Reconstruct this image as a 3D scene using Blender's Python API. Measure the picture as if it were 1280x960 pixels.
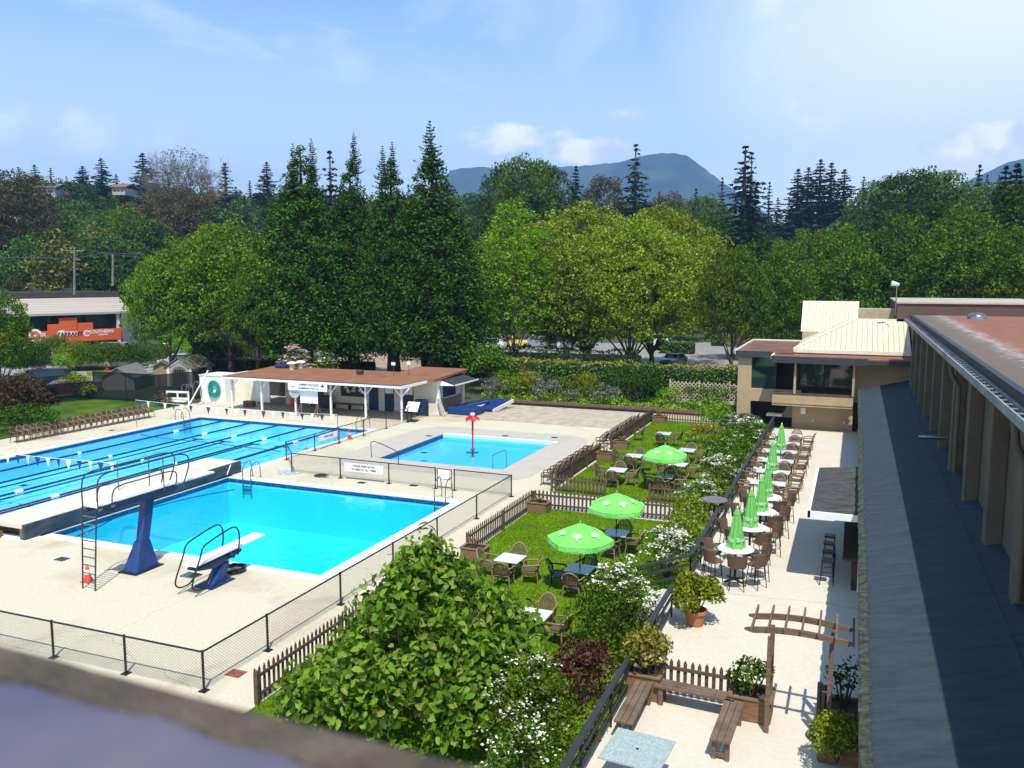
import bpy, bmesh, math, random
import numpy as np
from mathutils import Vector, Matrix

R = math.radians
for o in list(bpy.data.objects):
    bpy.data.objects.remove(o, do_unlink=True)
scene = bpy.context.scene
col = scene.collection

# ------------------------------------------------------------------ camera
CAMH = 10.0
FPX = 1058.0                      # focal length in pixels of the 1280 px wide photograph
yaw, pitch, roll = R(-22.057), R(7.183), R(0.042)
_f = Vector((math.sin(yaw)*math.cos(pitch), math.cos(yaw)*math.cos(pitch), -math.sin(pitch)))
_r = Vector((math.cos(yaw), -math.sin(yaw), 0)); _u = _r.cross(_f)
_r, _u = _r*math.cos(roll)+_u*math.sin(roll), -_r*math.sin(roll)+_u*math.cos(roll)
cam_d = bpy.data.cameras.new('camera'); cam = bpy.data.objects.new('camera', cam_d); col.objects.link(cam)
m = Matrix.Identity(4)
for i, v in enumerate((_r, _u, -_f)):
    for j in range(3): m[j][i] = v[j]
m[2][3] = CAMH
cam.matrix_world = m
cam_d.sensor_width = 36; cam_d.lens = 36*FPX/1280
cam_d.clip_start = 0.02; cam_d.clip_end = 12000
cam_d.dof.use_dof = True; cam_d.dof.focus_distance = 30; cam_d.dof.aperture_fstop = 29.756/3.6
scene.camera = cam

def ray(x, y): return _f + _r*((x-640)/FPX) - _u*((y-480)/FPX)
def P(x, y, z=0.0):               # ground-plane point seen at a pixel
    d = ray(x, y); t = (z-CAMH)/d.z; return Vector((d.x*t, d.y*t, z))
def PY(x, y, Y):                  # point on the plane y = Y
    d = ray(x, y); return Vector((d.x*Y/d.y, Y, CAMH+d.z*Y/d.y))
def PD(x, y, D):                  # point at horizontal distance D
    d = ray(x, y); h = math.hypot(d.x, d.y); return Vector((d.x*D/h, d.y*D/h, CAMH+d.z*D/h))

# ------------------------------------------------------------------ light
SUNV = Vector((0.26, -0.53, 1.0)).normalized()
sun_d = bpy.data.lights.new('sun', 'SUN'); sun = bpy.data.objects.new('sun', sun_d); col.objects.link(sun)
sun_d.energy = 4.3; sun_d.angle = R(0.5); sun_d.color = (1.0, 0.96, 0.88)
sun.rotation_euler = SUNV.to_track_quat('Z', 'Y').to_euler()
sun.location = (0, 0, 60)

w = bpy.data.worlds.new('World'); scene.world = w; w.use_nodes = True
nt = w.node_tree; nt.nodes.clear()
def N(nt, t, **k):
    n = nt.nodes.new(t)
    for a, b in k.items():
        if a == 'inp':
            for i, v in b.items(): n.inputs[i].default_value = v
        else: setattr(n, a, b)
    return n
L = lambda nt, a, b: nt.links.new(a, b)
out = N(nt, 'ShaderNodeOutputWorld'); bg = N(nt, 'ShaderNodeBackground'); bg.inputs[1].default_value = 0.15
sky = N(nt, 'ShaderNodeTexSky', sky_type='NISHITA', sun_disc=False, sun_elevation=math.asin(SUNV.z),
        sun_rotation=math.atan2(SUNV.x, SUNV.y), altitude=0.0, air_density=1.0, dust_density=0.6, ozone_density=2.2)
tc = N(nt, 'ShaderNodeTexCoord')
sep = N(nt, 'ShaderNodeSeparateXYZ'); L(nt, tc.outputs['Generated'], sep.inputs[0])
def math_(nt, op, a, b=None, c=None):
    n = N(nt, 'ShaderNodeMath', operation=op)
    for i, v in enumerate((a, b, c)):
        if v is None: continue
        if isinstance(v, (int, float)): n.inputs[i].default_value = v
        else: L(nt, v, n.inputs[i])
    return n.outputs[0]
# high cirrus: noise on a plane far above
zz = math_(nt, 'MAXIMUM', sep.outputs[2], 0.03)
px_ = math_(nt, 'DIVIDE', sep.outputs[0], zz); py_ = math_(nt, 'DIVIDE', sep.outputs[1], zz)
cmb = N(nt, 'ShaderNodeCombineXYZ'); L(nt, px_, cmb.inputs[0]); L(nt, py_, cmb.inputs[1])
mp = N(nt, 'ShaderNodeMapping'); mp.inputs['Rotation'].default_value = (0, 0, R(35)); mp.inputs['Scale'].default_value = (0.55, 0.22, 1)
L(nt, cmb.outputs[0], mp.inputs[0])
n1 = N(nt, 'ShaderNodeTexNoise'); n1.inputs['Scale'].default_value = 1.6; n1.inputs['Detail'].default_value = 9; n1.inputs['Roughness'].default_value = .62; n1.inputs['Distortion'].default_value = .7
L(nt, mp.outputs[0], n1.inputs[0])
r1 = N(nt, 'ShaderNodeMapRange', inp={1: .46, 2: .74, 3: 0, 4: .5}); L(nt, n1.outputs[0], r1.inputs[0])
# whiter veil towards the right-hand horizon
dotn = N(nt, 'ShaderNodeVectorMath', operation='DOT_PRODUCT'); L(nt, tc.outputs['Generated'], dotn.inputs[0])
dv = ray(1330, 240).normalized(); dotn.inputs[1].default_value = dv
rv = N(nt, 'ShaderNodeMapRange', interpolation_type='SMOOTHSTEP', inp={1: .86, 2: 1.0, 3: 0, 4: .8}); L(nt, dotn.outputs['Value'], rv.inputs[0])
hz = N(nt, 'ShaderNodeMapRange', interpolation_type='SMOOTHSTEP', inp={1: .0, 2: .36, 3: .75, 4: 0}); L(nt, sep.outputs[2], hz.inputs[0])
# cumulus banks low over the hills
def bank(x, y, wx, wy, thr, gain, seed):
    d = ray(x, y).normalized(); rt = Vector((d.y, -d.x, 0)).normalized(); up = rt.cross(d)
    a = N(nt, 'ShaderNodeVectorMath', operation='DOT_PRODUCT'); L(nt, tc.outputs['Generated'], a.inputs[0]); a.inputs[1].default_value = rt/(wx/FPX)
    b = N(nt, 'ShaderNodeVectorMath', operation='DOT_PRODUCT'); L(nt, tc.outputs['Generated'], b.inputs[0]); b.inputs[1].default_value = up/(wy/FPX)
    c = N(nt, 'ShaderNodeVectorMath', operation='DOT_PRODUCT'); L(nt, tc.outputs['Generated'], c.inputs[0]); c.inputs[1].default_value = d
    a2 = math_(nt, 'MULTIPLY', a.outputs['Value'], a.outputs['Value']); b2 = math_(nt, 'MULTIPLY', b.outputs['Value'], b.outputs['Value'])
    g = math_(nt, 'SUBTRACT', 1.0, math_(nt, 'ADD', a2, b2))
    g = math_(nt, 'MAXIMUM', g, -1.0)
    nn = N(nt, 'ShaderNodeTexNoise'); nn.inputs['Scale'].default_value = 17; nn.inputs['Detail'].default_value = 8; nn.inputs['Roughness'].default_value = .55
    m2 = N(nt, 'ShaderNodeMapping'); m2.inputs['Location'].default_value = (seed, seed*.7, 0); m2.inputs['Scale'].default_value = (1, 1, 1.8)
    L(nt, tc.outputs['Generated'], m2.inputs[0]); L(nt, m2.outputs[0], nn.inputs[0])
    s = math_(nt, 'ADD', math_(nt, 'MULTIPLY', g, .38), nn.outputs[0])
    rr = N(nt, 'ShaderNodeMapRange', interpolation_type='SMOOTHSTEP', inp={1: thr, 2: thr+(.2 if gain > .5 else .45), 3: 0, 4: gain}); L(nt, s, rr.inputs[0])
    front = math_(nt, 'GREATER_THAN', c.outputs['Value'], 0.0)
    return math_(nt, 'MULTIPLY', rr.outputs[0], front), b.outputs['Value']
cm = None
banks = [bank(640, 172, 95, 24, .64, .75, 1.3), bank(745, 187, 62, 22, .62, .8, 2.9), bank(778, 141, 34, 13, .68, .5, 4.4), bank(1235, 178, 85, 26, .62, .75, 6.1),
         bank(60, 165, 170, 34, .56, .42, 8.2), bank(405, 70, 100, 40, .62, .16, 9.7), bank(1010, 110, 45, 150, .56, .26, 3.3), bank(960, 50, 40, 100, .56, .22, 5.3)]
for b_, v_ in banks:
    cm = b_ if cm is None else math_(nt, 'MAXIMUM', cm, b_)
veil = math_(nt, 'MAXIMUM', math_(nt, 'MAXIMUM', r1.outputs[0], rv.outputs[0]), hz.outputs[0])
mx0 = N(nt, 'ShaderNodeMix', data_type='RGBA'); tint = N(nt, 'ShaderNodeMix', data_type='RGBA', blend_type='MULTIPLY')
tint.inputs[0].default_value = 1.0; tint.inputs[7].default_value = (.86, 1.06, 1.18, 1)
L(nt, sky.outputs[0], tint.inputs[6])
L(nt, veil, mx0.inputs[0]); L(nt, tint.outputs[2], mx0.inputs[6]); mx0.inputs[7].default_value = (8.0, 8.4, 9.2, 1)
mx1 = N(nt, 'ShaderNodeMix', data_type='RGBA'); L(nt, cm, mx1.inputs[0]); L(nt, mx0.outputs[2], mx1.inputs[6])
nb = N(nt, 'ShaderNodeTexNoise'); nb.inputs['Scale'].default_value = 26; nb.inputs['Detail'].default_value = 5; L(nt, tc.outputs['Generated'], nb.inputs[0])
cr = N(nt, 'ShaderNodeMix', data_type='RGBA'); cr.inputs[6].default_value = (6.4, 6.6, 7.6, 1); cr.inputs[7].default_value = (10.5, 10.2, 10.2, 1)
rb = N(nt, 'ShaderNodeMapRange', inp={1: .42, 2: .6, 3: 0, 4: 1}); L(nt, nb.outputs[0], rb.inputs[0]); L(nt, rb.outputs[0], cr.inputs[0])
L(nt, cr.outputs[2], mx1.inputs[7])
L(nt, mx1.outputs[2], bg.inputs[0]); L(nt, bg.outputs[0], out.inputs[0])

vs = scene.view_settings
vs.view_transform = 'Standard'; vs.look = 'None'; vs.gamma = 1; vs.use_curve_mapping = False; vs.exposure = 0.34
scene.render.engine = 'CYCLES'
scene.cycles.max_bounces = 8; scene.cycles.transparent_max_bounces = 24; scene.cycles.volume_bounces = 0
scene.cycles.diffuse_bounces = 3; scene.cycles.glossy_bounces = 3

# ------------------------------------------------------------------ helpers
def tag(o, label=None, cat=None, group=None, kind=None):
    if label: o['label'] = label
    if cat: o['category'] = cat
    if group: o['group'] = group
    if kind: o['kind'] = kind
    return o
def thing(name, label, cat, loc=(0, 0, 0), rz=0.0, group=None):
    o = bpy.data.objects.new(name, None); col.objects.link(o)
    o.empty_display_size = .2
    o.location = loc; o.rotation_euler = (0, 0, rz)
    return tag(o, label, cat, group)
def children(o, _c={}):
    return [c for c in bpy.data.objects if c.parent == o]
def copy_tree(o, loc, rz=0.0, label=None, group=None, scale=None):
    if '_kids' not in o: pass
    c = o.copy(); col.objects.link(c); c.location = loc; c.rotation_euler = (0, 0, rz)
    if label: c['label'] = label
    if group: c['group'] = group
    if scale: c.scale = scale
    def rec(src, dst):
        for ch in KIDS.get(src.name, ()):
            d = ch.copy(); col.objects.link(d); d.parent = dst; rec(ch, d)
            KIDS.setdefault(dst.name, []).append(d)
    rec(o, c)
    return c
KIDS = {}

class MB:
    """collects boxes, bars, tubes and sheets; build() links them as ONE mesh object"""
    def __init__(s): s.v = []; s.f = []; s.mi = []; s.k = 0
    def add(s, vs_, fs): 
        b = len(s.v); s.v += [Vector(v) for v in vs_]; s.f += [tuple(i+b for i in f) for f in fs]; s.mi += [s.k]*len(fs); return s
    def box(s, x0, x1, y0, y1, z0, z1):
        v = [(x, y, z) for z in (z0, z1) for y in (y0, y1) for x in (x0, x1)]
        return s.add(v, [(0, 2, 3, 1), (4, 5, 7, 6), (0, 1, 5, 4), (2, 6, 7, 3), (0, 4, 6, 2), (1, 3, 7, 5)])
    def cbox(s, c, size, rz=0.0, rx=0.0, ry=0.0):
        M = Matrix.Translation(c) @ Matrix.Rotation(rz, 4, 'Z') @ Matrix.Rotation(rx, 4, 'X') @ Matrix.Rotation(ry, 4, 'Y')
        h = [a/2 for a in size]
        v = [M @ Vector((x, y, z)) for z in (-h[2], h[2]) for y in (-h[1], h[1]) for x in (-h[0], h[0])]
        return s.add(v, [(0, 2, 3, 1), (4, 5, 7, 6), (0, 1, 5, 4), (2, 6, 7, 3), (0, 4, 6, 2), (1, 3, 7, 5)])
    def bar(s, a, b, w_, t):          # rectangular bar from a to b, w horizontal, t other
        a = Vector(a); b = Vector(b); d = (b-a).normalized()
        up = Vector((0, 0, 1)) if abs(d.z) < .95 else Vector((0, 1, 0))
        x = d.cross(up).normalized(); y = x.cross(d)
        v = [p + x*sx*w_/2 + y*sy*t/2 for p in (a, b) for sy in (-1, 1) for sx in (-1, 1)]
        return s.add(v, [(0, 2, 3, 1), (4, 5, 7, 6), (0, 1, 5, 4), (2, 6, 7, 3), (0, 4, 6, 2), (1, 3, 7, 5)])
    def tube(s, pts, r, n=8, r2=None, closed=False, caps=True):
        pts = [Vector(p) for p in pts]; m_ = len(pts); rs = r if isinstance(r, (list, tuple)) else [r+(((r2 if r2 is not None else r)-r)*i/max(1, m_-1)) for i in range(m_)]
        ref = None; rings = []
        for i, p in enumerate(pts):
            if closed: d = pts[(i+1) % m_]-pts[i-1]
            else: d = pts[min(i+1, m_-1)]-pts[max(i-1, 0)]
            if d.length < 1e-9: d = Vector((0, 0, 1))
            d.normalize()
            if ref is None:
                ref = Vector((1, 0, 0)) if abs(d.x) < .8 else Vector((0, 1, 0))
            x = (ref - d*ref.dot(d)); 
            if x.length < 1e-6: x = d.orthogonal()
            x.normalize(); ref = x; y = d.cross(x)
            rings.append([p + (x*math.cos(2*math.pi*k/n)+y*math.sin(2*math.pi*k/n))*rs[i] for k in range(n)])
        v = [q for rg in rings for q in rg]; f = []
        for i in range(m_ if closed else m_-1):
            j = (i+1) % m_
            for k in range(n): f.append((i*n+k, i*n+(k+1) % n, j*n+(k+1) % n, j*n+k))
        if caps and not closed:
            f.append(tuple(range(n-1, -1, -1))); f.append(tuple((m_-1)*n+k for k in range(n)))
        return s.add(v, f)
    def cyl(s, c, r, h, n=16, r2=None):
        return s.tube([c, (c[0], c[1], c[2]+h)], r, n, r2 if r2 is not None else r)
    def lathe(s, c, prof, n=20):      # prof: (r,z) pairs
        v = []; f = []
        for (r_, z) in prof:
            for k in range(n): a = 2*math.pi*k/n; v.append((c[0]+r_*math.cos(a), c[1]+r_*math.sin(a), c[2]+z))
        for i in range(len(prof)-1):
            for k in range(n): f.append((i*n+k, i*n+(k+1) % n, (i+1)*n+(k+1) % n, (i+1)*n+k))
        return s.add(v, f)
    def prism(s, poly, z0, z1):       # polygon in xy, CCW
        n = len(poly); v = [(p[0], p[1], z0) for p in poly]+[(p[0], p[1], z1) for p in poly]
        f = [tuple(range(n-1, -1, -1)), tuple(range(n, 2*n))]+[(i, (i+1) % n, n+(i+1) % n, n+i) for i in range(n)]
        return s.add(v, f)
    def extr(s, poly, d):             # polygon in 3-D pushed along d
        n = len(poly); d = Vector(d); poly = [Vector(p) for p in poly]
        v = poly+[p+d for p in poly]
        f = [tuple(range(n-1, -1, -1)), tuple(range(n, 2*n))]+[(i, (i+1) % n, n+(i+1) % n, n+i) for i in range(n)]
        return s.add(v, f)
    def quad(s, a, b, c, d): return s.add([a, b, c, d], [(0, 1, 2, 3)])
    def build(s, name, mat_, parent=None, loc=None, smooth=False, bevel=0, label=None):
        me = bpy.data.meshes.new(name)
        off = Vector((0, 0, 0)); Mi = None
        root = parent
        while root is not None and root.parent is not None: root = root.parent
        if root is not None and not s.__dict__.get('local'):
            Mi = (Matrix.Translation(root.location) @ Matrix.Rotation(root.rotation_euler.z, 4, 'Z')).inverted()
        vs_ = [Mi @ v for v in s.v] if Mi is not None else ([v-Vector(loc) for v in s.v] if loc is not None else s.v)
        me.from_pydata([tuple(v) for v in vs_], [], s.f)
        mats = mat_ if isinstance(mat_, (list, tuple)) else [mat_]
        for m_ in mats: me.materials.append(m_)
        if len(mats) > 1: me.polygons.foreach_set('material_index', s.mi)
        bm = bmesh.new(); bm.from_mesh(me); bmesh.ops.recalc_face_normals(bm, faces=bm.faces) if s.__dict__.get('fixn', True) else None
        if bevel:
            es = [e for e in bm.edges if len(e.link_faces) == 2 and e.calc_face_angle(0) > .6]
            bmesh.ops.bevel(bm, geom=es, offset=bevel, segments=1, affect='EDGES', clamp_overlap=True)
        bm.to_mesh(me); bm.free()
        if smooth: me.polygons.foreach_set('use_smooth', [True]*len(me.polygons))
        me.update()
        o = bpy.data.objects.new(name, me); col.objects.link(o)
        if loc is not None: o.location = loc
        if parent is not None:
            o.parent = parent; KIDS.setdefault(parent.name, []).append(o)
        if label: o['label'] = label
        return o
def LMB():
    b = MB(); b.local = True; return b

def npmesh(name, verts, loops_per, faces, mats, smooth=False):
    """fast mesh: verts (N,3), faces flat index array with fixed polygon size"""
    me = bpy.data.meshes.new(name)
    me.vertices.add(len(verts)); me.vertices.foreach_set('co', np.asarray(verts, np.float32).ravel())
    nf = len(faces)//loops_per
    me.loops.add(len(faces)); me.loops.foreach_set('vertex_index', np.asarray(faces, np.int32))
    me.polygons.add(nf); me.polygons.foreach_set('loop_start', np.arange(0, nf*loops_per, loops_per, dtype=np.int32))
    me.polygons.foreach_set('loop_total', np.full(nf, loops_per, np.int32))
    for m_ in mats: me.materials.append(m_)
    me.update(calc_edges=True); me.validate()
    if smooth: me.polygons.foreach_set('use_smooth', [True]*nf)
    return me
def link(name, me, parent=None, loc=None, rz=0, scale=None):
    o = bpy.data.objects.new(name, me); col.objects.link(o)
    if parent is not None: o.parent = parent; KIDS.setdefault(parent.name, []).append(o)
    if loc is not None: o.location = loc
    if rz: o.rotation_euler = (0, 0, rz)
    if scale: o.scale = scale
    return o

# ------------------------------------------------------------------ materials
def newmat(name):
    m_ = bpy.data.materials.new(name); m_.use_nodes = True; t = m_.node_tree; t.nodes.clear()
    return m_, t
def pmat(name, c, rough=.7, var=.12, scale=3.0, bump=0.0, bscale=40., metal=0., spec=.4, c2=None, stretch=(1, 1, 1), detail=4, coat=0., mid=.5):
    m_, t = newmat(name)
    o = N(t, 'ShaderNodeOutputMaterial'); b = N(t, 'ShaderNodeBsdfPrincipled')
    b.inputs['Roughness'].default_value = rough; b.inputs['Metallic'].default_value = metal; b.inputs['Specular IOR Level'].default_value = spec
    b.inputs['Coat Weight'].default_value = coat
    g = N(t, 'ShaderNodeTexCoord'); mp_ = N(t, 'ShaderNodeMapping'); mp_.inputs['Scale'].default_value = stretch; L(t, g.outputs['Object'], mp_.inputs[0])
    n = N(t, 'ShaderNodeTexNoise'); n.inputs['Scale'].default_value = scale; n.inputs['Detail'].default_value = detail; n.inputs['Roughness'].default_value = .6; L(t, mp_.outputs[0], n.inputs[0])
    cr_ = N(t, 'ShaderNodeValToRGB'); L(t, n.outputs[0], cr_.inputs[0])
    ca = tuple(x*(1-var) for x in c); cb = tuple(min(1, x*(1+var)) for x in c) if c2 is None else c2
    cr_.color_ramp.elements[0].position = mid-.15; cr_.color_ramp.elements[1].position = mid+.15
    cr_.color_ramp.elements[0].color = (*ca, 1); cr_.color_ramp.elements[1].color = (*cb, 1)
    L(t, cr_.outputs[0], b.inputs['Base Color'])
    if bump:
        n2 = N(t, 'ShaderNodeTexNoise'); n2.inputs['Scale'].default_value = bscale; n2.inputs['Detail'].default_value = 3; L(t, mp_.outputs[0], n2.inputs[0])
        bp = N(t, 'ShaderNodeBump'); bp.inputs['Strength'].default_value = bump; bp.inputs['Distance'].default_value = .02; L(t, n2.outputs[0], bp.inputs['Height']); L(t, bp.outputs[0], b.inputs['Normal'])
    L(t, b.outputs[0], o.inputs[0])
    return m_
def leafmat(name, cols, trans=.3, rough=.5, gloss=.012):
    """colour differs from leaf to leaf (random per island); part of the light shines through"""
    m_, t = newmat(name)
    o = N(t, 'ShaderNodeOutputMaterial'); g = N(t, 'ShaderNodeNewGeometry'); r_ = N(t, 'ShaderNodeValToRGB')
    L(t, g.outputs['Random Per Island'], r_.inputs[0])
    e = r_.color_ramp.elements; n = len(cols)
    e[0].position = 0; e[0].color = (*cols[0], 1); e[1].position = 1; e[1].color = (*cols[-1], 1)
    for i in range(1, n-1):
        q = e.new(i/(n-1)); q.color = (*cols[i], 1)
    oi = N(t, 'ShaderNodeObjectInfo'); hs = N(t, 'ShaderNodeHueSaturation')
    v1 = N(t, 'ShaderNodeMapRange', inp={1: 0, 2: 1, 3: .8, 4: 1.22}); L(t, oi.outputs['Random'], v1.inputs[0]); L(t, v1.outputs[0], hs.inputs['Value'])
    v2 = N(t, 'ShaderNodeMapRange', inp={1: 0, 2: 1, 3: .485, 4: .515}); L(t, oi.outputs['Random'], v2.inputs[0]); L(t, v2.outputs[0], hs.inputs['Hue'])
    for i, q in enumerate(e):
        k_ = .42+1.15*(i/(len(e)-1)); q.color = (q.color[0]*k_, q.color[1]*k_, q.color[2]*k_, 1)  # wider dark-to-bright leaf tones stand in for shaded gaps between leaf bunches
    L(t, r_.outputs[0], hs.inputs['Color'])
    d = N(t, 'ShaderNodeBsdfDiffuse'); tr = N(t, 'ShaderNodeBsdfTranslucent'); mx = N(t, 'ShaderNodeMixShader'); mx.inputs[0].default_value = trans
    gl = N(t, 'ShaderNodeBsdfGlossy'); gl.inputs['Roughness'].default_value = rough; gl.inputs[0].default_value = (.8, .85, .8, 1)
    m2 = N(t, 'ShaderNodeMixShader'); fr = N(t, 'ShaderNodeFresnel'); fr.inputs[0].default_value = 1.35
    L(t, hs.outputs[0], d.inputs[0]); L(t, hs.outputs[0], tr.inputs[0]); L(t, d.outputs[0], mx.inputs[1]); L(t, tr.outputs[0], mx.inputs[2])
    mm = math_(t, 'MULTIPLY', math_(t, 'MINIMUM', fr.outputs[0], .12), gloss*5)
    L(t, mm, m2.inputs[0]); L(t, mx.outputs[0], m2.inputs[1]); L(t, gl.outputs[0], m2.inputs[2]); L(t, m2.outputs[0], o.inputs[0])
    return m_
def glassmat(name, c=(.02, .03, .03), rough=.04, trans=0.0):
    m_, t = newmat(name)
    o = N(t, 'ShaderNodeOutputMaterial'); b = N(t, 'ShaderNodeBsdfPrincipled'); b.inputs['Base Color'].default_value = (*c, 1)
    b.inputs['Roughness'].default_value = rough; b.inputs['Specular IOR Level'].default_value = .9
    b.inputs['Transmission Weight'].default_value = trans
    L(t, b.outputs[0], o.inputs[0]); return m_
def screenmat(name, c, dens):
    m_, t = newmat(name)
    o = N(t, 'ShaderNodeOutputMaterial'); d = N(t, 'ShaderNodeBsdfDiffuse'); d.inputs[0].default_value = (*c, 1); tr = N(t, 'ShaderNodeBsdfTransparent'); mx = N(t, 'ShaderNodeMixShader')
    mx.inputs[0].default_value = dens; L(t, tr.outputs[0], mx.inputs[1]); L(t, d.outputs[0], mx.inputs[2]); L(t, mx.outputs[0], o.inputs[0]); return m_
def watermat(name, tintc, bumps=.12):
    m_, t = newmat(name)
    o = N(t, 'ShaderNodeOutputMaterial'); tr = N(t, 'ShaderNodeBsdfTransparent'); tr.inputs[0].default_value = (*tintc, 1)
    gl = N(t, 'ShaderNodeBsdfGlossy'); gl.inputs['Roughness'].default_value = .03; fr = N(t, 'ShaderNodeFresnel'); fr.inputs[0].default_value = 1.33
    g = N(t, 'ShaderNodeTexCoord'); n = N(t, 'ShaderNodeTexNoise'); n.inputs['Scale'].default_value = 2.2; n.inputs['Detail'].default_value = 5; n.inputs['Distortion'].default_value = .6
    L(t, g.outputs['Object'], n.inputs[0]); bp = N(t, 'ShaderNodeBump'); bp.inputs['Strength'].default_value = bumps; bp.inputs['Distance'].default_value = .08
    L(t, n.outputs[0], bp.inputs['Height']); L(t, bp.outputs[0], gl.inputs['Normal']); L(t, bp.outputs[0], fr.inputs['Normal'])
    mx = N(t, 'ShaderNodeMixShader'); L(t, math_(t, 'MULTIPLY', fr.outputs[0], .8), mx.inputs[0]); L(t, tr.outputs[0], mx.inputs[1]); L(t, gl.outputs[0], mx.inputs[2]); L(t, mx.outputs[0], o.inputs[0])
    return m_
def brickmat(name, c1, c2, mort, sx, sy, rough=.8, offset=.5, msize=.02, axis='XZ', bump=.3):
    m_, t = newmat(name)
    o = N(t, 'ShaderNodeOutputMaterial'); b = N(t, 'ShaderNodeBsdfPrincipled'); b.inputs['Roughness'].default_value = rough
    g = N(t, 'ShaderNodeTexCoord'); s_ = N(t, 'ShaderNodeSeparateXYZ'); c_ = N(t, 'ShaderNodeCombineXYZ'); L(t, g.outputs['Object'], s_.inputs[0])
    ix = 'XYZ'.index(axis[0]); iy = 'XYZ'.index(axis[1]); L(t, s_.outputs[ix], c_.inputs[0]); L(t, s_.outputs[iy], c_.inputs[1])
    k = N(t, 'ShaderNodeTexBrick'); k.offset = offset; k.inputs['Color1'].default_value = (*c1, 1); k.inputs['Color2'].default_value = (*c2, 1); k.inputs['Mortar'].default_value = (*mort, 1)
    k.inputs['Scale'].default_value = 1; k.inputs['Brick Width'].default_value = sx; k.inputs['Row Height'].default_value = sy; k.inputs['Mortar Size'].default_value = msize
    L(t, c_.outputs[0], k.inputs[0]); L(t, k.outputs[0], b.inputs['Base Color'])
    bp = N(t, 'ShaderNodeBump'); bp.inputs['Strength'].default_value = bump; bp.inputs['Distance'].default_value = .02; bp.invert = True; L(t, k.outputs['Fac'], bp.inputs['Height']); L(t, bp.outputs[0], b.inputs['Normal'])
    L(t, b.outputs[0], o.inputs[0]); return m_
def concretemat(name, c, stain, s1=.35, s2=.08, seed=0., amt=.5, joints=0):
    """pale slab with large soft stains, streaks and fine grain"""
    m_, t = newmat(name)
    o = N(t, 'ShaderNodeOutputMaterial'); b = N(t, 'ShaderNodeBsdfPrincipled'); b.inputs['Roughness'].default_value = .85; b.inputs['Specular IOR Level'].default_value = .25
    g = N(t, 'ShaderNodeTexCoord'); mp_ = N(t, 'ShaderNodeMapping'); mp_.inputs['Location'].default_value = (seed, seed, 0); L(t, g.outputs['Object'], mp_.inputs[0])
    n = N(t, 'ShaderNodeTexNoise'); n.inputs['Scale'].default_value = s1; n.inputs['Detail'].default_value = 8; n.inputs['Roughness'].default_value = .62; n.inputs['Distortion'].default_value = .8; L(t, mp_.outputs[0], n.inputs[0])
    r1_ = N(t, 'ShaderNodeMapRange', inp={1: .5, 2: .75, 3: 0, 4: amt}); L(t, n.outputs[0], r1_.inputs[0])
    n2 = N(t, 'ShaderNodeTexNoise'); n2.inputs['Scale'].default_value = 9; n2.inputs['Detail'].default_value = 6; n2.inputs['Roughness'].default_value = .7; L(t, mp_.outputs[0], n2.inputs[0])
    r2_ = N(t, 'ShaderNodeMapRange', inp={1: .35, 2: .65, 3: .93, 4: 1.05}); L(t, n2.outputs[0], r2_.inputs[0])
    mx = N(t, 'ShaderNodeMix', data_type='RGBA'); L(t, r1_.outputs[0], mx.inputs[0]); mx.inputs[6].default_value = (*c, 1); mx.inputs[7].default_value = (*stain, 1)
    ml = N(t, 'ShaderNodeMix', data_type='RGBA', blend_type='MULTIPLY'); ml.inputs[0].default_value = 1; L(t, mx.outputs[2], ml.inputs[6]); L(t, r2_.outputs[0], ml.inputs[7])
    # cracks
    vo = N(t, 'ShaderNodeTexVoronoi', feature='DISTANCE_TO_EDGE'); vo.inputs['Scale'].default_value = s2
    ds = N(t, 'ShaderNodeVectorMath', operation='ADD'); n3 = N(t, 'ShaderNodeTexNoise'); n3.inputs['Scale'].default_value = .7; n3.inputs['Detail'].default_value = 6; L(t, mp_.outputs[0], n3.inputs[0])
    L(t, mp_.outputs[0], ds.inputs[0]); L(t, n3.outputs['Color'], ds.inputs[1]); L(t, ds.outputs[0], vo.inputs[0])
    rc = N(t, 'ShaderNodeMapRange', inp={1: 0, 2: .0022, 3: .72, 4: 1}); L(t, vo.outputs[0], rc.inputs[0])
    m3 = N(t, 'ShaderNodeMix', data_type='RGBA', blend_type='MULTIPLY'); m3.inputs[0].default_value = 1; L(t, ml.outputs[2], m3.inputs[6]); L(t, rc.outputs[0], m3.inputs[7])
    L(t, m3.outputs[2], b.inputs['Base Color']); L(t, b.outputs[0], o.inputs[0])
    bp = N(t, 'ShaderNodeBump'); bp.inputs['Strength'].default_value = .15; bp.inputs['Distance'].default_value = .01; L(t, n2.outputs[0], bp.inputs['Height']); L(t, bp.outputs[0], b.inputs['Normal'])
    return m_

M = {}
M['sidegrass'] = pmat('sidegrass', (.045, .10, .010), .95, .35, .5, .9, 30, c2=(.09, .155, .018), detail=10, spec=.05)
M['deck'] = concretemat('deck', (.56, .50, .36), (.34, .275, .165), .26, .09, 3., .75)
M['patio'] = concretemat('patio', (.60, .54, .43), (.47, .39, .26), .3, .05, 9., .35)
M['path'] = concretemat('path', (.48, .44, .37), (.36, .32, .26), .6, .2, 5., .4)
M['surround'] = concretemat('surround', (.46, .41, .335), (.34, .30, .235), .6, .12, 7., .5)
M['coping'] = pmat('coping', (.78, .77, .73), .6, .05, 5)
M['asphalt'] = pmat('asphalt', (.09, .085, .08), .9, .15, .8, .3, 60)
M['road'] = pmat('road', (.26, .245, .22), .9, .1, .5, .3, 60)
M['gravel'] = pmat('gravel', (.42, .35, .255), .95, .2, 1.5, .8, 25, detail=8)
M['soil'] = pmat('soil', (.06, .045, .03), .95, .3, 3., .8, 20)
M['grass'] = pmat('grass', (.085, .18, .006), .95, .35, .9, .9, 30, c2=(.15, .25, .010), spec=.05, detail=10)
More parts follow.
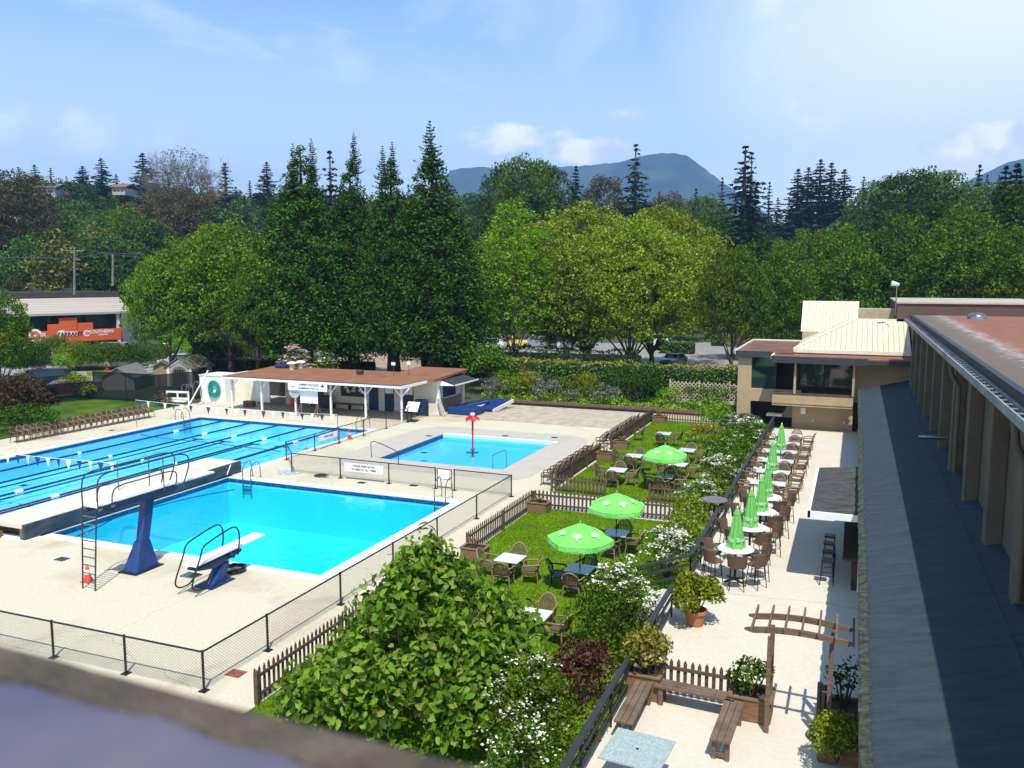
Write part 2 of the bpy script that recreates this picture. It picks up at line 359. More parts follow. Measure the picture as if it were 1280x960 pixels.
M['grassland'] = pmat('grassland', (.05, .08, .02), .95, .4, .08, .5, 3, c2=(.09, .10, .035), detail=10)
M['white'] = pmat('white', (.78, .78, .76), .5, .04, 4)
M['cream'] = pmat('cream', (.68, .63, .50), .75, .06, 2, .1, 30)
M['tan'] = pmat('tan', (.40, .295, .165), .85, .08, 1.5, .25, 40)
M['pilaster'] = pmat('pilaster', (.125, .098, .064), .85, .12, 1.2, .3, 40)
M['darkbrown'] = pmat('darkbrown', (.055, .042, .035), .7, .15, 3)
M['charcoal'] = pmat('charcoal', (.03, .03, .035), .6, .1, 3)
M['black'] = pmat('black', (.012, .012, .014), .5, .1, 3)
M['blackmetal'] = pmat('blackmetal', (.018, .018, .022), .4, .1, 5, metal=.3)
M['blue'] = pmat('blue', (.012, .045, .17), .45, .15, 3)
M['navy'] = pmat('navy', (.01, .03, .09), .5, .15, 3)
M['matblue'] = pmat('matblue', (.008, .035, .15), .5, .1, 2)
M['steel'] = pmat('steel', (.30, .30, .31), .25, .05, 3, metal=.9)
M['darksteel'] = pmat('darksteel', (.07, .07, .075), .3, .1, 3, metal=.7)
M['roofred'] = pmat('roofred', (.235, .095, .045), .9, .12, .7, .4, 30, c2=(.27, .12, .06), detail=8)
M['fasciadark'] = pmat('fasciadark', (.035, .037, .045), .6, .15, 2)
M['wood'] = pmat('wood', (.17, .095, .045), .8, .25, 2.5, .3, 20, stretch=(1, 1, 6))
M['woodgray'] = pmat('woodgray', (.15, .10, .065), .85, .25, 3, .3, 20, stretch=(1, 1, 6))
M['wooddark'] = pmat('wooddark', (.075, .045, .028), .85, .25, 3, .3, 20)
M['planter'] = pmat('planter', (.20, .115, .055), .8, .25, 3, .3, 20, stretch=(1, 1, 5))
M['terracotta'] = pmat('terracotta', (.38, .155, .075), .8, .1, 5)
M['wicker'] = pmat('wicker', (.115, .068, .04), .65, .25, 30, .5, 80)
M['wickerlight'] = pmat('wickerlight', (.24, .16, .09), .6, .2, 30, .4, 60)
M['greenplastic'] = pmat('greenplastic', (.012, .03, .018), .4, .1, 5)
M['tabletop'] = pmat('tabletop', (.60, .66, .66), .25, .05, 8, spec=.6)
M['glasstable'] = pmat('glasstable', (.33, .47, .46), .12, .12, 25, spec=.7, detail=8)
M['umbrella'] = pmat('umbrella', (.165, .66, .095), .7, .07, 2)
M['umbrellafold'] = pmat('umbrellafold', (.15, .46, .10), .7, .12, 3)
M['red'] = pmat('red', (.50, .02, .02), .4, .08, 3)
M['orange'] = pmat('orange', (.75, .07, .03), .5, .05, 3)
M['teal'] = pmat('teal', (.01, .25, .19), .45, .15, 6)
M['basin_dive'] = pmat('basin_dive', (.50, .68, .82), .7, .03, 1)
M['basin_lap'] = pmat('basin_lap', (.60, .78, .90), .7, .05, .8)
M['basin_kids'] = pmat('basin_kids', (.55, .80, .86), .7, .03, .8)
M['tileblue'] = brickmat('tileblue', (.01, .045, .16), (.02, .09, .25), (.12, .2, .3), .12, .06, .3, axis='XZ')
M['laneline'] = pmat('laneline', (.008, .02, .045), .6, .05, 3)
M['water_dive'] = watermat('water_dive', (.16, .92, .985), .22)
M['water_lap'] = watermat('water_lap', (.38, .87, 1.0), .3)
M['water_kids'] = watermat('water_kids', (.34, .78, .99), .2)
M['windscreen'] = screenmat('windscreen', (.010, .014, .018), .86)
M['glass'] = glassmat('glass'); M['carglass'] = glassmat('carglass', (.015, .02, .025), .05)
M['tyre'] = pmat('tyre', (.015, .015, .015), .85, .1, 5)
M['bark'] = pmat('bark', (.085, .06, .042), .95, .3, 3, .9, 12, stretch=(1, 1, .3))
M['barkpale'] = pmat('barkpale', (.20, .165, .12), .95, .3, 3, .7, 12)
M['barkred'] = pmat('barkred', (.075, .038, .025), .95, .3, 3, .9, 8, stretch=(1, 1, .2))
# ================================================================== ground
def hill(x, y):
    r = math.hypot(x, y); az = math.degrees(math.atan2(x, y))
    px = 640+FPX*math.tan(max(-1.2, min(1.2, R(az+22.057))))
    H = np.interp(px, [-400, 0, 200, 320, 560, 700, 800, 900, 980, 1100, 1300, 1600], [31, 28, 27, 25, 24, 24, 21, 17, 16, 22, 26, 26])
    t = max(0, min(1, (r-135)/190)); t = t*t*(3-2*t)
    if az > 95 or az < -120: t *= .3
    far = max(0, min(1, (r-420)/500))
    return float(H*t*(1-.5*far)) - .03
xs = sorted(set([-3900, -2600, -1700, -1200, -800]+list(range(-600, -60, 20))+[-48.7]+list(range(-40, -15, 8))+[-12.65, -4.55, 1.5]+list(range(20, 601, 20))+[800, 1200, 1700, 2900]))
ys = sorted(set([-50, -20, 2.0]+[20, 35, 54.0, 66, 80]+list(range(100, 601, 20))+[800, 1200, 2000, 4100]))
vv = [(x, y, hill(x, y)) for y in ys for x in xs]; ff = []
nx = len(xs)
for j in range(len(ys)-1):
    for i in range(nx-1):
        cx, cy = (xs[i]+xs[i+1])/2, (ys[j]+ys[j+1])/2
        if -48.7 < cx < -12.65 and 2 < cy < 54: continue
        ff.append((j*nx+i, j*nx+i+1, (j+1)*nx+i+1, (j+1)*nx+i))
g = MB(); g.add(vv, ff); o = g.build('ground', M['grassland'], smooth=True); tag(o, kind='structure')

def rects(x0, x1, y0, y1, holes):
    X = sorted({x0, x1} | {h[i] for h in holes for i in (0, 1)}); Y = sorted({y0, y1} | {h[i] for h in holes for i in (2, 3)})
    out_ = []
    for i in range(len(X)-1):
        for j in range(len(Y)-1):
            cx, cy = (X[i]+X[i+1])/2, (Y[j]+Y[j+1])/2
            if X[i] < x0 or X[i+1] > x1 or Y[j] < y0 or Y[j+1] > y1: continue
            if any(h[0] < cx < h[1] and h[2] < cy < h[3] for h in holes): continue
            out_.append((X[i], X[i+1], Y[j], Y[j+1]))
    return out_
LAP = (-43.4, -29.25, 22.4, 47.4); DIVE = (-28.85, -16.3, 23.05, 33.2); KID = (-24.25, -16.75, 40.1, 48.0)
HOLES = [LAP, DIVE, KID]
def sheet(name, rs, z, mt, th=0.0):
    b = MB()
    for (a, b_, c, d) in rs: b.quad((a, c, z), (b_, c, z), (b_, d, z), (a, d, z))
    o = b.build(name, mt); tag(o, kind='structure'); return o
sheet('pool_deck', rects(-48.7, -12.65, 2.0, 54.0, HOLES), 0.0, M['deck'])
def polysheet(name, poly, z, mt):
    b = MB(); b.add([(p[0], p[1], z) for p in poly], [tuple(range(len(poly)))]); o = b.build(name, mt); tag(o, kind='structure'); return o
# wading-pool surround with rounded corners, hole for the pool
sx0, sx1, sy0, sy1 = -26.6, -14.8, 37.9, 50.6
def ring(name, outer, inner, z, mt):
    b = MB(); n = len(outer); b.add([(p[0], p[1], z) for p in outer]+[(p[0], p[1], z) for p in inner], [(i, (i+1) % n, n+(i+1) % n, n+i) for i in range(n)]); o = b.build(name, mt); tag(o, kind='structure'); return o
outer = []; inner = []
for (cx, cy, a0, hx, hy) in ((sx1-2, sy1-2, 0, KID[1], KID[3]), (sx0+2.0, sy1-2, 90, KID[0], KID[3]), (sx0+1.4, sy0+1.4, 180, KID[0], KID[2]), (sx1-1.4, sy0+1.4, 270, KID[1], KID[2])):
    rr_ = 2 if a0 < 180 else 1.4
    for k in range(7):
        a = R(a0+15*k); outer.append((cx+rr_*math.cos(a), cy+rr_*math.sin(a))); inner.append((hx, hy))
ring('wading_pool_surround', outer, inner, .004, M['surround'])
M['tile'] = pmat('tile', (.012, .05, .17), .3, .5, 14, c2=(.02, .10, .27), detail=1)
def basin(name, Rr, depth, mt, wm, label, cop, tile=True, deep=None):
    x0, x1, y0, y1 = Rr; b = MB(); d0 = -depth; d1 = -(deep or depth)
    v = [(x0, y0, 0), (x1, y0, 0), (x1, y1, 0), (x0, y1, 0), (x0, y0, d0), (x1, y0, d0), (x1, y1, d1), (x0, y1, d1)]
    b.add(v, [(0, 1, 5, 4), (1, 2, 6, 5), (2, 3, 7, 6), (3, 0, 4, 7), (4, 5, 6, 7)])
    o = b.build(name+'_basin', mt); tag(o, kind='structure')
    if cop:
        c = MB()
        for r_ in rects(x0-cop, x1+cop, y0-cop, y1+cop, [Rr]): c.box(r_[0], r_[1], r_[2], r_[3], .001, .035)
        o2 = c.build(name+'_coping', M['coping']); tag(o2, kind='structure')
    if tile:
        t_ = MB(); e = .012
        t_.quad((x0, y1-e, -.02), (x1, y1-e, -.02), (x1, y1-e, -.20), (x0, y1-e, -.20)); t_.quad((x0+e, y0, -.02), (x0+e, y1, -.02), (x0+e, y1, -.20), (x0+e, y0, -.20))
        t_.quad((x0, y0+e, -.02), (x1, y0+e, -.02), (x1, y0+e, -.20), (x0, y0+e, -.20)); t_.quad((x1-e, y0, -.02), (x1-e, y1, -.02), (x1-e, y1, -.20), (x1-e, y0, -.20))
        t_.fixn = False
        o3 = t_.build(name+'_waterline_tiles', M['tile']); tag(o3, kind='structure')
    wv = MB(); wv.quad((x0, y0, -.13), (x1, y0, -.13), (x1, y1, -.13), (x0, y1, -.13)); o4 = wv.build(name+'_water', wm); tag(o4, kind='structure')
basin('lap_pool', LAP, 1.25, M['basin_lap'], M['water_lap'], '', .42)
basin('diving_pool', DIVE, 2.3, M['basin_dive'], M['water_dive'], '', .42)
basin('wading_pool', KID, .55, M['basin_kids'], M['water_kids'], '', 0, tile=False)
b = MB(); b.quad((KID[0]+.012, KID[2], -.01), (KID[0]+.012, KID[3], -.01), (KID[0]+.012, KID[3], -.3), (KID[0]+.012, KID[2], -.3)); tag(b.build('wading_pool_tile_band', M['tile']), kind='structure')
b = MB(); b.box(KID[0]-.0, KID[1]+.25, KID[3]-.02, KID[3]+.3, .006, .02); tag(b.build('wading_pool_white_edge', M['coping']), kind='structure')
# floor lane lines with T ends, painted on the basin floor
b = MB(); LW = (LAP[1]-LAP[0])/6
for i in range(6):
    cx = LAP[0]+LW*(i+.5); b.box(cx-.13, cx+.13, LAP[2]+1.6, LAP[3]-1.8, -1.244, -1.238); b.box(cx-.55, cx+.55, LAP[3]-1.79, LAP[3]-1.5, -1.243, -1.239)
tag(b.build('lane_markings', M['laneline']), kind='structure')
# lane ropes
for i in range(1, 6):
    cx = LAP[0]+LW*i; b = MB(); y = LAP[2]+.3
    mats = [pmat('rope_dark', (.01, .03, .09), .5, .1, 4), pmat('rope_red', (.20, .02, .05), .5, .1, 4), M['white']] if i == 1 else mats
    b.k = 0
    b.tube([(cx, LAP[2], -.06), (cx, LAP[3], -.06)], .012, 5)
    while y < LAP[3]-.3:
        b.k = 0
        if i >= 4 and y < 32: b.k = 1
        if abs(y-LAP[2]-5) < .12 or abs(y-LAP[3]+5) < .12 or abs(y-35) < .10: b.k = 2
        b.tube([(cx, y, -.075), (cx, y+.15, -.075)], .052 if b.k < 2 else .11, 6); y += .2
    tag(b.build('lane_rope', mats), ['dark lane rope nearest the left edge of the lap pool', 'dark lane rope second from the left edge of the lap pool', 'dark lane rope down the middle of the lap pool',
        'lane rope with reddish floats, second from the concrete bulkhead', 'lane rope with reddish floats, right beside the concrete bulkhead'][i-1], 'lane rope', 'lane ropes across the lap pool')
# backstroke flags
def flags(y, x0, x1, z, label, n, sag=.12):
    t = thing('backstroke_flags', label, 'pennants', ((x0+x1)/2, y, 0), group='backstroke flag lines over the lap pool')
    pts = [(x0+(x1-x0)*k/20, y, z-sag*4*(k/20)*(1-k/20)) for k in range(21)]
    MB().tube(pts, .012, 4).build('line', M['white'], t)
    fb = MB(); fw = MB()
    for k in range(n):
        u = (k+.5)/n; x = x0+(x1-x0)*u; zz_ = z-sag*4*u*(1-u); h = .2
        tgt = MB()
        tw = .03*math.sin(k*2.1)
        tgt.extr([(x-h*.75, y+tw, zz_), (x+h*.75, y-tw, zz_), (x, y+tw, zz_-.46)], (0, .006, 0)); tgt.build('pennant', M['blue'] if k % 2 == 0 else M['white'], t)
    for x in (x0, x1): MB().tube([(x, y, 0), (x, y, z+.06)], .022, 6).build('pole', M['steel'], t)
flags(42.4, LAP[0]-.9, LAP[1]+.8, 1.85, 'string of blue and white pennants over the far end of the lap pool', 22)
flags(27.4, LAP[0]-.9, -29.9, 1.85, 'string of blue and white pennants over the near end of the lap pool', 22)
# lawns, path, gravel, patio
sheet('front_lawn', [(-12.6, -4.6, 2, 33.75)], .03, M['grass'])
sheet('rear_lawn', [(-12.75, -4.6, 36.5, 58.4)], .03, M['grass'])
sheet('cross_path', [(-12.64, -4.6, 33.75, 36.5)], .012, M['path'])
sheet('garden_soil', [(-28.0, -4.6, 61.3, 66.5)], .2, M['soil'])
sheet('gravel_bed', [(-28.3, -12.7, 54.0, 61.6), (-12.7, -4.6, 58.4, 61.6)], .004, M['gravel'])
sheet('shelter_floor', [(-48.7, -28.3, 54.0, 60)], .004, M['path'])
def block(name, a, mt, **k):
    o = MB().box(*a).build(name, mt, **k); tag(o, kind='structure'); return o
block('patio', (-4.55, 1.6, -4, 56.0, -.1, .5), M['patio'])
polysheet('side_lawn', [(-48.75, 2), (-48.75, 52.2), (-60.6, 50.5), (-62, 2)][::-1], .006, M['sidegrass'])
# roads and parking beyond
polysheet('car_park', [(-60, 78), (-5, 70), (4, 150), (-30, 150), (-60, 112)], .008, M['road'])
polysheet('driveway', [tuple(P(-120, 470)[:2]), tuple(P(-120, 555)[:2]), tuple(P(0, 512)[:2]), tuple(P(70, 504)[:2]), tuple(P(115, 478)[:2]), tuple(P(205, 468)[:2]), tuple(P(300, 458)[:2]), tuple(P(300, 448)[:2]), tuple(P(170, 462)[:2]), tuple(P(95, 464)[:2]), tuple(P(60, 449)[:2]), tuple(P(20, 452)[:2])], .006, M['road'])
polysheet('verge', [tuple(P(*q)[:2]) for q in ((108, 470), (160, 474), (235, 462), (228, 452), (150, 461), (108, 465))], .012, M['grass'])
polysheet('sports_court', [tuple(P(*q)[:2]) for q in ((380, 462), (570, 462), (570, 444), (400, 444))], .010, pmat('clay', (.33, .24, .16), .9, .08, 2))
polysheet('hill_road', [tuple(P(*q)[:2])+() for q in ((-60, 372), (75, 372), (70, 361), (-60, 358))], .02, M['road']) if False else None

# ================================================================== mountains, far beyond the woods
def mountain(name, pxs, Dm, mt, depth=900):
    b = MB(); rnd = random.Random(5); n = len(pxs); rows = 14; V = []; F = []
    prof = []
    x = pxs[0][0]
    while x <= pxs[-1][0]:
        yv = float(np.interp(x, [q[0] for q in pxs], [q[1] for q in pxs])) + rnd.uniform(-.7, .7); prof.append((x, yv)); x += 6
    for (x, yv) in prof:
        top = PD(x, yv, Dm); d = Vector((top.x, top.y, 0)).normalized()
        for k in range(rows):
            u = k/(rows-1); q = Vector((top.x, top.y, 0)) - d*depth*(1-u)
            s_ = u**1.25
            nz = (math.sin(x*.055+k*.9)+math.sin(x*.021-k*.5)+math.sin(x*.13+k*.4)*.4)*top.z*.035*(1-u)*4*u
            V.append((q.x, q.y, max(-2, top.z*s_+nz)))
        q = Vector((top.x, top.y, 0))+d*depth*.6; V.append((q.x, q.y, 0))
    R_ = rows+1
    for i in range(len(prof)-1):
        for k in range(R_-1): F.append((i*R_+k, (i+1)*R_+k, (i+1)*R_+k+1, i*R_+k+1))
    b.add(V, F); o = b.build(name, mt, smooth=True); tag(o, kind='structure'); return o
M['mountain'] = pmat('mountain', (.006, .016, .014), .95, .4, .008, c2=(.05, .068, .04), detail=12)
mountain('mountain', [(540, 232), (565, 212), (600, 208), (640, 214), (690, 209), (730, 207), (770, 203), (800, 196), (822, 192), (842, 191.5), (858, 194), (872, 204), (890, 218), (912, 234), (935, 250), (970, 275)], 3300, M['mountain'])
mountain('mountain_right', [(1180, 240), (1225, 219), (1262, 202), (1300, 196), (1400, 190), (1500, 215)], 3300, M['mountain'])
# ================================================================== long clubhouse wing on the right
M['shingle'] = brickmat('shingle', (.040, .058, .082), (.052, .072, .098), (.028, .04, .058), 7.0, .24, .92, msize=.02, axis='XY', bump=.35)
def shinglemat():
    m_, t = newmat('slate_shingle')
    o = N(t, 'ShaderNodeOutputMaterial'); b = N(t, 'ShaderNodeBsdfPrincipled'); b.inputs['Roughness'].default_value = .85; b.inputs['Specular IOR Level'].default_value = .3
    g = N(t, 'ShaderNodeTexCoord'); mp_ = N(t, 'ShaderNodeMapping'); mp_.inputs['Scale'].default_value = (.55, 2.4, 1); mp_.inputs['Rotation'].default_value = (0, 0, R(8)); L(t, g.outputs['Object'], mp_.inputs[0])
    n = N(t, 'ShaderNodeTexNoise'); n.inputs['Scale'].default_value = 1.7; n.inputs['Detail'].default_value = 12; n.inputs['Roughness'].default_value = .78; L(t, mp_.outputs[0], n.inputs[0])
    c = N(t, 'ShaderNodeValToRGB'); L(t, n.outputs[0], c.inputs[0]); e = c.color_ramp.elements
    e[0].position = .3; e[0].color = (.014, .026, .042, 1); e[1].position = .72; e[1].color = (.052, .064, .078, 1)
    w_ = N(t, 'ShaderNodeTexWave', wave_type='BANDS', bands_direction='Y', wave_profile='SAW'); w_.inputs['Scale'].default_value = 1.15; w_.inputs['Distortion'].default_value = 1.6; w_.inputs['Detail'].default_value = 3; w_.inputs['Detail Scale'].default_value = 2; L(t, g.outputs['Object'], w_.inputs[0])
    r_ = N(t, 'ShaderNodeMapRange', inp={1: 0, 2: .06, 3: .93, 4: 1}); L(t, w_.outputs['Fac'], r_.inputs[0])
    ml = N(t, 'ShaderNodeMix', data_type='RGBA', blend_type='MULTIPLY'); ml.inputs[0].default_value = 1; L(t, c.outputs[0], ml.inputs[6]); L(t, r_.outputs[0], ml.inputs[7]); L(t, ml.outputs[2], b.inputs['Base Color'])
    n2 = N(t, 'ShaderNodeTexNoise'); n2.inputs['Scale'].default_value = 30; n2.inputs['Detail'].default_value = 4; L(t, g.outputs['Object'], n2.inputs[0])
    bp = N(t, 'ShaderNodeBump'); bp.inputs['Strength'].default_value = .5; bp.inputs['Distance'].default_value = .03; L(t, n2.outputs[0], bp.inputs['Height']); L(t, bp.outputs[0], b.inputs['Normal'])
    L(t, b.outputs[0], o.inputs[0]); return m_
M['slate'] = shinglemat()
M['moss'] = pmat('moss', (.022, .035, .02), .95, .3, 6, .6, 20, c2=(.07, .08, .055))
def roofmat():
    """brown torch-on roofing with a worn pale strip of peeling coating along its edge"""
    m_, t = newmat('worn_red_roof')
    o = N(t, 'ShaderNodeOutputMaterial'); b = N(t, 'ShaderNodeBsdfPrincipled'); b.inputs['Roughness'].default_value = .9
    g = N(t, 'ShaderNodeTexCoord'); n = N(t, 'ShaderNodeTexNoise'); n.inputs['Scale'].default_value = 1.2; n.inputs['Detail'].default_value = 9; n.inputs['Roughness'].default_value = .65; L(t, g.outputs['Object'], n.inputs[0])
    c = N(t, 'ShaderNodeValToRGB'); L(t, n.outputs[0], c.inputs[0]); e = c.color_ramp.elements; e[0].position = .3; e[0].color = (.18, .065, .034, 1); e[1].position = .7; e[1].color = (.27, .105, .055, 1)
    s_ = N(t, 'ShaderNodeSeparateXYZ'); L(t, g.outputs['Object'], s_.inputs[0])
    w_ = N(t, 'ShaderNodeTexNoise'); w_.inputs['Scale'].default_value = .5; w_.inputs['Detail'].default_value = 3; L(t, g.outputs['Object'], w_.inputs[0])
    x = math_(t, 'ADD', s_.outputs[0], math_(t, 'MULTIPLY', w_.outputs[0], .8))
    strip = N(t, 'ShaderNodeMapRange', interpolation_type='SMOOTHSTEP', inp={1: 2.5, 2: 2.9, 3: 1, 4: 0}); L(t, x, strip.inputs[0])
    edge = math_(t, 'SUBTRACT', 1.0, math_(t, 'ABSOLUTE', math_(t, 'MULTIPLY', math_(t, 'SUBTRACT', x, 2.7), 1.1)))
    n3 = N(t, 'ShaderNodeTexNoise'); n3.inputs['Scale'].default_value = 5; n3.inputs['Detail'].default_value = 7; n3.inputs['Roughness'].default_value = .7; mp_ = N(t, 'ShaderNodeMapping'); mp_.inputs['Scale'].default_value = (.5, 1.5, 1); L(t, g.outputs['Object'], mp_.inputs[0]); L(t, mp_.outputs[0], n3.inputs[0])
    pk = N(t, 'ShaderNodeMapRange', inp={1: .66, 2: .76, 3: 0, 4: .8}); L(t, math_(t, 'ADD', n3.outputs[0], math_(t, 'MULTIPLY', edge, .22)), pk.inputs[0])
    m1 = N(t, 'ShaderNodeMix', data_type='RGBA'); L(t, strip.outputs[0], m1.inputs[0]); L(t, c.outputs[0], m1.inputs[6]); m1.inputs[7].default_value = (.135, .10, .075, 1)
    m2 = N(t, 'ShaderNodeMix', data_type='RGBA'); L(t, pk.outputs[0], m2.inputs[0]); L(t, m1.outputs[2], m2.inputs[6]); m2.inputs[7].default_value = (.46, .40, .37, 1)
    k = N(t, 'ShaderNodeTexBrick'); k.offset = 0; k.inputs['Scale'].default_value = 1; k.inputs['Brick Width'].default_value = 40; k.inputs['Row Height'].default_value = 1.0; k.inputs['Mortar Size'].default_value = .012
    k.inputs['Color1'].default_value = (1, 1, 1, 1); k.inputs['Color2'].default_value = (.93, .93, .93, 1); k.inputs['Mortar'].default_value = (.72, .72, .72, 1); L(t, g.outputs['Object'], k.inputs[0])
    m3 = N(t, 'ShaderNodeMix', data_type='RGBA', blend_type='MULTIPLY'); m3.inputs[0].default_value = 1; L(t, m2.outputs[2], m3.inputs[6]); L(t, k.outputs[0], m3.inputs[7]); L(t, m3.outputs[2], b.inputs['Base Color'])
    n2 = N(t, 'ShaderNodeTexNoise'); n2.inputs['Scale'].default_value = 40; L(t, g.outputs['Object'], n2.inputs[0]); bp = N(t, 'ShaderNodeBump'); bp.inputs['Strength'].default_value = .4; bp.inputs['Distance'].default_value = .02
    L(t, n2.outputs[0], bp.inputs['Height']); L(t, bp.outputs[0], b.inputs['Normal']); L(t, b.outputs[0], o.inputs[0]); return m_
M['wornroof'] = roofmat(); M['roofdark'] = pmat('roofdark', (.15, .075, .05), .9, .2, .8, .3, 25)

club = thing('clubhouse_wing', 'long two storey clubhouse wing with slate lean-to roof and brown flat roof', 'building', (2.0, 25, 0.5))
MB().box(1.0, 3.28, -6, 54.9, .5, 3.36).build('lower_wall', M['darkbrown'], club)
WX = 3.30
MB().box(WX, 16, -6, 53.6, 3.0, 7.55).build('upper_wall', M['pilaster'], club)
b = MB(); e0, e1 = (.40, 3.30), (WX-.003, 4.05)
b.extr([(e0[0], -6, e0[1]), (e1[0], -6, e1[1]), (e1[0], -6, e1[1]-.16), (e0[0], -6, e0[1]-.16)], (0, 60.7, 0)); lean = b.build('slate_roof', M['slate'], club)
b = MB(); y = -6
rnd = random.Random(2)
while y < 54.6:
    b.cbox((.42+rnd.uniform(-.02, .03), y+.15, 3.315), (.16, .29, .035), ry=R(-14)); y += .3
b.build('mossy_eave', M['moss'], lean)
MB().box(.34, .40, -6, 54.6, 3.12, 3.29).build('eave_fascia', M['charcoal'], lean)
MB().bar((2.72, -6, 3.912), (2.72, 54.6, 3.912), .025, .02).build('seam', M['steel'], lean)
ry_ = 3.9; y = 13.5
pil_y = [5.9, 9.8, 13.7, 17.5, 21.3, 25.4, 29.3, 33.1, 36.9, 40.6, 44.2, 47.7, 51.0]
for y in pil_y:
    MB().box(WX-.36, WX, y, y+.42, 3.72, 7.45).build('pilaster', M['pilaster'], club, bevel=.02)
MB().box(WX-.62, WX, -6, 53.6, 7.42, 7.56).build('soffit', M['darkbrown'], club)
rf = MB().box(3.02, 17, -6, 53.7, 7.58, 7.86).build('flat_roof', M['wornroof'], club)
MB().box(2.86, 3.015, -6, 53.75, 7.60, 7.92).build('edge_fascia', M['charcoal'], rf)
b = MB()
b.extr([(2.60, -6, 7.52), (2.86, -6, 7.52), (2.86, -6, 7.70), (2.82, -6, 7.70), (2.82, -6, 7.56), (2.64, -6, 7.56), (2.64, -6, 7.70), (2.60, -6, 7.70)], (0, 59.7, 0))
y = -6
while y < 53: b.box(2.64, 2.82, y, y+.06, 7.64, 7.66); y += .6
b.build('gutter', pmat('gutter', (.24, .245, .26), .5, .3, 1.2), rf)
MB().tube([(2.72, 28.6, 7.5), (2.78, 28.6, 7.1), (3.0, 28.6, 6.7), (3.02, 28.6, 4.1)], .07, 10).build('downpipe', M['pilaster'], club)
MB().tube([(2.72, 17.3, 7.5), (2.80, 17.3, 7.0), (2.98, 17.3, 6.6), (3.0, 17.3, 4.1)], .07, 10).build('downpipe', M['pilaster'], club)
MB().tube([(2.95, 30.9, 4.75), (2.15, 30.9, 4.72)], .07, 10).build('vent_pipe', M['steel'], club)
for (x, y) in ((5.9, 50.5), (8.9, 50.5)):
    MB().lathe((x, y, 7.86), [(.45, 0), (.45, .12), (.38, .22), (.2, .3), (0, .32)], 16).build('roof_vent', M['steel'], rf, smooth=True)
MB().lathe((4.75, 25.5, 7.86), [(.06, 0), (.07, .08), (0, .12)], 10).build('vent_cap', M['white'], rf)
# ground floor openings under the lean-to
for (a, c) in ((20.5, 26.5), (27, 33), (34, 40), (42, 48)):
    MB().box(.985, 1.0, a, c, .9, 3.0).build('window', M['glass'], club)

# ------------------------------------------------------------------ bar hatch canopy
bar = thing('bar_canopy', 'shingled bar canopy with white trim jutting over the patio', 'canopy', (-.3, 30, .5))
b = MB(); b.extr([(-1.0, 26.9, 2.78), (.6, 26.9, 2.95), (.6, 26.9, 3.05), (-1.0, 26.9, 2.88)], (0, 6.5, 0)); b.build('roof_panel', pmat('barshingle', (.045, .045, .042), .95, .3, 3, .8, 16, c2=(.085, .083, .075), stretch=(1, 3, 1)), bar)
MB().box(-1.08, .6, 26.80, 26.895, 2.70, 2.90).build('front_trim', M['white'], bar)
MB().box(-1.09, -1.005, 26.80, 33.4, 2.70, 2.90).build('side_trim', M['white'], bar)
MB().box(.25, .42, 27, 33.2, .5, 1.45).build('counter_front', M['wooddark'], bar)
MB().box(-.02, .5, 26.9, 33.3, 1.45, 1.52).build('counter_top', M['wooddark'], bar)
MB().box(.42, .48, 26.9, 27.0, .5, 2.8).build('post', M['white'], bar)
def barstool(x, y, label):
    t = thing('bar_stool', label, 'bar stool', (x, y, .5), group='black stools along the bar counter')
    MB().cbox((x, y, 1.27), (.36, .36, .06)).build('seat', M['blackmetal'], t)
    for sx in (-1, 1):
        for sy in (-1, 1): MB().tube([(x+sx*.13, y+sy*.13, 1.25), (x+sx*.2, y+sy*.2, .5)], .014, 6).build('leg', M['blackmetal'], t)
    MB().tube([(x-.18, y-.18, .8), (x+.18, y-.18, .8), (x+.18, y+.18, .8), (x-.18, y+.18, .8)], .01, 5, closed=True).build('footrest', M['blackmetal'], t)
for i, y in enumerate((27.3, 28.2, 29.1, 30.0)):
    barstool(-.45, y, ['black bar stool at the near corner of the bar counter', 'black bar stool second from the near end of the bar counter', 'black bar stool third from the near end of the bar counter', 'black bar stool deepest under the bar canopy'][i])

# ------------------------------------------------------------------ rear clubhouse with balcony, across the end of the patio
rc = thing('rear_clubhouse', 'tan stucco clubhouse block with balcony and ribbed cream roofs', 'building', (-1.5, 58, 0))
YF = 56.0
def wallpiece(a, name='wall', mt=None): return MB().box(*a).build(name, mt or M['tan'], rc)
wallpiece((-6.9, -6.05, YF, YF+.6, 0, 5.0), 'corner_pillar')
wallpiece((-6.05, -3.0, YF, YF+.4, 2.1, 2.9), 'spandrel'); wallpiece((-6.9, -6.5, YF+.6, 66, 0, 5.0), 'side_wall')
wallpiece((-3.45, .12, YF, YF+.3, .5, 2.2), 'ground_floor_wall'); wallpiece((-3.0, 3.3, YF+.95, YF+1.2, 2.2, 5.0), 'upper_wall')
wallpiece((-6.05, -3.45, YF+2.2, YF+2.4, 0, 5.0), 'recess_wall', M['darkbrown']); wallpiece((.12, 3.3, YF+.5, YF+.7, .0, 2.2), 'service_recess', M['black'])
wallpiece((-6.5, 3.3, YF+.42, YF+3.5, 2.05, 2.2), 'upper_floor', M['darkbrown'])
for (x0, x1, z0, z1, yy) in ((-6.05, -4.6, 2.92, 4.95, YF+.3), (-4.55, -3.46, .9, 2.0, YF+1.6), (-3.3, -1.7, 2.75, 4.75, YF+.85), (-1.62, .0, 2.75, 4.75, YF+.85)):
    f_ = MB().box(x0, x1, yy, yy+.04, z0, z1).build('window', M['glass'], rc)
    fb = MB(); fb.box(x0-.05, x0, yy-.02, yy+.06, z0-.05, z1+.05); fb.box(x1, x1+.05, yy-.02, yy+.06, z0-.05, z1+.05); fb.box(x0, x1, yy-.02, yy+.06, z1, z1+.05); fb.box(x0, x1, yy-.02, yy+.06, z0-.05, z0)
    fb.build('frame', M['darkbrown'], f_)
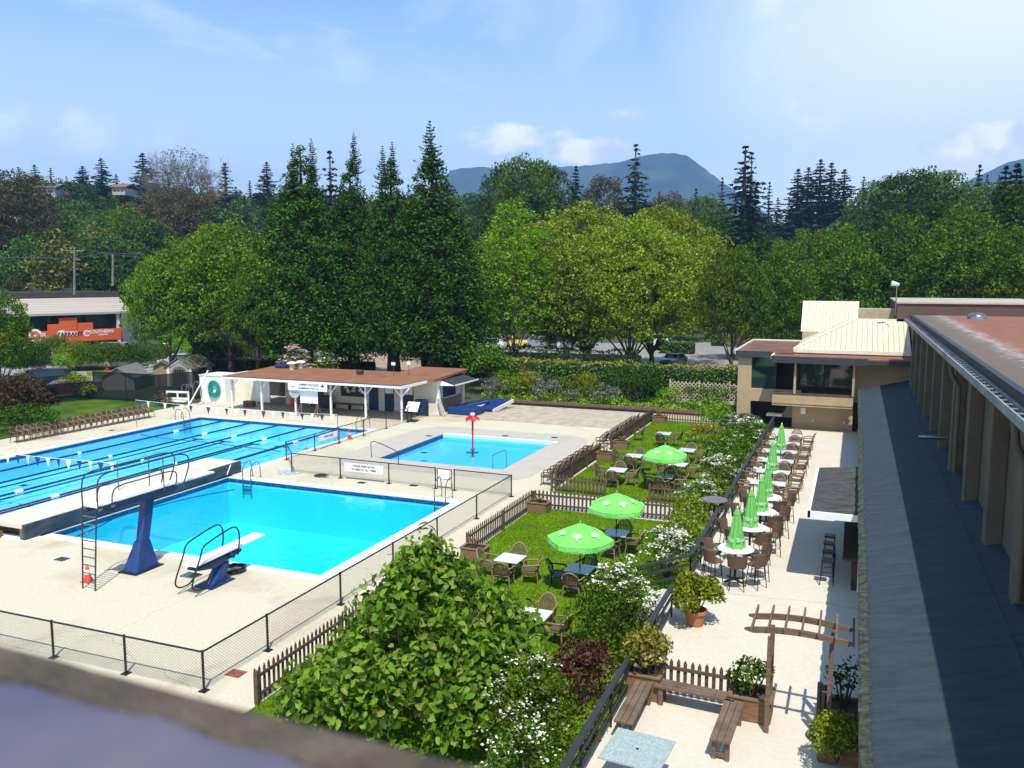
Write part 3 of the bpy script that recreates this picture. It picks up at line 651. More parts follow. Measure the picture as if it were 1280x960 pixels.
bal = MB().box(-4.6, .1, 54.6, YF-.003, 2.1, 2.25).build('balcony_slab', M['tan'], rc)
MB().box(-4.6, .1, 54.55, 54.72, 2.252, 2.82).build('parapet', M['tan'], bal); MB().box(-4.6, -4.45, 54.72, YF, 2.252, 2.82).build('parapet', M['tan'], bal)
MB().box(-4.62, .12, 54.52, 54.74, 2.823, 2.87).build('parapet_cap', M['darkbrown'], bal)
MB().box(-4.4, .05, 54.75, 55.0, 2.83, 2.86).build('window_box', pmat('redsill', (.22, .07, .04), .8, .2, 3), bal)
for x in (-3.36, .0): MB().box(x, x+.13, 54.6, 54.73, 2.87, 4.92).build('balcony_post', M['tan'], rc)
fl = MB().box(-7.0, -3.5, 55.8, 66, 5.0, 5.30).build('flat_roof', M['roofdark'], rc)
MB().box(-7.05, -4.7, 55.7, 55.797, 4.95, 5.34).build('fascia', M['fasciadark'], fl); MB().box(-7.1, -7.003, 55.7, 66, 5.1, 5.4).build('edge_trim', M['cream'], fl); MB().box(-7.0, -3.0, 66, 66.15, 5.1, 5.4).build('edge_trim', M['cream'], fl)
f2 = MB().box(-4.6, 3.3, 54.3, 59.9, 4.93, 5.17).build('balcony_roof', M['roofred'], rc)
MB().box(-4.7, .80, 54.15, 54.297, 4.80, 5.22).build('fascia', M['fasciadark'], f2); MB().box(.80, 3.3, 54.2, 54.297, 4.86, 5.1).build('fascia', M['fasciadark'], f2); MB().box(-4.72, -4.603, 54.15, 56.5, 5.0, 5.27).build('edge_trim', M['cream'], f2)
M['ribbed'] = pmat('ribbed', (.62, .56, .38), .55, .06, 1.2)
def ribroof(name, pts, parent, n=18):
    """ribbed sheet metal: planar quad with standing seams running up the slope; pts: bl, br, tr, tl"""
    bl, br, tr, tl = [Vector(p) for p in pts]; b = MB(); b.add([bl, br, tr, tl], [(0, 1, 2, 3)])
    o = b.build(name, M['ribbed'], parent)
    nrm = (br-bl).cross(tl-bl).normalized(); s_ = MB()
    ux = (br-bl); 
    for k in range(1, n):
        u = k/n; p0 = bl+ux*u
        # run parallel to the slope direction, clipped by the hip
        up = nrm.cross(ux.normalized()); up = -up if up.z < 0 else up
        H = (tr-br).dot(up); xt0 = (tl-bl).dot(ux.normalized()); xp = u*ux.length; h = H
        if xp < xt0: h = H*xp/xt0
        s_.bar(p0+nrm*.02, p0+up*h*.99+nrm*.02, .03, .05)
    s_.build('seams', pmat('ribseam', (.40, .35, .24), .6, .05, 2), o)
    return o
bl = PY(992, 433, 56.9); br = Vector((3.25, 56.9, bl.z-.02)); tl = PY(1066, 403, 62.0); tr = Vector((3.25, 62.0, tl.z))
bl.z = 5.42; br.z = 5.42; tl.z = tr.z = 7.1
r1_ = ribroof('ribbed_roof', (bl, br, tr, tl), rc, 22)
MB().add([bl, tl, Vector((tl.x, 67, 7.1)), Vector((bl.x, 67, 5.42))], [(0, 1, 2, 3)]).build('hip_side', M['ribbed'], rc)
MB().tube([bl+Vector((0, 0, .05)), tl+Vector((0, 0, .05))], .08, 6).build('hip_cap', M['cream'], rc)
MB().box(bl.x, 3.25, 56.78, 56.9, 5.25, 5.47).build('roof_edge', M['cream'], rc); MB().box(bl.x, 3.25, 57, 66, 5.17, 5.40).build('roof_base', M['tan'], rc)
MB().box(tl.x, 3.25, 62, 62.2, 6.9, 7.25).build('ridge_wall', M['cream'], rc)
# steeper sheet behind
a = PY(1003, 418, 67); c_ = PY(1006, 376, 70.5); d_ = PY(1072, 376, 70.5); e_ = PY(1066, 404, 67)
b_l = Vector((a.x, 67, 6.0)); b_r = Vector((e_.x+.2, 67, 6.0)); t_r = Vector((d_.x, 70.5, c_.z)); t_l = Vector((c_.x, 70.5, c_.z))
ribroof('ribbed_mansard', (b_l, b_r, t_r, t_l), rc, 14); MB().box(b_l.x, b_r.x, 66.9, 70, 4.6, 6.0).build('mansard_wall', M['tan'], rc)
MB().extr([b_l, t_l, Vector((t_l.x, 70.6, 6))], (-.12, 0, 0)).build('mansard_edge', M['cream'], rc)
MB().extr([b_r, t_r, Vector((t_r.x, 70.6, 6))], (.12, 0, 0)).build('mansard_edge', M['cream'], rc)
q0 = PY(1073, 386, 66); q1 = PY(1122, 394, 66)
MB().box(q0.x, q1.x, 66, 68, 6.8, q0.z).build('plant_screen', pmat('screenribs', (.42, .33, .2), .7, .1, 3), rc)
# brown parapet of the block behind the flat roof
M['paneltex'] = brickmat('paneltex', (.10, .058, .045), (.115, .07, .055), (.08, .045, .035), 2.6, 2.6, .9, axis='XZ', offset=.5, msize=.01)
M['parapetcap'] = pmat('parapetcap', (.42, .37, .28), .7, .1, 2)
hb = thing('hall_block', 'dark brown parapet block behind the flat brown roof', 'building', (9, 64, 0))
p0 = PY(1122, 377, 62)
MB().box(p0.x, 11.6, 62, 75, 0, p0.z-.12).build('wall', M['paneltex'], hb); MB().box(p0.x-.05, 11.6, 61.9, 75, p0.z-.117, p0.z-.01).build('coping', M['parapetcap'], hb)
MB().box(11.62, 26, 63, 75, 0, p0.z-.3).build('wall', M['paneltex'], hb); MB().box(11.62, 26, 62.9, 75, p0.z-.297, p0.z-.19).build('coping', M['parapetcap'], hb)
MB().box(10.9, 11.6, 61.6, 61.995, 7.0, p0.z-.02).build('buttress', M['darkbrown'], hb)
MB().box(3.35, 30, 53.75, 61.9, 6.0, 7.55).build('link_roof', M['roofred'], hb)
# lamp on pole over the roofs
lp = PY(1120, 377, 60.5); t = thing('roof_floodlight', 'small white floodlight on a thin pole above the brown roofs', 'floodlight', (lp.x, 60.5, 7.55))
top_ = PY(1120, 356, 60.5)
MB().tube([(lp.x, 60.5, 7.55), (lp.x, 60.5, top_.z)], .035, 6).build('pole', M['steel'], t); MB().lathe((0, 0, 0), [(0, 0), (.12, .02), (.16, .2), (.10, .34), (0, .36)], 12)
b = MB(); b.tube([(lp.x+.1, 60.5, top_.z), (lp.x-.3, 60.3, top_.z+.1)], [.11, .17], 10); b.build('lamp_head', M['white'], t, smooth=True)
# wall lantern, wall box and patio end box
t = rc
MB().box(-2.95, -2.65, 55.9, 55.997, 1.45, 1.85).build('wall_lantern', M['white'], rc); MB().box(-4.95, -4.05, 55.2, 55.9, 1.3, 1.42).build('hatch_shelf', M['cream'], rc)
for x in (-2.2, -.35): MB().lathe((x, 55.9, 1.0), [(.0, 0), (.06, .02), (.06, .1), (0, .12)], 8).build('wall_light', M['white'], rc)
# ================================================================== pool side
def text(s_, size, mt, parent, M4, name='lettering', bold=0.0, extrude=.003, align='CENTER', spacing=1.0):
    cu = bpy.data.curves.new(name, 'FONT'); cu.body = s_; cu.size = size; cu.extrude = extrude; cu.align_x = align; cu.align_y = 'CENTER'; cu.offset = bold; cu.space_character = spacing
    cu.resolution_u = 3
    o = bpy.data.objects.new(name, cu); col.objects.link(o)
    dg = bpy.context.evaluated_depsgraph_get(); me = bpy.data.meshes.new_from_object(o.evaluated_get(dg)); bpy.data.objects.remove(o, do_unlink=True)
    root = parent
    while root.parent is not None: root = root.parent
    Mi = (Matrix.Translation(root.location) @ Matrix.Rotation(root.rotation_euler.z, 4, 'Z')).inverted() if parent is not None else Matrix.Identity(4)
    me.transform(Mi @ M4); me.materials.clear(); me.materials.append(mt)
    return link(name, me, parent)
def face_mtx(pos, right, up):
    r_ = Vector(right).normalized(); u_ = Vector(up).normalized(); n_ = r_.cross(u_)
    m4 = Matrix.Identity(4)
    for j in range(3): m4[j][0] = r_[j]; m4[j][1] = u_[j]; m4[j][2] = n_[j]; m4[j][3] = pos[j]
    return m4

# ---- chain link fences
def chain(name, pts, h, posts, label, mesh=True, step=.085, skip=()):
    """posts: list of points; pts: run corners"""
    t = thing(name, label, 'fence', pts[0], group='black chain link fences round the pools')
    pb = []
    for (x, y) in posts:
        b = MB(); b.tube([(x, y, .0), (x, y, h+.04)], .032, 8); b.box(x-.1, x+.1, y-.1, y+.1, 0, .02); b.build('post', M['blackmetal'], t)
    for i in range(len(pts)-1):
        a = Vector((*pts[i][:2], 0)); c = Vector((*pts[i+1][:2], 0)); MB().tube([a+Vector((0, 0, h)), c+Vector((0, 0, h))], .026, 8).build('top_rail', M['blackmetal'], t)
    b = MB()
    for i in range(len(pts)-1):
        a = Vector((*pts[i][:2], 0)); c = Vector((*pts[i+1][:2], 0)); Ln = (c-a).length; d = (c-a)/Ln; hh = h-.04; s_ = -hh
        while s_ < Ln:
            for sg in (1, -1):
                # wire from bottom to top, clipped to the run
                u0, z0, u1, z1 = s_, .04, s_+hh, hh
                if u0 < 0: z0 += -u0; u0 = 0
                if u1 > Ln: z1 -= (u1-Ln); u1 = Ln
                if z1 > z0:
                    if sg < 0: z0, z1 = hh-z0+.04, hh-z1+.04
                    p = a+d*u0+Vector((0, 0, z0)); q = a+d*u1+Vector((0, 0, z1)); w2 = d*.0045+Vector((0, 0, 0)); k = Vector((-d.y, d.x, 0))*.004
                    b.add([p-w2, p+w2, q+w2, q-w2], [(0, 1, 2, 3)])
            s_ += step
    b.fixn = False
    b.build('wire_mesh', M['darksteel'], t)
    return t
FX = -14.27
ysr = [15.27, 17.7, 21.2, 24.4, 27.7, 31.3, 35.15]
chain('chain_link_fence', [(FX, 15.27, 0), (FX, 35.15, 0)], 1.0, [(FX, y) for y in ysr], 'long chain link fence between the diving pool and the picket fence')
chain('chain_link_fence', [(-34, 15.05, 0), (FX, 15.27, 0)], 1.0, [(x, 15.27-(FX-x)*.011) for x in (-16.75, -19.25, -21.75, -24.3)], 'near chain link fence across the bare deck behind the diving boards')
f_ = chain('chain_link_fence', [(-26.6, 35.4, 0), (-18.2, 35.2, 0)], 1.0, [(-26.6, 35.4), (-23.56, 35.25), (-20.74, 35.2), (-18.2, 35.2)], 'low fence between diving pool and wading pool, hung with a white notice')
f2_ = chain('chain_link_fence', [(-17.2, 35.2, 0), (FX, 35.15, 0)], 1.0, [(-17.2, 35.2)], 'short fence piece between the pool gate and the corner post')
chain('chain_link_fence', [(-28.75, 37.8, 0), (-28.5, 53.9, 0)], 1.0, [(-28.75, 37.8), (-28.7, 40.4), (-28.7, 42.9), (-28.65, 45.6), (-28.6, 48.3), (-28.5, 51.0), (-28.5, 53.9)], 'low fence along the lap pool leading back to the shelter')
chain('chain_link_fence', [(-28.75, 37.8, 0), (-26.6, 35.4, 0)], 1.0, [], 'short slanting fence panel between lap pool and diving pool')
g_ = thing('pool_gate', 'small tubular gate with a white notice in the low fence', 'gate', (-17.7, 35.2, 0))
b = MB()
for x in (-18.1, -17.35): b.tube([(x, 35.2, .08), (x, 35.2, 1.0)], .025, 6)
for z in (.1, .5, .98): b.tube([(-18.1, 35.2, z), (-17.35, 35.2, z)], .02, 6)
b.build('gate_frame', M['darksteel'], g_); MB().box(-18.0, -17.45, 35.14, 35.16, .52, .95).build('notice', M['white'], g_)
s1 = thing('fence_notice', 'long white notice hung on the low fence by the wading pool', 'sign', (-22.1, 35.15, 0))
MB().box(-23.2, -21.0, 35.10, 35.13, .45, .86).build('board', M['white'], s1)
text('PLEASE KEEP GATES', .14, M['charcoal'], s1, face_mtx((-22.1, 35.095, .74), (1, 0, 0), (0, 0, 1)), bold=.003)
text('CLOSED AT ALL TIMES', .14, M['charcoal'], s1, face_mtx((-22.1, 35.095, .57), (1, 0, 0), (0, 0, 1)), bold=.003)
s1 = thing('fence_notice', 'white notice on the fence beside the lap pool corner', 'sign', (-28.7, 41.8, 0))
MB().box(-28.62, -28.60, 40.7, 42.7, .5, .85).build('board', M['white'], s1)
text('POOL RULES', .16, M['charcoal'], s1, face_mtx((-28.595, 41.7, .68), (0, 1, 0), (0, 0, 1)), bold=.003)
# black windscreen fence round the left-hand lawn
def screenfence(pts, h, label):
    t = thing('windscreen_fence', label, 'fence', pts[0]); 
    b = MB(); pb = MB(); rl = MB()
    for i in range(len(pts)-1):
        a = Vector(pts[i]); c = Vector(pts[i+1]); k = Vector((0, 0, 1)); b.add([a+k*.08, c+k*.08, c+k*h, a+k*h], [(0, 1, 2, 3)]); rl.tube([a+k*h, c+k*h], .03, 6)
        n_ = max(1, int((c-a).length/3))
        for j in range(n_): p = a.lerp(c, j/n_); MB().tube([p, p+k*(h+.05)], .035, 6).build('post', M['blackmetal'], t)
    b.build('screen', M['windscreen'], t); rl.build('top_rail', M['blackmetal'], t)
A_ = P(-60, 516); B_ = P(118, 499); C_ = P(200, 504.5); D_ = P(262, 497)
screenfence([tuple(A_), tuple(B_)], 1.5, 'black mesh windscreen fence in front of the parked cars')
screenfence([tuple(B_), tuple(C_), tuple(D_)], 2.3, 'black mesh windscreen fence in front of the garden sheds')
MB().tube([P(-60, 514, .1), P(57, 502, .1)], .08, 6)
kb = MB(); kb.bar(P(-60, 514.5, .12), P(57, 502, .12), .25, .22); tag(kb.build('timber_kerb', M['cream']), 'pale timber kerb at the foot of the fence by the left lawn', 'kerb')

# ---- concrete bulkhead between lap and diving pool
bk = thing('bulkhead', 'long concrete bulkhead walkway between lap pool and diving pool', 'bulkhead', (-30, 28, 0))
M['bulkside'] = pmat('bulkside', (.03, .05, .08), .7, .35, 1.6, .3, 20, c2=(.06, .08, .105), stretch=(1, 1, 3), detail=8)
MB().box(-31.1, -29.06, 22.02, 34.3, .46, .62).build('deck_slab', M['patio'], bk)
MB().box(-29.055, -28.93, 22.0, 34.32, -.12, .62).build('side_wall', M['bulkside'], bk)
MB().box(-31.05, -29.06, 22.5, 34.3, -.1, .458).build('core', M['wooddark'], bk)
MB().box(-29.2, -29.058, 22.0, 22.3, 0, .458).build('end_post', M['woodgray'], bk)
MB().tube([(-28.9, 33.2, .15), (-28.9, 33.5, .6)], .025, 6).build('grab_bar', M['white'], bk)
tag(MB().bar((-31.6, 21.7, .14), (-30.2, 21.95, .14), .25, .25).build('timber_block', pmat('redwood', (.26, .10, .05), .8, .2, 3)), 'reddish timber block tucked under the near end of the bulkhead', 'timber')
# hose lying across the diving pool's water
def catm(pts, n=8):
    pts = [Vector(p) for p in pts]; out_ = []
    for i in range(len(pts)-1):
        p0 = pts[max(0, i-1)]; p1 = pts[i]; p2 = pts[i+1]; p3 = pts[min(len(pts)-1, i+2)]
        for k in range(n):
            t = k/n; out_.append(.5*((2*p1)+(p2-p0)*t+(2*p0-5*p1+4*p2-p3)*t*t+(3*p1-p0-3*p2+p3)*t**3))
    out_.append(pts[-1]); return out_
hs = [P(*q, -.11) for q in ((92, 672), (120, 660), (150, 645), (185, 636), (235, 623), (293, 612))]
tag(MB().tube(catm(hs), .022, 6).build('vacuum_hose', M['navy']), 'dark hose floating across the diving pool', 'hose')
hs = [P(*q, -.11) for q in ((176, 543), (205, 548), (250, 552), (300, 558), (350, 564))]
tag(MB().tube(catm(hs), .02, 6).build('vacuum_hose', M['navy']), 'thin dark hose crossing the far lanes of the lap pool', 'hose')

# ---- three metre board
db = thing('high_diving_board', 'three metre diving board on a slanted blue post with steel ladder', 'diving board', (-22.43, 21, 0))
bx = -22.43
MB().box(bx-.26, bx+.26, 19.45, 24.8, 2.66, 2.715).build('board', M['white'], db)
HZ = 2.66; Y0 = 19.4
MB().box(bx-.30, bx-.262, Y0+.1, 22.8, HZ-.18, HZ+.03).build('side_beam', M['navy'], db); MB().box(bx+.262, bx+.30, Y0+.1, 22.8, HZ-.18, HZ+.03).build('side_beam', M['navy'], db)
MB().cbox((bx, 22.1, HZ-.10), (.7, .12, .12)).build('cross_bar', M['navy'], db)
b = MB(); b.extr([(bx-.14, 21.25, .9), (bx-.14, 21.60, .9), (bx-.14, 22.0, HZ), (bx-.14, 21.6, HZ)], (.28, 0, 0)); post = b.build('post', M['blue'], db, bevel=.015)
b = MB(); v = [(bx-.36, 20.85, 0), (bx+.28, 20.85, 0), (bx+.28, 21.85, 0), (bx-.36, 21.85, 0), (bx-.15, 21.22, 1.0), (bx+.15, 21.22, 1.0), (bx+.15, 21.62, 1.0), (bx-.15, 21.62, 1.0)]
b.add(v, [(0, 1, 5, 4), (1, 2, 6, 5), (2, 3, 7, 6), (3, 0, 4, 7)]); b.build('base_gusset', M['blue'], db)
MB().box(bx-.46, bx+.38, 20.72, 21.98, .001, .035).build('base_plate', M['blackmetal'], db)
lt0 = P(103.5, 735.5); lt1 = P(119, 739); top0 = Vector((bx-.31, Y0-.05, HZ)); top1 = Vector((bx+.31, Y0-.05, HZ))
lad = MB()
for a, c in ((lt0, top0), (lt1, top1)): lad.tube([a, c], .026, 8)
lad = lad.build('ladder', M['darksteel'], db)
b = MB()
for k in range(1, 10):
    u = k/10; b.tube([lt0.lerp(top0, u), lt1.lerp(top1, u)], .02, 6)
b.build('rungs', M['steel'], lad)
for sx in (-1, 1):
    x = bx+sx*.33; dz = HZ-2.9; dy = Y0-18.8
    T_ = lambda pts: [(p_[0], p_[1]+dy, p_[2]+dz) for p_ in pts]
    r_ = MB(); r_.tube(catm(T_([(x, 18.8, 2.9), (x, 18.8, 3.5), (x, 18.9, 3.85), (x, 19.25, 3.98), (x, 20.2, 3.98), (x, 21.3, 3.98), (x, 22.3, 3.98), (x, 22.75, 3.85), (x, 22.8, 3.45), (x, 22.5, 2.85)]), 5), .024, 7); r_.build('handrail', M['darksteel'], db)
    r_ = MB(); r_.tube(catm(T_([(x, 19.35, 2.85), (x, 19.4, 3.25), (x, 19.65, 3.45), (x, 20.6, 3.47), (x, 21.7, 3.47), (x, 22.15, 3.38), (x, 22.2, 3.1), (x, 22.1, 2.85)]), 5), .022, 7); r_.build('lower_rail', M['darksteel'], db)
    MB().tube(T_([(x, 21.6, 2.8), (x, 21.6, 3.98)]), .022, 6).build('rail_post', M['steel'], db)
    for y in (18.85, 19.35): MB().cbox((x, y+dy, 2.86+dz), (.1, .16, .08)).build('rail_clamp', M['steel'], db)
# ---- one metre board
lb = thing('low_diving_board', 'low white springboard on a short blue stand with looped handrails', 'diving board', (-19.3, 21.4, 0))
lx = -19.13
MB().extr([(lx-.25, 20.1, .92), (lx-.25, 23.5, .99), (lx-.25, 23.5, 1.04), (lx-.25, 20.1, .98)], (.5, 0, 0)).build('board', M['white'], lb)
b = MB(); b.extr([(lx-.17, 20.85, 0), (lx-.17, 21.5, 0), (lx-.17, 21.75, .62), (lx-.17, 21.4, .62)], (.34, 0, 0)); b.build('stand', M['blue'], lb, bevel=.02)
MB().box(lx-.36, lx+.36, 20.65, 21.75, .002, .04).build('base_plate', M['navy'], lb)
MB().extr([(lx-.2, 20.2, .82), (lx-.2, 22.3, .88), (lx-.2, 22.3, .78), (lx-.2, 21.0, .60), (lx-.2, 20.2, .76)], (.4, 0, 0)).build('cradle', M['navy'], lb)
MB().tube([(lx-.34, 21.75, .82), (lx+.34, 21.75, .82)], .09, 10).build('fulcrum', M['navy'], lb)
MB().box(lx-.28, lx+.28, 19.95, 20.35, .60, .64).build('step', M['steel'], lb)
for sx in (-1, 1):
    x = lx+sx*.34
    MB().tube(catm([(x, 21.95, .78), (x, 22.05, 1.25), (x, 22.0, 1.62), (x, 21.7, 1.78), (x, 20.7, 1.62), (x, 20.35, 1.5), (x, 20.2, 1.2), (x, 19.85, .55), (x, 19.85, .32), (x, 20.1, .2), (x, 20.5, .25), (x, 20.75, .6)], 6), .026, 8).build('handrail', M['blackmetal'], lb)
# coil of hose
b = MB(); c = P(285, 717)
cp = []
for k in range(90): a = k*.42; cp.append((c.x+(.38+.06*math.sin(k*.9))*math.cos(a), c.y+.25+(.42+.05*math.cos(k*1.3))*math.sin(a), .04+.10*(k/90)+.02*math.sin(k*2.3)))
tag(b.tube(cp, .032, 6).build('hose_coil', M['blackmetal']), 'coil of black hose on the deck beside the low springboard', 'hose')
# cones
def cone(p, label, s=1.0):
    t = thing('traffic_cone', label, 'cone', p, group='orange traffic cones on the pool deck')
    b = LMB(); b.box(-.17*s, .17*s, -.17*s, .17*s, .0, .03*s); b.build('foot', M['orange'], t)
    b = LMB(); b.lathe((0, 0, 0), [(.14*s, .03*s), (.09*s, .27*s)], 14); b.build('body', M['orange'], t, smooth=True)
    b = LMB(); b.lathe((0, 0, 0), [(.09*s, .27*s), (.065*s, .42*s)], 14); b.build('white_band', M['white'], t, smooth=True)
    b = LMB(); b.lathe((0, 0, 0), [(.065*s, .42*s), (.03*s, .6*s), (.0, .6*s)], 14); b.build('tip', M['orange'], t, smooth=True)
cone(P(110, 727), 'orange traffic cone leaning place at the foot of the high board ladder'.replace('leaning place ', ''), 1.0)
cone(P(437, 549), 'orange traffic cone beside the fence at the far lap pool corner', 1.05)
# drains
for q, lab in (((46.5*1.0+31, 699), 'small square grate on the deck left of the high board ladder'), ((266, 733), 'small square grate beside the stand of the low springboard'), ((295, 842), 'rusty square grate outside the corner of the near fence')):
    p = P(*q); tag(MB().box(p.x-.22, p.x+.22, p.y-.18, p.y+.18, .003, .012).build('drain_grate', pmat('rust', (.20, .07, .035), .8, .3, 8) if q[0] == 295 else M['darksteel']), lab, 'drain')
k = 0
DR = [(536, 545), (610, 546), (530, 566), (452, 603.5), (517, 607), (632, 545), (693, 547), (734, 558), (683, 594), (30, 607), (140, 538)]
names = ['far deck drain by the shelter end', 'deck drain behind the red water mushroom', 'deck drain beside the wading pool', 'deck drain under the white fence notice', 'deck drain left of the pool gate', 'deck drain in front of the blue mats', 'far deck drain near the gravel bed', 'deck drain near the far corner of the wading pool surround', 'deck drain near the stacked brown chairs', 'deck drain beside the left pool ladder', 'deck drain by the far flag pole']
for q, lab in zip(DR, names):
    p = P(*q); tag(MB().box(p.x-.2, p.x+.2, p.y-.15, p.y+.15, .009, .014).build('deck_drain', M['darksteel']), 'small dark '+lab, 'drain', 'small drains set in the pool deck')
# pool ladders (pairs of bent rails)
def poolladder(p, d, label, w=.5, h=.8):
    """p: point at pool edge between rails, d: unit vector pointing away from the pool"""
    t = thing('pool_ladder', label, 'pool ladder', (p[0], p[1], 0), group='steel grab rails at the pool edges')
    d = Vector((d[0], d[1], 0)); s_ = Vector((-d.y, d.x, 0)); p = Vector((p[0], p[1], 0))
    for sg in (-1, 1):
        q = p+s_*w/2*sg
        pts = [q+d*.65+Vector((0, 0, .03)), q+d*.62+Vector((0, 0, .45)), q+d*.5+Vector((0, 0, h*.95)), q+d*.28+Vector((0, 0, h)), q+Vector((0, 0, h*.8)), q-d*.1+Vector((0, 0, .3)), q-d*.1+Vector((0, 0, -.9))]
        MB().tube(catm(pts, 5), .026, 7).build('rail', M['steel'], t)
    b = MB()
    for z in (-.32, -.5): b.bar(p-s_*w/2-d*.1+Vector((0, 0, z)), p+s_*w/2-d*.1+Vector((0, 0, z)), .08, .03)
    b.build('treads', M['darksteel'], t)
poolladder((-43.4, 28.1), (-1, 0), 'steel pool ladder on the left edge of the lap pool nearest the camera', .9)
poolladder((-43.4, 45.9), (-1, 0), 'steel pool ladder at the far left corner of the lap pool', .6)
poolladder((-30.0, 47.4), (0, 1), 'steel pool ladder at the far end of the lap pool by the fence', .6)
poolladder((-27.6, 33.2), (0, 1), 'steel pool ladder at the far end of the diving pool beside the bulkhead', .5, .85)
poolladder((-16.9, 33.2), (0, 1), 'steel pool ladder at the far right corner of the diving pool', .55, 1.0)
# handrails of the wading pool
t = thing('entry_rail', 'thin bent steel rail at the left corner of the wading pool', 'handrail', (-24.7, 40, 0))
MB().tube(catm([P(464.5, 572), P(464.5, 556, .0)+Vector((0, 0, 0)), ][:1]+[(-24.72, 40.06, .6), (-24.7, 40.06, .85), (-24.3, 39.9, .95), (-22.9, 39.4, .72), (-22.5, 39.2, .55), (-22.5, 39.2, 0)], 5), .024, 6).build('rail', M['darksteel'], t)
t = thing('entry_rail', 'short bent steel rail standing in the wading pool', 'handrail', (-17.4, 40.2, 0))
MB().tube(catm([(-17.55, 40.6, -.5), (-17.55, 40.6, .5), (-17.5, 40.65, .62), (-17.15, 41.2, .78), (-17.05, 41.25, .6), (-17.05, 41.25, -.5)], 5), .024, 6).build('rail', M['steel'], t)
# water mushroom
mu = thing('water_mushroom', 'red fountain post with folded petal top standing in the wading pool', 'fountain', (-20.59, 44.65, -.5))
mc = Vector((-20.59, 44.65, 0))
MB().tube([mc+Vector((0, 0, -.5)), mc+Vector((0, 0, 1.8))], .055, 10).build('post', M['red'], mu)
MB().lathe(mc, [(.0, -.06), (.16, -.07), (.14, -.1)], 12).build('foot_ring', M['steel'], mu)
for k in range(5):
    a = k*2*math.pi/5+.3; b = MB(); c0 = mc+Vector((0, 0, 1.95)); d = Vector((math.cos(a), math.sin(a), 0)); s_ = Vector((-d.y, d.x, 0))
    b.add([c0+d*.05+s_*.10, c0+d*.05-s_*.10, c0+d*.36-s_*.24+Vector((0, 0, -.20)), c0+d*.42+Vector((0, 0, -.34)), c0+d*.36+s_*.24+Vector((0, 0, -.20))], [(0, 1, 2, 3, 4)])
    b.add([p+Vector((0, 0, .03)) for p in b.v[:5]], [(0, 1, 2, 3, 4)]); b.build('petal', M['red'], mu)
MB().lathe(mc+Vector((0, 0, 1.92)), [(.0, .0), (.14, .02), (.15, .12), (.1, .18), (0, .19)], 12).build('cap', M['white'], mu, smooth=True)
# white lidded clutter on deck beside slanting fence
p = P(398, 596); tag(MB().tube([(p.x+.28*math.cos(a*.7)+.012*a, p.y+.18*math.sin(a*.7), .04+.004*a) for a in range(28)], .03, 6).build('strap_bundle', M['charcoal']), 'small bundle of dark straps on the deck by the diving pool end', 'straps')
p = P(360, 591); tag(MB().prism([(p.x+.8*math.cos(R(a))*(.8+.2*math.sin(a*.05)), p.y+.5*math.sin(R(a))) for a in range(0, 360, 24)], .009, .03).build('ground_sheet', pmat('plasticsheet', (.35, .45, .5), .35, .3, 5, c2=(.6, .66, .68))), 'crumpled pale plastic sheet lying by the slanting fence panel', 'plastic sheet')

# ---- covered shelter
sh = thing('pool_shelter', 'open pool shelter with white braced posts and brown flat roof', 'shelter', (-36, 53, 0))
RY0, RY1 = 50.45, 56.7
rf = MB(); rf.extr([(-43.95, RY0, 2.60), (-43.95, RY1, 2.78), (-43.95, RY1, 2.62), (-43.95, RY0, 2.44)], (15.4, 0, 0)); rf = rf.build('roof', M['roofred'], sh)
MB().box(-44.0, -28.5, RY0-.05, RY0-.003, 2.42, 2.575).build('fascia', M['white'], rf); MB().box(-28.545, -28.45, RY0-.05, 53.9, 2.42, 2.6).build('fascia', M['white'], rf); MB().box(-44.05, -43.955, RY0-.05, RY1, 2.45, 2.68).build('fascia', M['white'], rf)
MB().box(-43.9, -28.6, RY0-.045, RY0+.03, 2.60, 2.63).build('drip_edge', M['wooddark'], rf)
rf2 = MB(); rf2.extr([(-32.2, 53.95, 2.72), (-32.2, 59.6, 2.92), (-32.2, 59.6, 2.8), (-32.2, 53.95, 2.5)], (4.35, 0, 0)); rf2.build('annex_roof', M['roofred'], sh)
for i, x in enumerate((-43.55, -40.8, -37.75, -34.7, -31.8, -28.9)):
    b = MB(); w_ = .06; b.box(x-w_, x+w_, 50.9, 51.02, 0, 2.45); pst = b.build('post', M['white'], sh)
    if i != 2:
        b = MB()
        for sg in (-1, 1):
            if i == 0 and sg < 0: continue
            b.bar((x+sg*.03, 50.96, 1.78), (x+sg*.62, 50.96, 2.42), .06, .07)
        b.build('brace', M['white'], pst)
WY = 54.85
MB().box(-39.4, -28.2, WY, WY+.2, 0, 2.5).build('back_wall', M['cream'], sh); MB().box(-28.4, -28.2, WY+.2, 59.4, 0, 2.55).build('side_wall', M['cream'], sh); MB().box(-41.6, -40.6, WY+.0, WY+.2, 0, 2.5).build('back_wall', M['cream'], sh)
MB().box(-46, -28.4, 58.5, 58.7, 0, 2.5).build('rear_wall', M['darkbrown'], sh)
MB().box(-43.3, -42.0, 53.4, 53.5, .3, 2.1).build('white_partition', M['white'], sh)
for (x0, x1, lab) in ((-39.3, -38.0, 'entrance_door'),): MB().box(x0, x1, WY-.02, WY-.003, 0, 2.3).build('door', M['navy'], sh)
for (x0, x1) in ((-33.9, -33.1), (-32.55, -31.75), (-31.0, -30.1)):
    d = MB().box(x0, x1, WY-.04, WY-.003, .0, 2.1 if x0 < -33 else 1.15).build('door', M['blue'] if 0 else M['navy'], sh)
    if x0 > -33: MB().box(x0, x1, WY-.04, WY-.003, 1.152, 2.1).build('opening', M['charcoal'], sh); MB().box(x0+.05, x1-.05, WY-.05, WY-.042, 1.35, 1.95).build('notice', M['white'], sh)
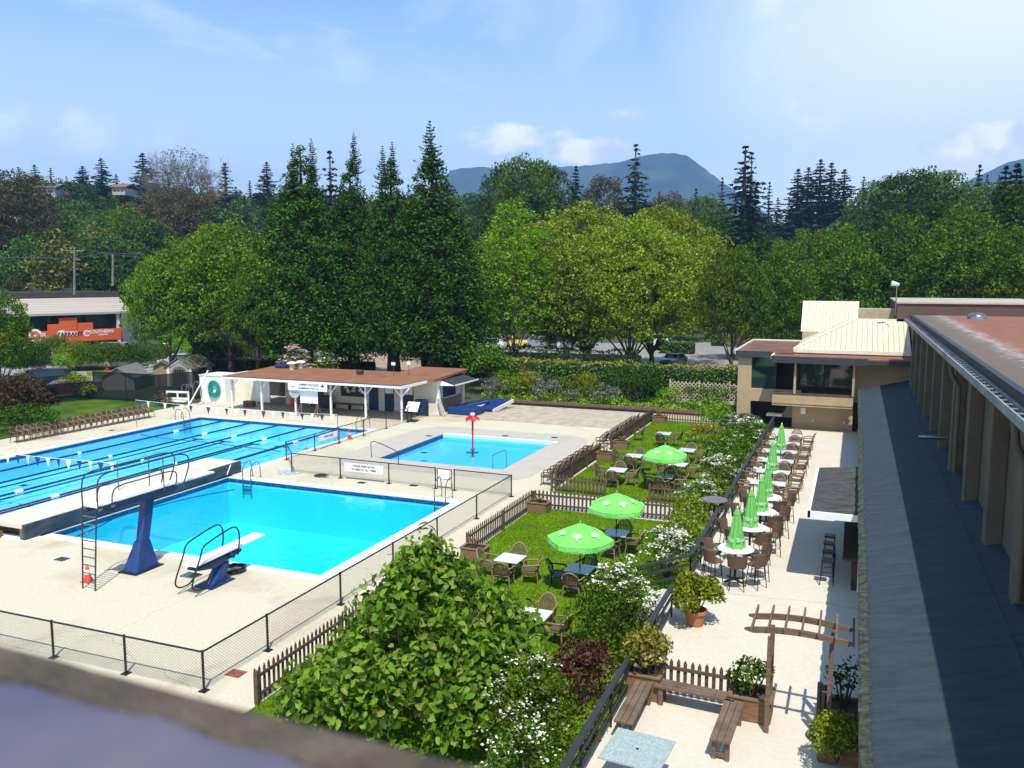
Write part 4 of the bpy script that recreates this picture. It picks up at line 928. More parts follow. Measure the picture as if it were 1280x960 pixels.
nb_ = MB().box(-36.4, -34.2, WY-.04, WY-.003, .95, 2.25).build('notice_board', M['charcoal'], sh)
b = MB(); rnd = random.Random(4)
for k in range(16):
    x = -36.2+rnd.random()*1.8; z = 1.15+rnd.random()*.9; b.box(x, x+.16+rnd.random()*.1, WY-.055, WY-.045-.0005*k, z, z+.15+rnd.random()*.08)
b.build('papers', M['white'], nb_)
MB().box(-38.0, -37.0, WY-.03, WY-.003, 1.25, 2.0).build('window', M['glass'], sh)
MB().box(-36.9, -36.5, WY-.035, WY-.003, 1.3, 2.1).build('cabinet', M['white'], sh)
bn = thing('bench', 'long dark bench against the shelter wall under the notice board', 'bench', (-35.3, 54.4, 0))
MB().box(-37.0, -33.9, 54.2, 54.6, .40, .45).build('seat', M['wood'], bn); 
for x in (-36.8, -35.4, -34.1): MB().box(x, x+.06, 54.25, 54.55, 0, .4).build('leg', M['blackmetal'], bn)
# roof vents and a blue tarp
for (q, s_, lab) in (((365, 461.5), .9, 'double ventilator cowl nearer the left on the shelter roof'), ((376, 460), .9, 'double ventilator cowl right beside it on the shelter roof')):
    p = P(*q, 2.76); t = thing('roof_cowl', ('pale mushroom cowl on the shelter roof, left of the pair' if s_ and q[0] == 365 else 'pale mushroom cowl on the shelter roof, right of the pair'), 'vent', p, group='roof cowls on the shelter')
    MB().lathe(p, [(.2, -.1), (.2, .35)], 12).build('pipe', M['cream'], t); MB().lathe(p, [(.2, .35), (.42, .42), (.42, .5), (.2, .6), (0, .62)], 12).build('cap', M['cream'], t, smooth=True)
p = P(350, 459.5, 2.8); tag(MB().cbox(p+Vector((0, .3, .12)), (1.1, .7, .22)).build('blue_crate', M['matblue'], loc=p, bevel=.04), 'blue crate at the back edge of the shelter roof', 'crate')
for q, lab in (((450, 467), 'small dark hooded vent near the back of the shelter roof'),):
    p = P(*q, 2.78); tag(MB().cbox(p+Vector((0, 0, .14)), (.5, .4, .3)).build('hood_vent', M['darkbrown'], bevel=.05), lab, 'vent')
for q, lab in (((492, 469), 'small white box on a stick above the shelter roof, left one'), ((511, 468), 'small white box on a stick above the shelter roof, right one')):
    p = P(*q, 2.8); t = thing('roof_sensor', lab, 'light', p); MB().tube([p, p+Vector((0, 0, .8))], .02, 5).build('stick', M['steel'], t); MB().cbox(p+Vector((0, 0, .85)), (.3, .1, .22)).build('head', M['white'], t)
# hung banner and round sign
s1 = thing('pool_banner', 'white banner with two printed lines hung from the shelter fascia', 'sign', (-36.4, 50.38, 1.9))
MB().box(-37.95, -34.75+.15, 50.36, 50.38, 1.90, 2.52).build('board', M['white'], s1)
text('SUMMER POOLSIDE', .2, M['navy'], s1, face_mtx((-36.15, 50.355, 2.32), (1, 0, 0), (0, 0, 1)), bold=.004); text('SWIMMING  FOR  ALL', .19, M['navy'], s1, face_mtx((-36.15, 50.355, 2.06), (1, 0, 0), (0, 0, 1)), bold=.004)
text('CLUB', .13, M['charcoal'], s1, face_mtx((-37.55, 50.355, 2.15), (1, 0, 0), (0, 0, 1)), bold=.003)
b = MB(); b.extr([(-34.95-.2, 50.35, 2.22), (-34.75-.2, 50.35, 2.45), (-34.55-.25, 50.35, 2.22)], (0, -.004, 0)); b.build('emblem', M['navy'], s1)
s1 = thing('round_sign', 'round white sign with small lettering on the third shelter post', 'sign', (-37.75, 50.85, 1.2))
b = MB(); b.tube([(-37.75, 50.84, 1.72), (-37.75, 50.87, 1.72)], .5, 28); b.build('disc', M['white'], s1)
text('NO', .16, M['charcoal'], s1, face_mtx((-37.75, 50.835, 1.85), (1, 0, 0), (0, 0, 1))); text('RUNNING', .16, M['charcoal'], s1, face_mtx((-37.75, 50.835, 1.66), (1, 0, 0), (0, 0, 1)))
# easel with whiteboard
es = thing('easel', 'whiteboard standing on two wooden trestles under the shelter edge', 'easel', (-36.4, 50.9, 0))
MB().box(-37.1, -35.6, 50.62, 50.66, .95, 2.0).build('whiteboard', M['white'], es)
for x in (-37.1, -35.7):
    b = MB(); b.bar((x-.12, 50.4, 0), (x, 50.7, 1.0), .06, .04); b.bar((x+.18, 50.4, 0), (x+.05, 50.7, 1.0), .06, .04); b.bar((x, 51.2, 0), (x, 50.72, 1.0), .06, .04); b.build('trestle', M['wood'], es)
# clutter under the shelter
tag(MB().cbox((-43.3, 52.6, .25), (.9, .5, .45)).build('storage_crate', pmat('redbrown', (.16, .05, .04), .6, .2, 4), bevel=.05), 'dark red crate on the shelter floor near the cabin', 'crate')
t = thing('swim_bin', 'orange bin beside the shelter entrance', 'bin', (-40.4, 54.2, 0)); MB().lathe((-40.4, 54.2, 0), [(.18, 0), (.24, .6), (.22, .6), (.16, .05)], 14).build('bin_body', M['orange'], t)
t = thing('life_float', 'dark blue stacked kickboards by the shelter wall', 'kickboards', (-37.4, 54.4, 0)); MB().cbox((-37.5, 54.4, .5), (.9, .5, .9)).build('stack', M['navy'], t, bevel=.06); MB().tube([(-37.7, 54.2, .9), (-37.75, 54.2, 1.6)], .05, 6).build('handle', M['navy'], t)
# info board in front of the last post
ib = thing('info_board', 'slanted white board on a black stand in front of the shelter', 'sign', (-28.2, 51.4, 0)); p = P(516, 527)
MB().cbox((p.x, p.y, 1.05), (.95, .04, .75), rx=R(-35), rz=R(0)).build('panel', M['white'], ib)
b = MB(); b.tube([(p.x-.1, p.y, .0), (p.x-.1, p.y, .85)], .05, 6); b.box(p.x-.35, p.x+.3, p.y-.25, p.y+.25, .001, .04); b.build('stand', M['blackmetal'], ib)
gr = thing('barbecue', 'black barbecue grill against the cream shelter wall', 'grill', (-29.6, 54.2, 0)); q = P(524, 519)
MB().cbox((q.x, q.y+.3, .98), (.9, .45, .3)).build('lid', M['black'], gr, bevel=.08); b = MB()
for dx in (-.35, .35): b.box(q.x+dx-.03, q.x+dx+.03, q.y+.2, q.y+.4, 0, .83)
b.build('frame', M['black'], gr)
tag(MB().cbox((-28.85, 53.9, .6), (.9, .05, 1.15), rz=R(12)).build('dark_gate', M['navy']), 'dark blue solid gate panel beside the grill', 'gate')
t = thing('paddle_board', 'grey and tan board leaning on the kiosk corner', 'board', (-27.7, 54.6, 0)); MB().bar((-27.35, 54.3, .02), (-27.95, 54.75, 1.15), .28, .05).build('blade', pmat('boardgrey', (.3, .27, .25), .6, .3, 5), t)
# kiosk hatch with lifted awning
ki = thing('kiosk_hatch', 'kiosk serving hatch under a lifted grey awning flap', 'kiosk', (-28.1, 57, 0))
b = MB(); b.extr([(-28.15, 55.1, 2.60), (-26.75, 55.1, 2.22), (-26.75, 55.1, 2.16), (-28.15, 55.1, 2.54)], (0, 3.9, 0)); b.build('awning', M['fasciadark'], ki)
MB().bar((-26.73, 55.05, 2.2), (-26.73, 59.05, 2.2), .05, .10).build('awning_edge', M['white'], ki)
b = MB(); b.extr([(-28.19, 55.02, 2.55), (-26.78, 55.02, 2.16), (-28.19, 55.02, 2.1)], (0, .06, 0)); b.build('bracket', M['white'], ki)
b = MB(); b.extr([(-28.195, 54.85, 0), (-27.55, 54.85, 0), (-27.95, 54.85, 1.0), (-28.1, 54.85, 2.5), (-28.195, 54.85, 2.5)], (0, .22, 0)); b.build('buttress', M['white'], ki)
MB().box(-28.195, -28.15, 55.9, 58.0, 1.15, 2.2).build('hatch_opening', M['navy'], ki); MB().box(-28.195, -28.16, 55.2, 58.9, .0, 1.1).build('counter_panel', pmat('ply', (.26, .18, .11), .8, .2, 3), ki)
MB().box(-28.19, -27.95, 55.9, 58.0, 1.1, 1.147).build('counter', M['white'], ki)
MB().box(-28.195, -28.05, 59.0, 59.4, 0, 2.5).build('corner_post', M['cream'], ki)
# blue mats
def matpad(c, size, rz, tilt, label, sub=0):
    t = thing('gym_mat', label, 'mat', (c[0], c[1], 0), group='blue foam mats stacked by the kiosk')
    MB().cbox(c, size, rz=rz, ry=tilt).build('cushion', M['matblue'], t, bevel=.05); return t
p = P(565, 518); matpad((-26.35, 56.0, .26), (2.3, 1.6, .5), R(-4), 0, 'thick flat blue mat lying in front of the kiosk')
t = matpad((-26.7, 58.4, .42), (2.2, 1.2, .22), R(25), R(-12), 'blue mat tilted up behind the flat one')
t = thing('lane_reel', 'slanting rack of ribbed blue tubes on a timber frame', 'rack', (-24.3, 58.6, 0))
b = MB()
for k in range(6): b.tube([(-25.9+k*.2, 57.3, .15), (-25.6+k*.22, 59.9, .62)], .10, 8)
b.build('tubes', M['matblue'], t); MB().bar((-24.65, 57.1, .12), (-24.2, 60.0, .55), .1, .26).build('timber_side', M['cream'], t)
# left cabin, hose reel, pole, lifeguard steps
cb = thing('pump_cabin', 'small white cabin at the left end of the shelter', 'cabin', (-47.5, 54.6, 0))
MB().box(-48.9, -46.35, 53.45, 55.6, 0, 2.12).build('walls', M['white'], cb); MB().box(-48.95, -46.3, 53.4, 55.65, 2.123, 2.2).build('roof', M['cream'], cb)
MB().box(-46.2, -44.0, 54.4, 56.0, 0, 2.35).build('side_wall', M['cream'], cb)
hr = thing('hose_reel', 'teal hose coiled on the front of the white cabin', 'hose', (-47.2, 53.3, 1.0)); b = MB()
for r_ in (.30, .37, .44, .51, .58):
    b.tube([(-47.35+r_*math.cos(R(a)), 53.3-.03*math.sin(a), 1.1+r_*1.15*math.sin(R(a))) for a in range(0, 360, 24)], .055, 6, closed=True)
b.build('coil', M['teal'], hr); MB().lathe((0, 0, 0), [(0, 0), (.1, 0)], 8)
pl = thing('rescue_pole', 'long white pole leaning beside the left cabin', 'pole', P(235, 508.5)); a = P(235, 508.5); e = PD(260, 463, math.hypot(a.x, a.y)+.8); MB().tube([a, e], .05, 8).build('shaft', M['white'], pl)
gs = thing('guard_bench', 'white low bench with slatted back on the deck by the left cabin', 'bench', (-50, 50.6, 0)); p = P(218, 507)
b = MB()
for z in (.5, 1.02): b.bar((p.x-1.0, p.y+.3, z), (p.x+.9, p.y+.6, z), .05, .15)
for u in (-1.0, -.05, .9): b.bar((p.x+u, p.y+.3+(u+1)*.15, 0), (p.x+u, p.y+.3+(u+1)*.15, 1.1), .1, .08)
b.build('back', M['white'], gs); MB().cbox((p.x-.1, p.y+.1, .35), (2.1, .5, .07), rz=R(9)).build('seat', M['cream'], gs)
fr_ = thing('climb_frame', 'small steel frame with hoops next to the white bench', 'frame', (-49, 51, 0)); q = P(231, 505); b = MB()
for dx in (-.25, .2): b.tube(catm([(q.x+dx, q.y, 0), (q.x+dx, q.y, 1.3), (q.x+dx+.15, q.y+.2, 1.55), (q.x+dx+.4, q.y+.3, 1.3), (q.x+dx+.45, q.y+.3, 0)], 4), .03, 6)
b.build('hoops', M['steel'], fr_)
wh = thing('hose_hoop', 'tall brown hoop of hose behind the leaning white pole', 'hose', (-48.6, 52, 0)); q = P(247, 505)
MB().tube([(q.x+.42*math.cos(R(a)), q.y, .95+.85*math.sin(R(a))) for a in range(0, 360, 20)], .05, 6, closed=True).build('hoop', M['wicker'], wh)
# ================================================================== furniture prototypes
def build_armchair(seatm, framem, backm):
    t = thing('armchair', 'x', 'chair')
    L_ = LMB
    b = L_(); b.cbox((0, 0, .42), (.52, .50, .05)); b.build('seat', seatm, t, bevel=.015)
    # backrest: arched frame with woven slats, leaning back; chair faces +y
    def bp(u, z): return (u, -.24-.16*(z-.42)/.5-.0+.07*(u*u)/.07, z)
    arch = [bp(.27*math.cos(R(a))*1.0, .62+.31*math.sin(R(a))) if 0 <= a <= 180 else None for a in range(0, 181, 18)]
    pts = [bp(.25, .42)]+arch+[bp(-.25, .42)]
    fr = L_(); fr.tube(pts, .026, 6); fo = fr.build('back_frame', framem, t, smooth=True)
    b = L_()
    for k in range(-4, 5):
        u = k*.056; top = .62+.31*math.sqrt(max(0, 1-(u/.27)**2)); b.bar(bp(u, .43), bp(u, top), .034, .012)
    for z in (.52, .72): b.tube([bp(u/100, z) for u in range(-26, 27, 13)], .012, 5)
    b.build('backrest', backm, t)
    for sx in (-1, 1):
        b = L_(); b.tube(catm([(sx*.27, -.32, .70), (sx*.31, -.1, .68), (sx*.31, .16, .66), (sx*.30, .24, .60), (sx*.28, .25, .42)], 4), .028, 6); b.build('armrest', framem, t, smooth=True)
        for sy in (-1, 1):
            b = L_(); b.tube([(sx*.25, sy*.22, .42), (sx*.29, sy*.27, 0)], .026, 6, r2=.018); b.build('leg', framem, t)
    return t
def build_barchair():
    t = thing('bar_chair', 'x', 'chair'); L_ = LMB
    b = L_(); b.cbox((0, 0, .74), (.48, .46, .08)); b.build('seat', M['wicker'], t, bevel=.03)
    b = L_(); n = 12; V = []; F = []
    for i in range(n+1):
        a = R(200+140*i/n)
        for z, s_ in ((.74, 1.0), (.95, 1.06), (1.16, 1.12)):
            for q in (0, .025): V.append(((.275*s_+q)*math.cos(a), (.255*s_+q)*math.sin(a)-.0-(z-.74)*.12, z + (0 if z < 1.1 else -.05*abs(i-n/2)/(n/2))))
    for i in range(n):
        for k in range(2):
            for q in (0, 1):
                f = (i*6+k*2+q, i*6+k*2+2+q, (i+1)*6+k*2+2+q, (i+1)*6+k*2+q); F.append(f)
        F.append((i*6+4, i*6+5, (i+1)*6+5, (i+1)*6+4))
    for i in (0, n):
        for k in range(2): F.append((i*6+k*2, i*6+k*2+1, i*6+k*2+3, i*6+k*2+2))
    b.add(V, F); b.build('backrest', M['wicker'], t)
    for sx in (-1, 1):
        for sy in (-1, 1):
            b = L_(); b.tube([(sx*.17, sy*.17, .72), (sx*.22, sy*.23, 0)], .014, 6); b.build('leg', M['blackmetal'], t)
    b = L_(); b.tube([(-.2, -.2, .3), (.2, -.2, .3), (.2, .2, .3), (-.2, .2, .3)], .01, 5, closed=True); b.build('footrest', M['blackmetal'], t)
    return t
def build_lawntable(topm):
    t = thing('garden_table', 'x', 'table'); L_ = LMB
    b = L_(); b.box(-.42, .42, -.42, .42, .70, .735); b.build('tabletop', topm, t, bevel=.006)
    b = L_(); b.tube([(0, 0, .7), (0, 0, .08)], .035, 8); b.build('pedestal', M['black'], t)
    b = L_()
    for a in range(45, 405, 90): b.bar((0, 0, .1), (.34*math.cos(R(a)), .34*math.sin(R(a)), .02), .05, .04)
    b.build('foot', M['black'], t)
    b = L_(); b.lathe((0, 0, .736), [(0, .006), (.02, .005), (.02, 0)], 8); b.build('parasol_hole', M['charcoal'], t)
    return t
def build_bartable():
    t = thing('bar_table', 'x', 'table'); L_ = LMB
    b = L_(); b.lathe((0, 0, 1.02), [(0, 0), (.55, 0), (.565, .015), (.55, .03), (0, .03)], 28); b.build('tabletop', M['white'], t)
    b = L_(); b.tube([(0, 0, 1.02), (0, 0, .06)], .04, 10); b.build('pedestal', M['blackmetal'], t)
    b = L_()
    for a in range(45, 405, 90): b.bar((0, 0, .07), (.38*math.cos(R(a)), .38*math.sin(R(a)), .02), .05, .04)
    b.build('foot', M['blackmetal'], t)
    return t
M['badge'] = pmat('badge', (.45, .70, .38), .7, .05, 8)
def build_openumb():
    t = thing('parasol', 'x', 'parasol'); L_ = LMB; n = 6; Rr = 1.08; z0, z1 = 1.74, 2.22
    b = L_(); V = [(0, 0, z1)]; F = []
    S = 6; seg = 5
    rim = []
    for i in range(n):
        a0 = 2*math.pi*i/n; a1 = 2*math.pi*(i+1)/n
        p0 = Vector((math.cos(a0), math.sin(a0), 0)); p1 = Vector((math.cos(a1), math.sin(a1), 0))
        base = len(V); 
        for s_ in range(1, S+1):
            u = s_/S
            for k in range(seg+1):
                w_ = k/seg; q = p0.lerp(p1, w_)*Rr*u; z = z1-(z1-z0)*u**1.12 - .0 + .045*math.sin(math.pi*w_)*u*-1
                V.append((q.x, q.y, z))
        for k in range(seg): F.append((0, base+k, base+k+1))
        for s_ in range(S-1):
            for k in range(seg): F.append((base+s_*(seg+1)+k, base+(s_+1)*(seg+1)+k, base+(s_+1)*(seg+1)+k+1, base+s_*(seg+1)+k+1))
        # valance
        vb = len(V); last = base+(S-1)*(seg+1)
        for k in range(seg+1):
            x, y, z = V[last+k]; V.append((x*1.005, y*1.005, z-.17-.02*math.sin(math.pi*k/seg)))
        for k in range(seg): F.append((last+k, vb+k, vb+k+1, last+k+1))
    b.add(V, F); b.fixn = False; can = b.build('canopy', M['umbrella'], t)
    b = L_(); b.lathe((0, 0, z1), [(.03, -.04), (.035, .06), (0, .1)], 8); b.build('finial', M['umbrellafold'], t)
    b = L_(); b.tube([(0, 0, 0), (0, 0, z1)], .02, 8); b.build('pole', M['blackmetal'], t)
    b = L_()
    for i in range(n):
        a = 2*math.pi*i/n; b.tube([(0, 0, z1-.05), (Rr*.985*math.cos(a), Rr*.985*math.sin(a), z0-.03)], .008, 4); b.tube([(0, 0, 1.55), (Rr*.5*math.cos(a), Rr*.5*math.sin(a), z1-.3)], .008, 4)
    b.build('ribs', M['blackmetal'], t)
    b = L_(); b.lathe((0, 0, 0), [(.0, .0), (.25, .01), (.25, .06), (.05, .1), (.05, .3)], 16); b.build('base', M['blackmetal'], t)
    # printed tree badge in the middle of each panel, name on each valance
    for i in range(n):
        bb = L_()
        am = 2*math.pi*(i+.5)/n; ap = Rr*math.cos(math.pi/n); dr = Vector((math.cos(am), math.sin(am), 0)); tn = Vector((-dr.y, dr.x, 0)); dn = (dr*ap+Vector((0, 0, z0-z1))).normalized(); nn = tn.cross(dn); nn = nn if nn.z > 0 else -nn
        c0 = Vector((0, 0, z1))+(dr*ap+Vector((0, 0, z0-z1)))*.60+nn*.026
        ring_ = []
        for k in range(20):
            a = 2*math.pi*k/20; rr_ = .13*(1+.16*math.sin(k*2.4)); ring_.append(c0+tn*rr_*math.cos(a)*1.15-dn*rr_*math.sin(a)*.8)
        bb.add(ring_, [tuple(range(20))])
        bb.extr([c0+dn*.1+tn*.02, c0+dn*.2+tn*.03, c0+dn*.2-tn*.03, c0+dn*.1-tn*.02], nn*.004)
        outer_ = [p+(p-c0)*.42 for p in ring_]; inn = [p+(p-c0)*.30 for p in ring_]
        bb.fixn = False; bb.build('badge', M['badge'], can)
    for i in range(n):
        am = 2*math.pi*(i+.5)/n; ap = Rr*math.cos(math.pi/n)+.012; dr = Vector((math.cos(am), math.sin(am), 0)); tn = Vector((-dr.y, dr.x, 0))
        text('Somersby', .15, M['badge'], can, face_mtx(dr*(ap+.004)+Vector((0, 0, z0-.135)), tn, (0, 0, 1)), name='lettering', bold=.004)
    return t
def build_foldumb():
    t = thing('closed_parasol', 'x', 'parasol'); L_ = LMB
    b = L_(); b.tube([(0, 0, 0), (0, 0, 2.35)], .02, 8); b.build('pole', M['blackmetal'], t)
    b = L_(); V = []; F = []; n = 48
    prof = [(2.32, .03), (2.2, .085), (2.14, .115), (2.12, .10), (1.95, .13), (1.7, .165), (1.45, .20), (1.25, .235), (1.08, .25), (1.06, .24)]
    for (z, r_) in prof:
        for k in range(n):
            a = 2*math.pi*k/n; f_ = 1+ (.17 if z < 2.13 else .04)*math.sin(a*6+.8*math.sin(z*3))+.05*math.sin(a*12+z*4); V.append((r_*f_*math.cos(a), r_*f_*math.sin(a)*.85, z))
    for i in range(len(prof)-1):
        for k in range(n): F.append((i*n+k, i*n+(k+1) % n, (i+1)*n+(k+1) % n, (i+1)*n+k))
    b.add(V, F); can = b.build('folded_canopy', M['umbrellafold'], t)
    b = L_()
    b.lathe((0, 0, 2.33), [(.035, 0), (.03, .05), (0, .08)], 8); b.build('finial', M['cream'], t)
    # white lettering band wrapped round the folds
    me = text('Somersby Somersby', .185, M['badge'], can, Matrix.Identity(4), name='lettering', bold=.006)
    dat = me.data
    for v in dat.vertices:
        a = -math.pi/2+v.co.x/.235; r_ = .262; v.co = Vector(((r_+v.co.z)*math.cos(a), (r_+v.co.z)*math.sin(a)*.9, 1.36+v.co.y))
    return t
AC = build_armchair(M['wicker'], M['wickerlight'], M['wicker']); AG = build_armchair(M['greenplastic'], M['greenplastic'], M['greenplastic'])
AD = build_armchair(M['wicker'], M['wicker'], M['wooddark'])
BC = build_barchair(); TW = build_lawntable(M['tabletop']); TG = build_lawntable(M['glasstable']); BT = build_bartable(); UO = build_openumb(); UF = build_foldumb()
used = set()
def put(proto, x, y, z, rz, label, group):
    if proto.name not in used:
        used.add(proto.name); proto.location = (x, y, z); proto.rotation_euler = (0, 0, rz); proto['label'] = label; proto['group'] = group; return proto
    return copy_tree(proto, (x, y, z), rz, label, group)
rnd = random.Random(11)
# lawn tables: (x, y, top kind, description, chairs [(side, kind)])
LT = [(-7.85, 21.0, 'w', 'the lawn table nearest the leafy tree', 'NES', 'ccc'), (-10.25, 25.15, 'w', 'the lawn table by the corner planter', 'NESW', 'cccc'),
      (-7.80, 25.05, 'g', 'the table under the nearest open parasol', 'NWSE', 'ggcc'), (-7.72, 29.2, 'g', 'the table under the second open parasol', 'NSEW', 'cccg'),
      (-10.35, 39.15, 'w', 'the front left table of the rear lawn', 'NESW', 'cccd'), (-10.4, 42.7, 'w', 'the middle left table of the rear lawn', 'NESW', 'cccd'),
      (-7.95, 38.7, 'g', 'the front table under the rear lawn parasol', 'NESW', 'dccg'), (-7.85, 41.5, 'w', 'the table behind the rear lawn parasol', 'NESW', 'cccd'),
      (-8.1, 45.2, 'w', 'the right-hand table of the rear lawn', 'NE', 'cc'), (-10.3, 49.6, 'w', 'the farthest table of the rear lawn', 'SE', 'dd')]
side = {'N': ((0.02, .72), math.pi, 'far side'), 'S': ((0, -.72), 0, 'near side'), 'E': ((.72, 0), math.pi/2, 'right side'), 'W': ((-.72, 0), -math.pi/2, 'left side')}
kinds = {'c': (AC, 'brown woven armchair'), 'd': (AD, 'dark brown armchair'), 'g': (AG, 'dark green armchair')}
for (x, y, tk, desc, ss, kk) in LT:
    put(TW if tk == 'w' else TG, x, y, .03, rnd.uniform(-.05, .05), ('square pale table, ' if tk == 'w' else 'square bluish table, ')+desc, 'square garden tables on the lawns')
    for s_, k_ in zip(ss, kk):
        (dx, dy), rz, sd = side[s_]; pr, nm = kinds[k_]
        put(pr, x+dx+rnd.uniform(-.06, .06), y+dy+rnd.uniform(-.06, .06), .03, rz+rnd.uniform(-.3, .3), '%s on the %s of %s' % (nm, sd, desc), 'armchairs round the lawn tables')
for (x, y, rz, lab) in ((-12.05, 50.5, 1.7, 'lone brown armchair inside the rear lawn by the left fence'),):
    put(AD, x, y, .03, rz, lab, 'armchairs round the lawn tables')
for (x, y, rz, lab) in ((-7.80, 25.05, .15, 'bright green open parasol nearest the camera on the front lawn'), (-7.72, 29.2, .62, 'bright green open parasol farther back on the front lawn'), (-7.95, 38.7, .55, 'bright green open parasol on the rear lawn')):
    put(UO, x, y, .03, rz, lab, 'open green parasols on the lawns')
# patio bar tables with closed parasols
ordn = ['nearest', 'second', 'third', 'fourth']
for i, (x, y) in enumerate(((-3.15, 26.55), (-3.0, 29.1), (-2.88, 31.3), (-2.87, 33.5))):
    put(BT, x, y, .5, .2*i, 'round white bar-height table, %s from the camera in the patio row' % ordn[i], 'round white bar tables on the patio')
    put(UF, x, y+.05, .5, .5*i, 'closed green parasol standing in the %s round bar table of the patio' % ordn[i], 'closed green parasols along the patio')
    for a, sd in ((215, 'left front'), (-35, 'right front'), (160, 'left back'), (25, 'right back'), (-75, 'near')) if i == 0 else ((-50, 'right front'), (160, 'left back'), (30, 'right back'), (235, 'left front')):
        ang = R(a+rnd.uniform(-6, 6)); r_ = .80
        put(BC, x+r_*math.cos(ang), y+r_*math.sin(ang), .5, ang+math.pi/2, 'tall woven bar chair at the %s of the %s round patio table' % (sd, ordn[i]), 'tall woven chairs round the bar tables')
TL = None
def build_longtable():
    t = thing('patio_table', 'x', 'table'); L_ = LMB
    b = L_(); b.box(-.72, .72, -.38, .38, .70, .735); b.build('tabletop', M['tabletop'], t, bevel=.006)
    for sx in (-1, 1):
        for sy in (-1, 1): b = L_(); b.tube([(sx*.64, sy*.32, .7), (sx*.64, sy*.32, 0)], .02, 6); b.build('leg', M['blackmetal'], t)
    return t
TLp = build_longtable()
fo = ['nearest', 'second', 'third', 'fourth', 'fifth', 'farthest']
for i, y in enumerate((37.2, 39.5, 42.0, 44.4, 46.7, 49.2)):
    put(TLp, -3.15, y, .5, rnd.uniform(-.04, .04), 'long pale low table, %s of the six before the clubhouse wall' % fo[i], 'long pale tables at the far end of the patio')
    for (dx, dy, rz, sd) in ((1.02, 0, math.pi/2, 'right end'), (-1.02, .05, -math.pi/2, 'left end'), (.35, -.62, 0, 'near side'), (.38, .62, math.pi, 'far side')):
        put(AC, -3.15+dx, y+dy+rnd.uniform(-.05, .05), .5, rz+rnd.uniform(-.25, .25), 'brown woven armchair at the %s of the %s long patio table' % (sd, fo[i]), 'armchairs at the long patio tables')
put(UF, -3.1, 38.3, .5, .9, 'closed green parasol between the nearest two long patio tables', 'closed green parasols along the patio')
put(UF, -3.12, 43.1, .5, .3, 'closed green parasol farthest from the camera on the patio', 'closed green parasols along the patio')
# chairs lined up outside the rear lawn fence, and the long row left of the lap pool
for i in range(8):
    put(AD, -13.5, 37.9+i*.92, 0, -math.pi/2+rnd.uniform(-.15, .15)+math.pi, 'dark armchair outside the rear lawn fence, number %d from the near corner'.replace('number %d from the near corner', '%s in the near run of eight') % ['first', 'second', 'third', 'fourth', 'fifth', 'sixth', 'seventh', 'last'][i], 'dark armchairs lined up outside the rear lawn fence')
for i in range(8):
    put(AD, -13.55, 47.6+i*1.1, 0, math.pi/2+rnd.uniform(-.15, .15), 'dark armchair outside the rear lawn fence, %s in the far run of eight' % ['first', 'second', 'third', 'fourth', 'fifth', 'sixth', 'seventh', 'last'][i], 'dark armchairs lined up outside the rear lawn fence')
p0 = P(22, 553); p1 = P(186, 522)
for i in range(24):
    q = p0.lerp(p1, i/23)
    put(AC if i % 3 else AD, q.x, q.y, 0, -math.pi/2+rnd.uniform(-.12, .12), 'brown armchair in the long row left of the lap pool', 'row of brown armchairs along the left lawn')

# ================================================================== picket fences, planters, rail
M['picketwood'] = pmat('picketwood', (.10, .062, .038), .85, .25, 3, .3, 20, stretch=(1, 1, 5))
def picket(a, c, h, label, sp=.175, w_=.08, mt=None, z=0, solid=False):
    mt = mt or M['picketwood']; a = Vector((*a, z)); c = Vector((*c, z)); Ln = (c-a).length; d = (c-a)/Ln; nrm = Vector((-d.y, d.x, 0)); t = thing('picket_fence', label, 'fence', a, group='brown picket fences round the lawns')
    b = MB(); n = int(Ln/sp); k = Vector((0, 0, 1)); rr_ = random.Random(int(a.x*10+c.y))
    for i in range(n+1):
        p = a+d*(i*Ln/n); hh = h+rr_.uniform(-.015, .015); tl = rr_.uniform(-.006, .006)
        pts = [p-d*w_/2+k*.04, p+d*w_/2+k*.04, p+d*(w_/2+tl)+k*(hh-.09), p+d*tl+k*hh, p-d*(w_/2-tl)+k*(hh-.09)]
        b.extr(pts, nrm*.02)
    b.build('pickets', mt, t)
    b = MB()
    for zz_ in (.22, h-.22): b.bar(a+k*zz_-nrm*.022, c+k*zz_-nrm*.022, .035, .08)
    b.build('rails', mt, t)
    npst = max(1, int(Ln/2.4))
    for i in range(npst+1):
        p = a+d*(Ln*i/npst)-nrm*.05; MB().cbox((p.x, p.y, z+h*.47), (.09, .09, h*.94)).build('post', mt, t)
    if solid:
        b = MB(); b.bar(a+k*(h*.45)-nrm*.01, c+k*(h*.45)-nrm*.01, .02, h*.7); b.build('boards', mt, t)
    return t
LX = -12.66
picket((LX, 15.2), (LX, 22.2), .9, 'brown picket fence at the near left, half behind the leafy tree')
picket((LX, 26.9), (LX, 33.5), .88, 'brown picket fence along the left of the front lawn')
picket((LX+.1, 33.72), (-9.75, 33.85), .85, 'brown picket fence across the back of the front lawn, left piece')
picket((-8.9, 33.88), (-4.8, 34.1), .85, 'brown picket fence across the back of the front lawn, right piece')
picket((-12.85, 36.75), (-10.3, 36.75), .85, 'brown picket fence at the front of the rear lawn, left piece')
picket((-8.2, 36.75), (-5.3, 36.75), .85, 'brown picket fence at the front of the rear lawn, right piece')
picket((-12.9, 37.3), (-12.9, 44.8), .9, 'brown boarded fence on the left of the rear lawn, near run', solid=True, mt=M['wooddark'])
picket((-12.9, 47.2), (-12.9, 58.0), .9, 'brown boarded fence on the left of the rear lawn, far run', solid=True, mt=M['wooddark'])
picket((-12.6, 58.2), (-8.6, 58.0), .95, 'light brown picket fence at the far end of the rear lawn', mt=M['wood'])
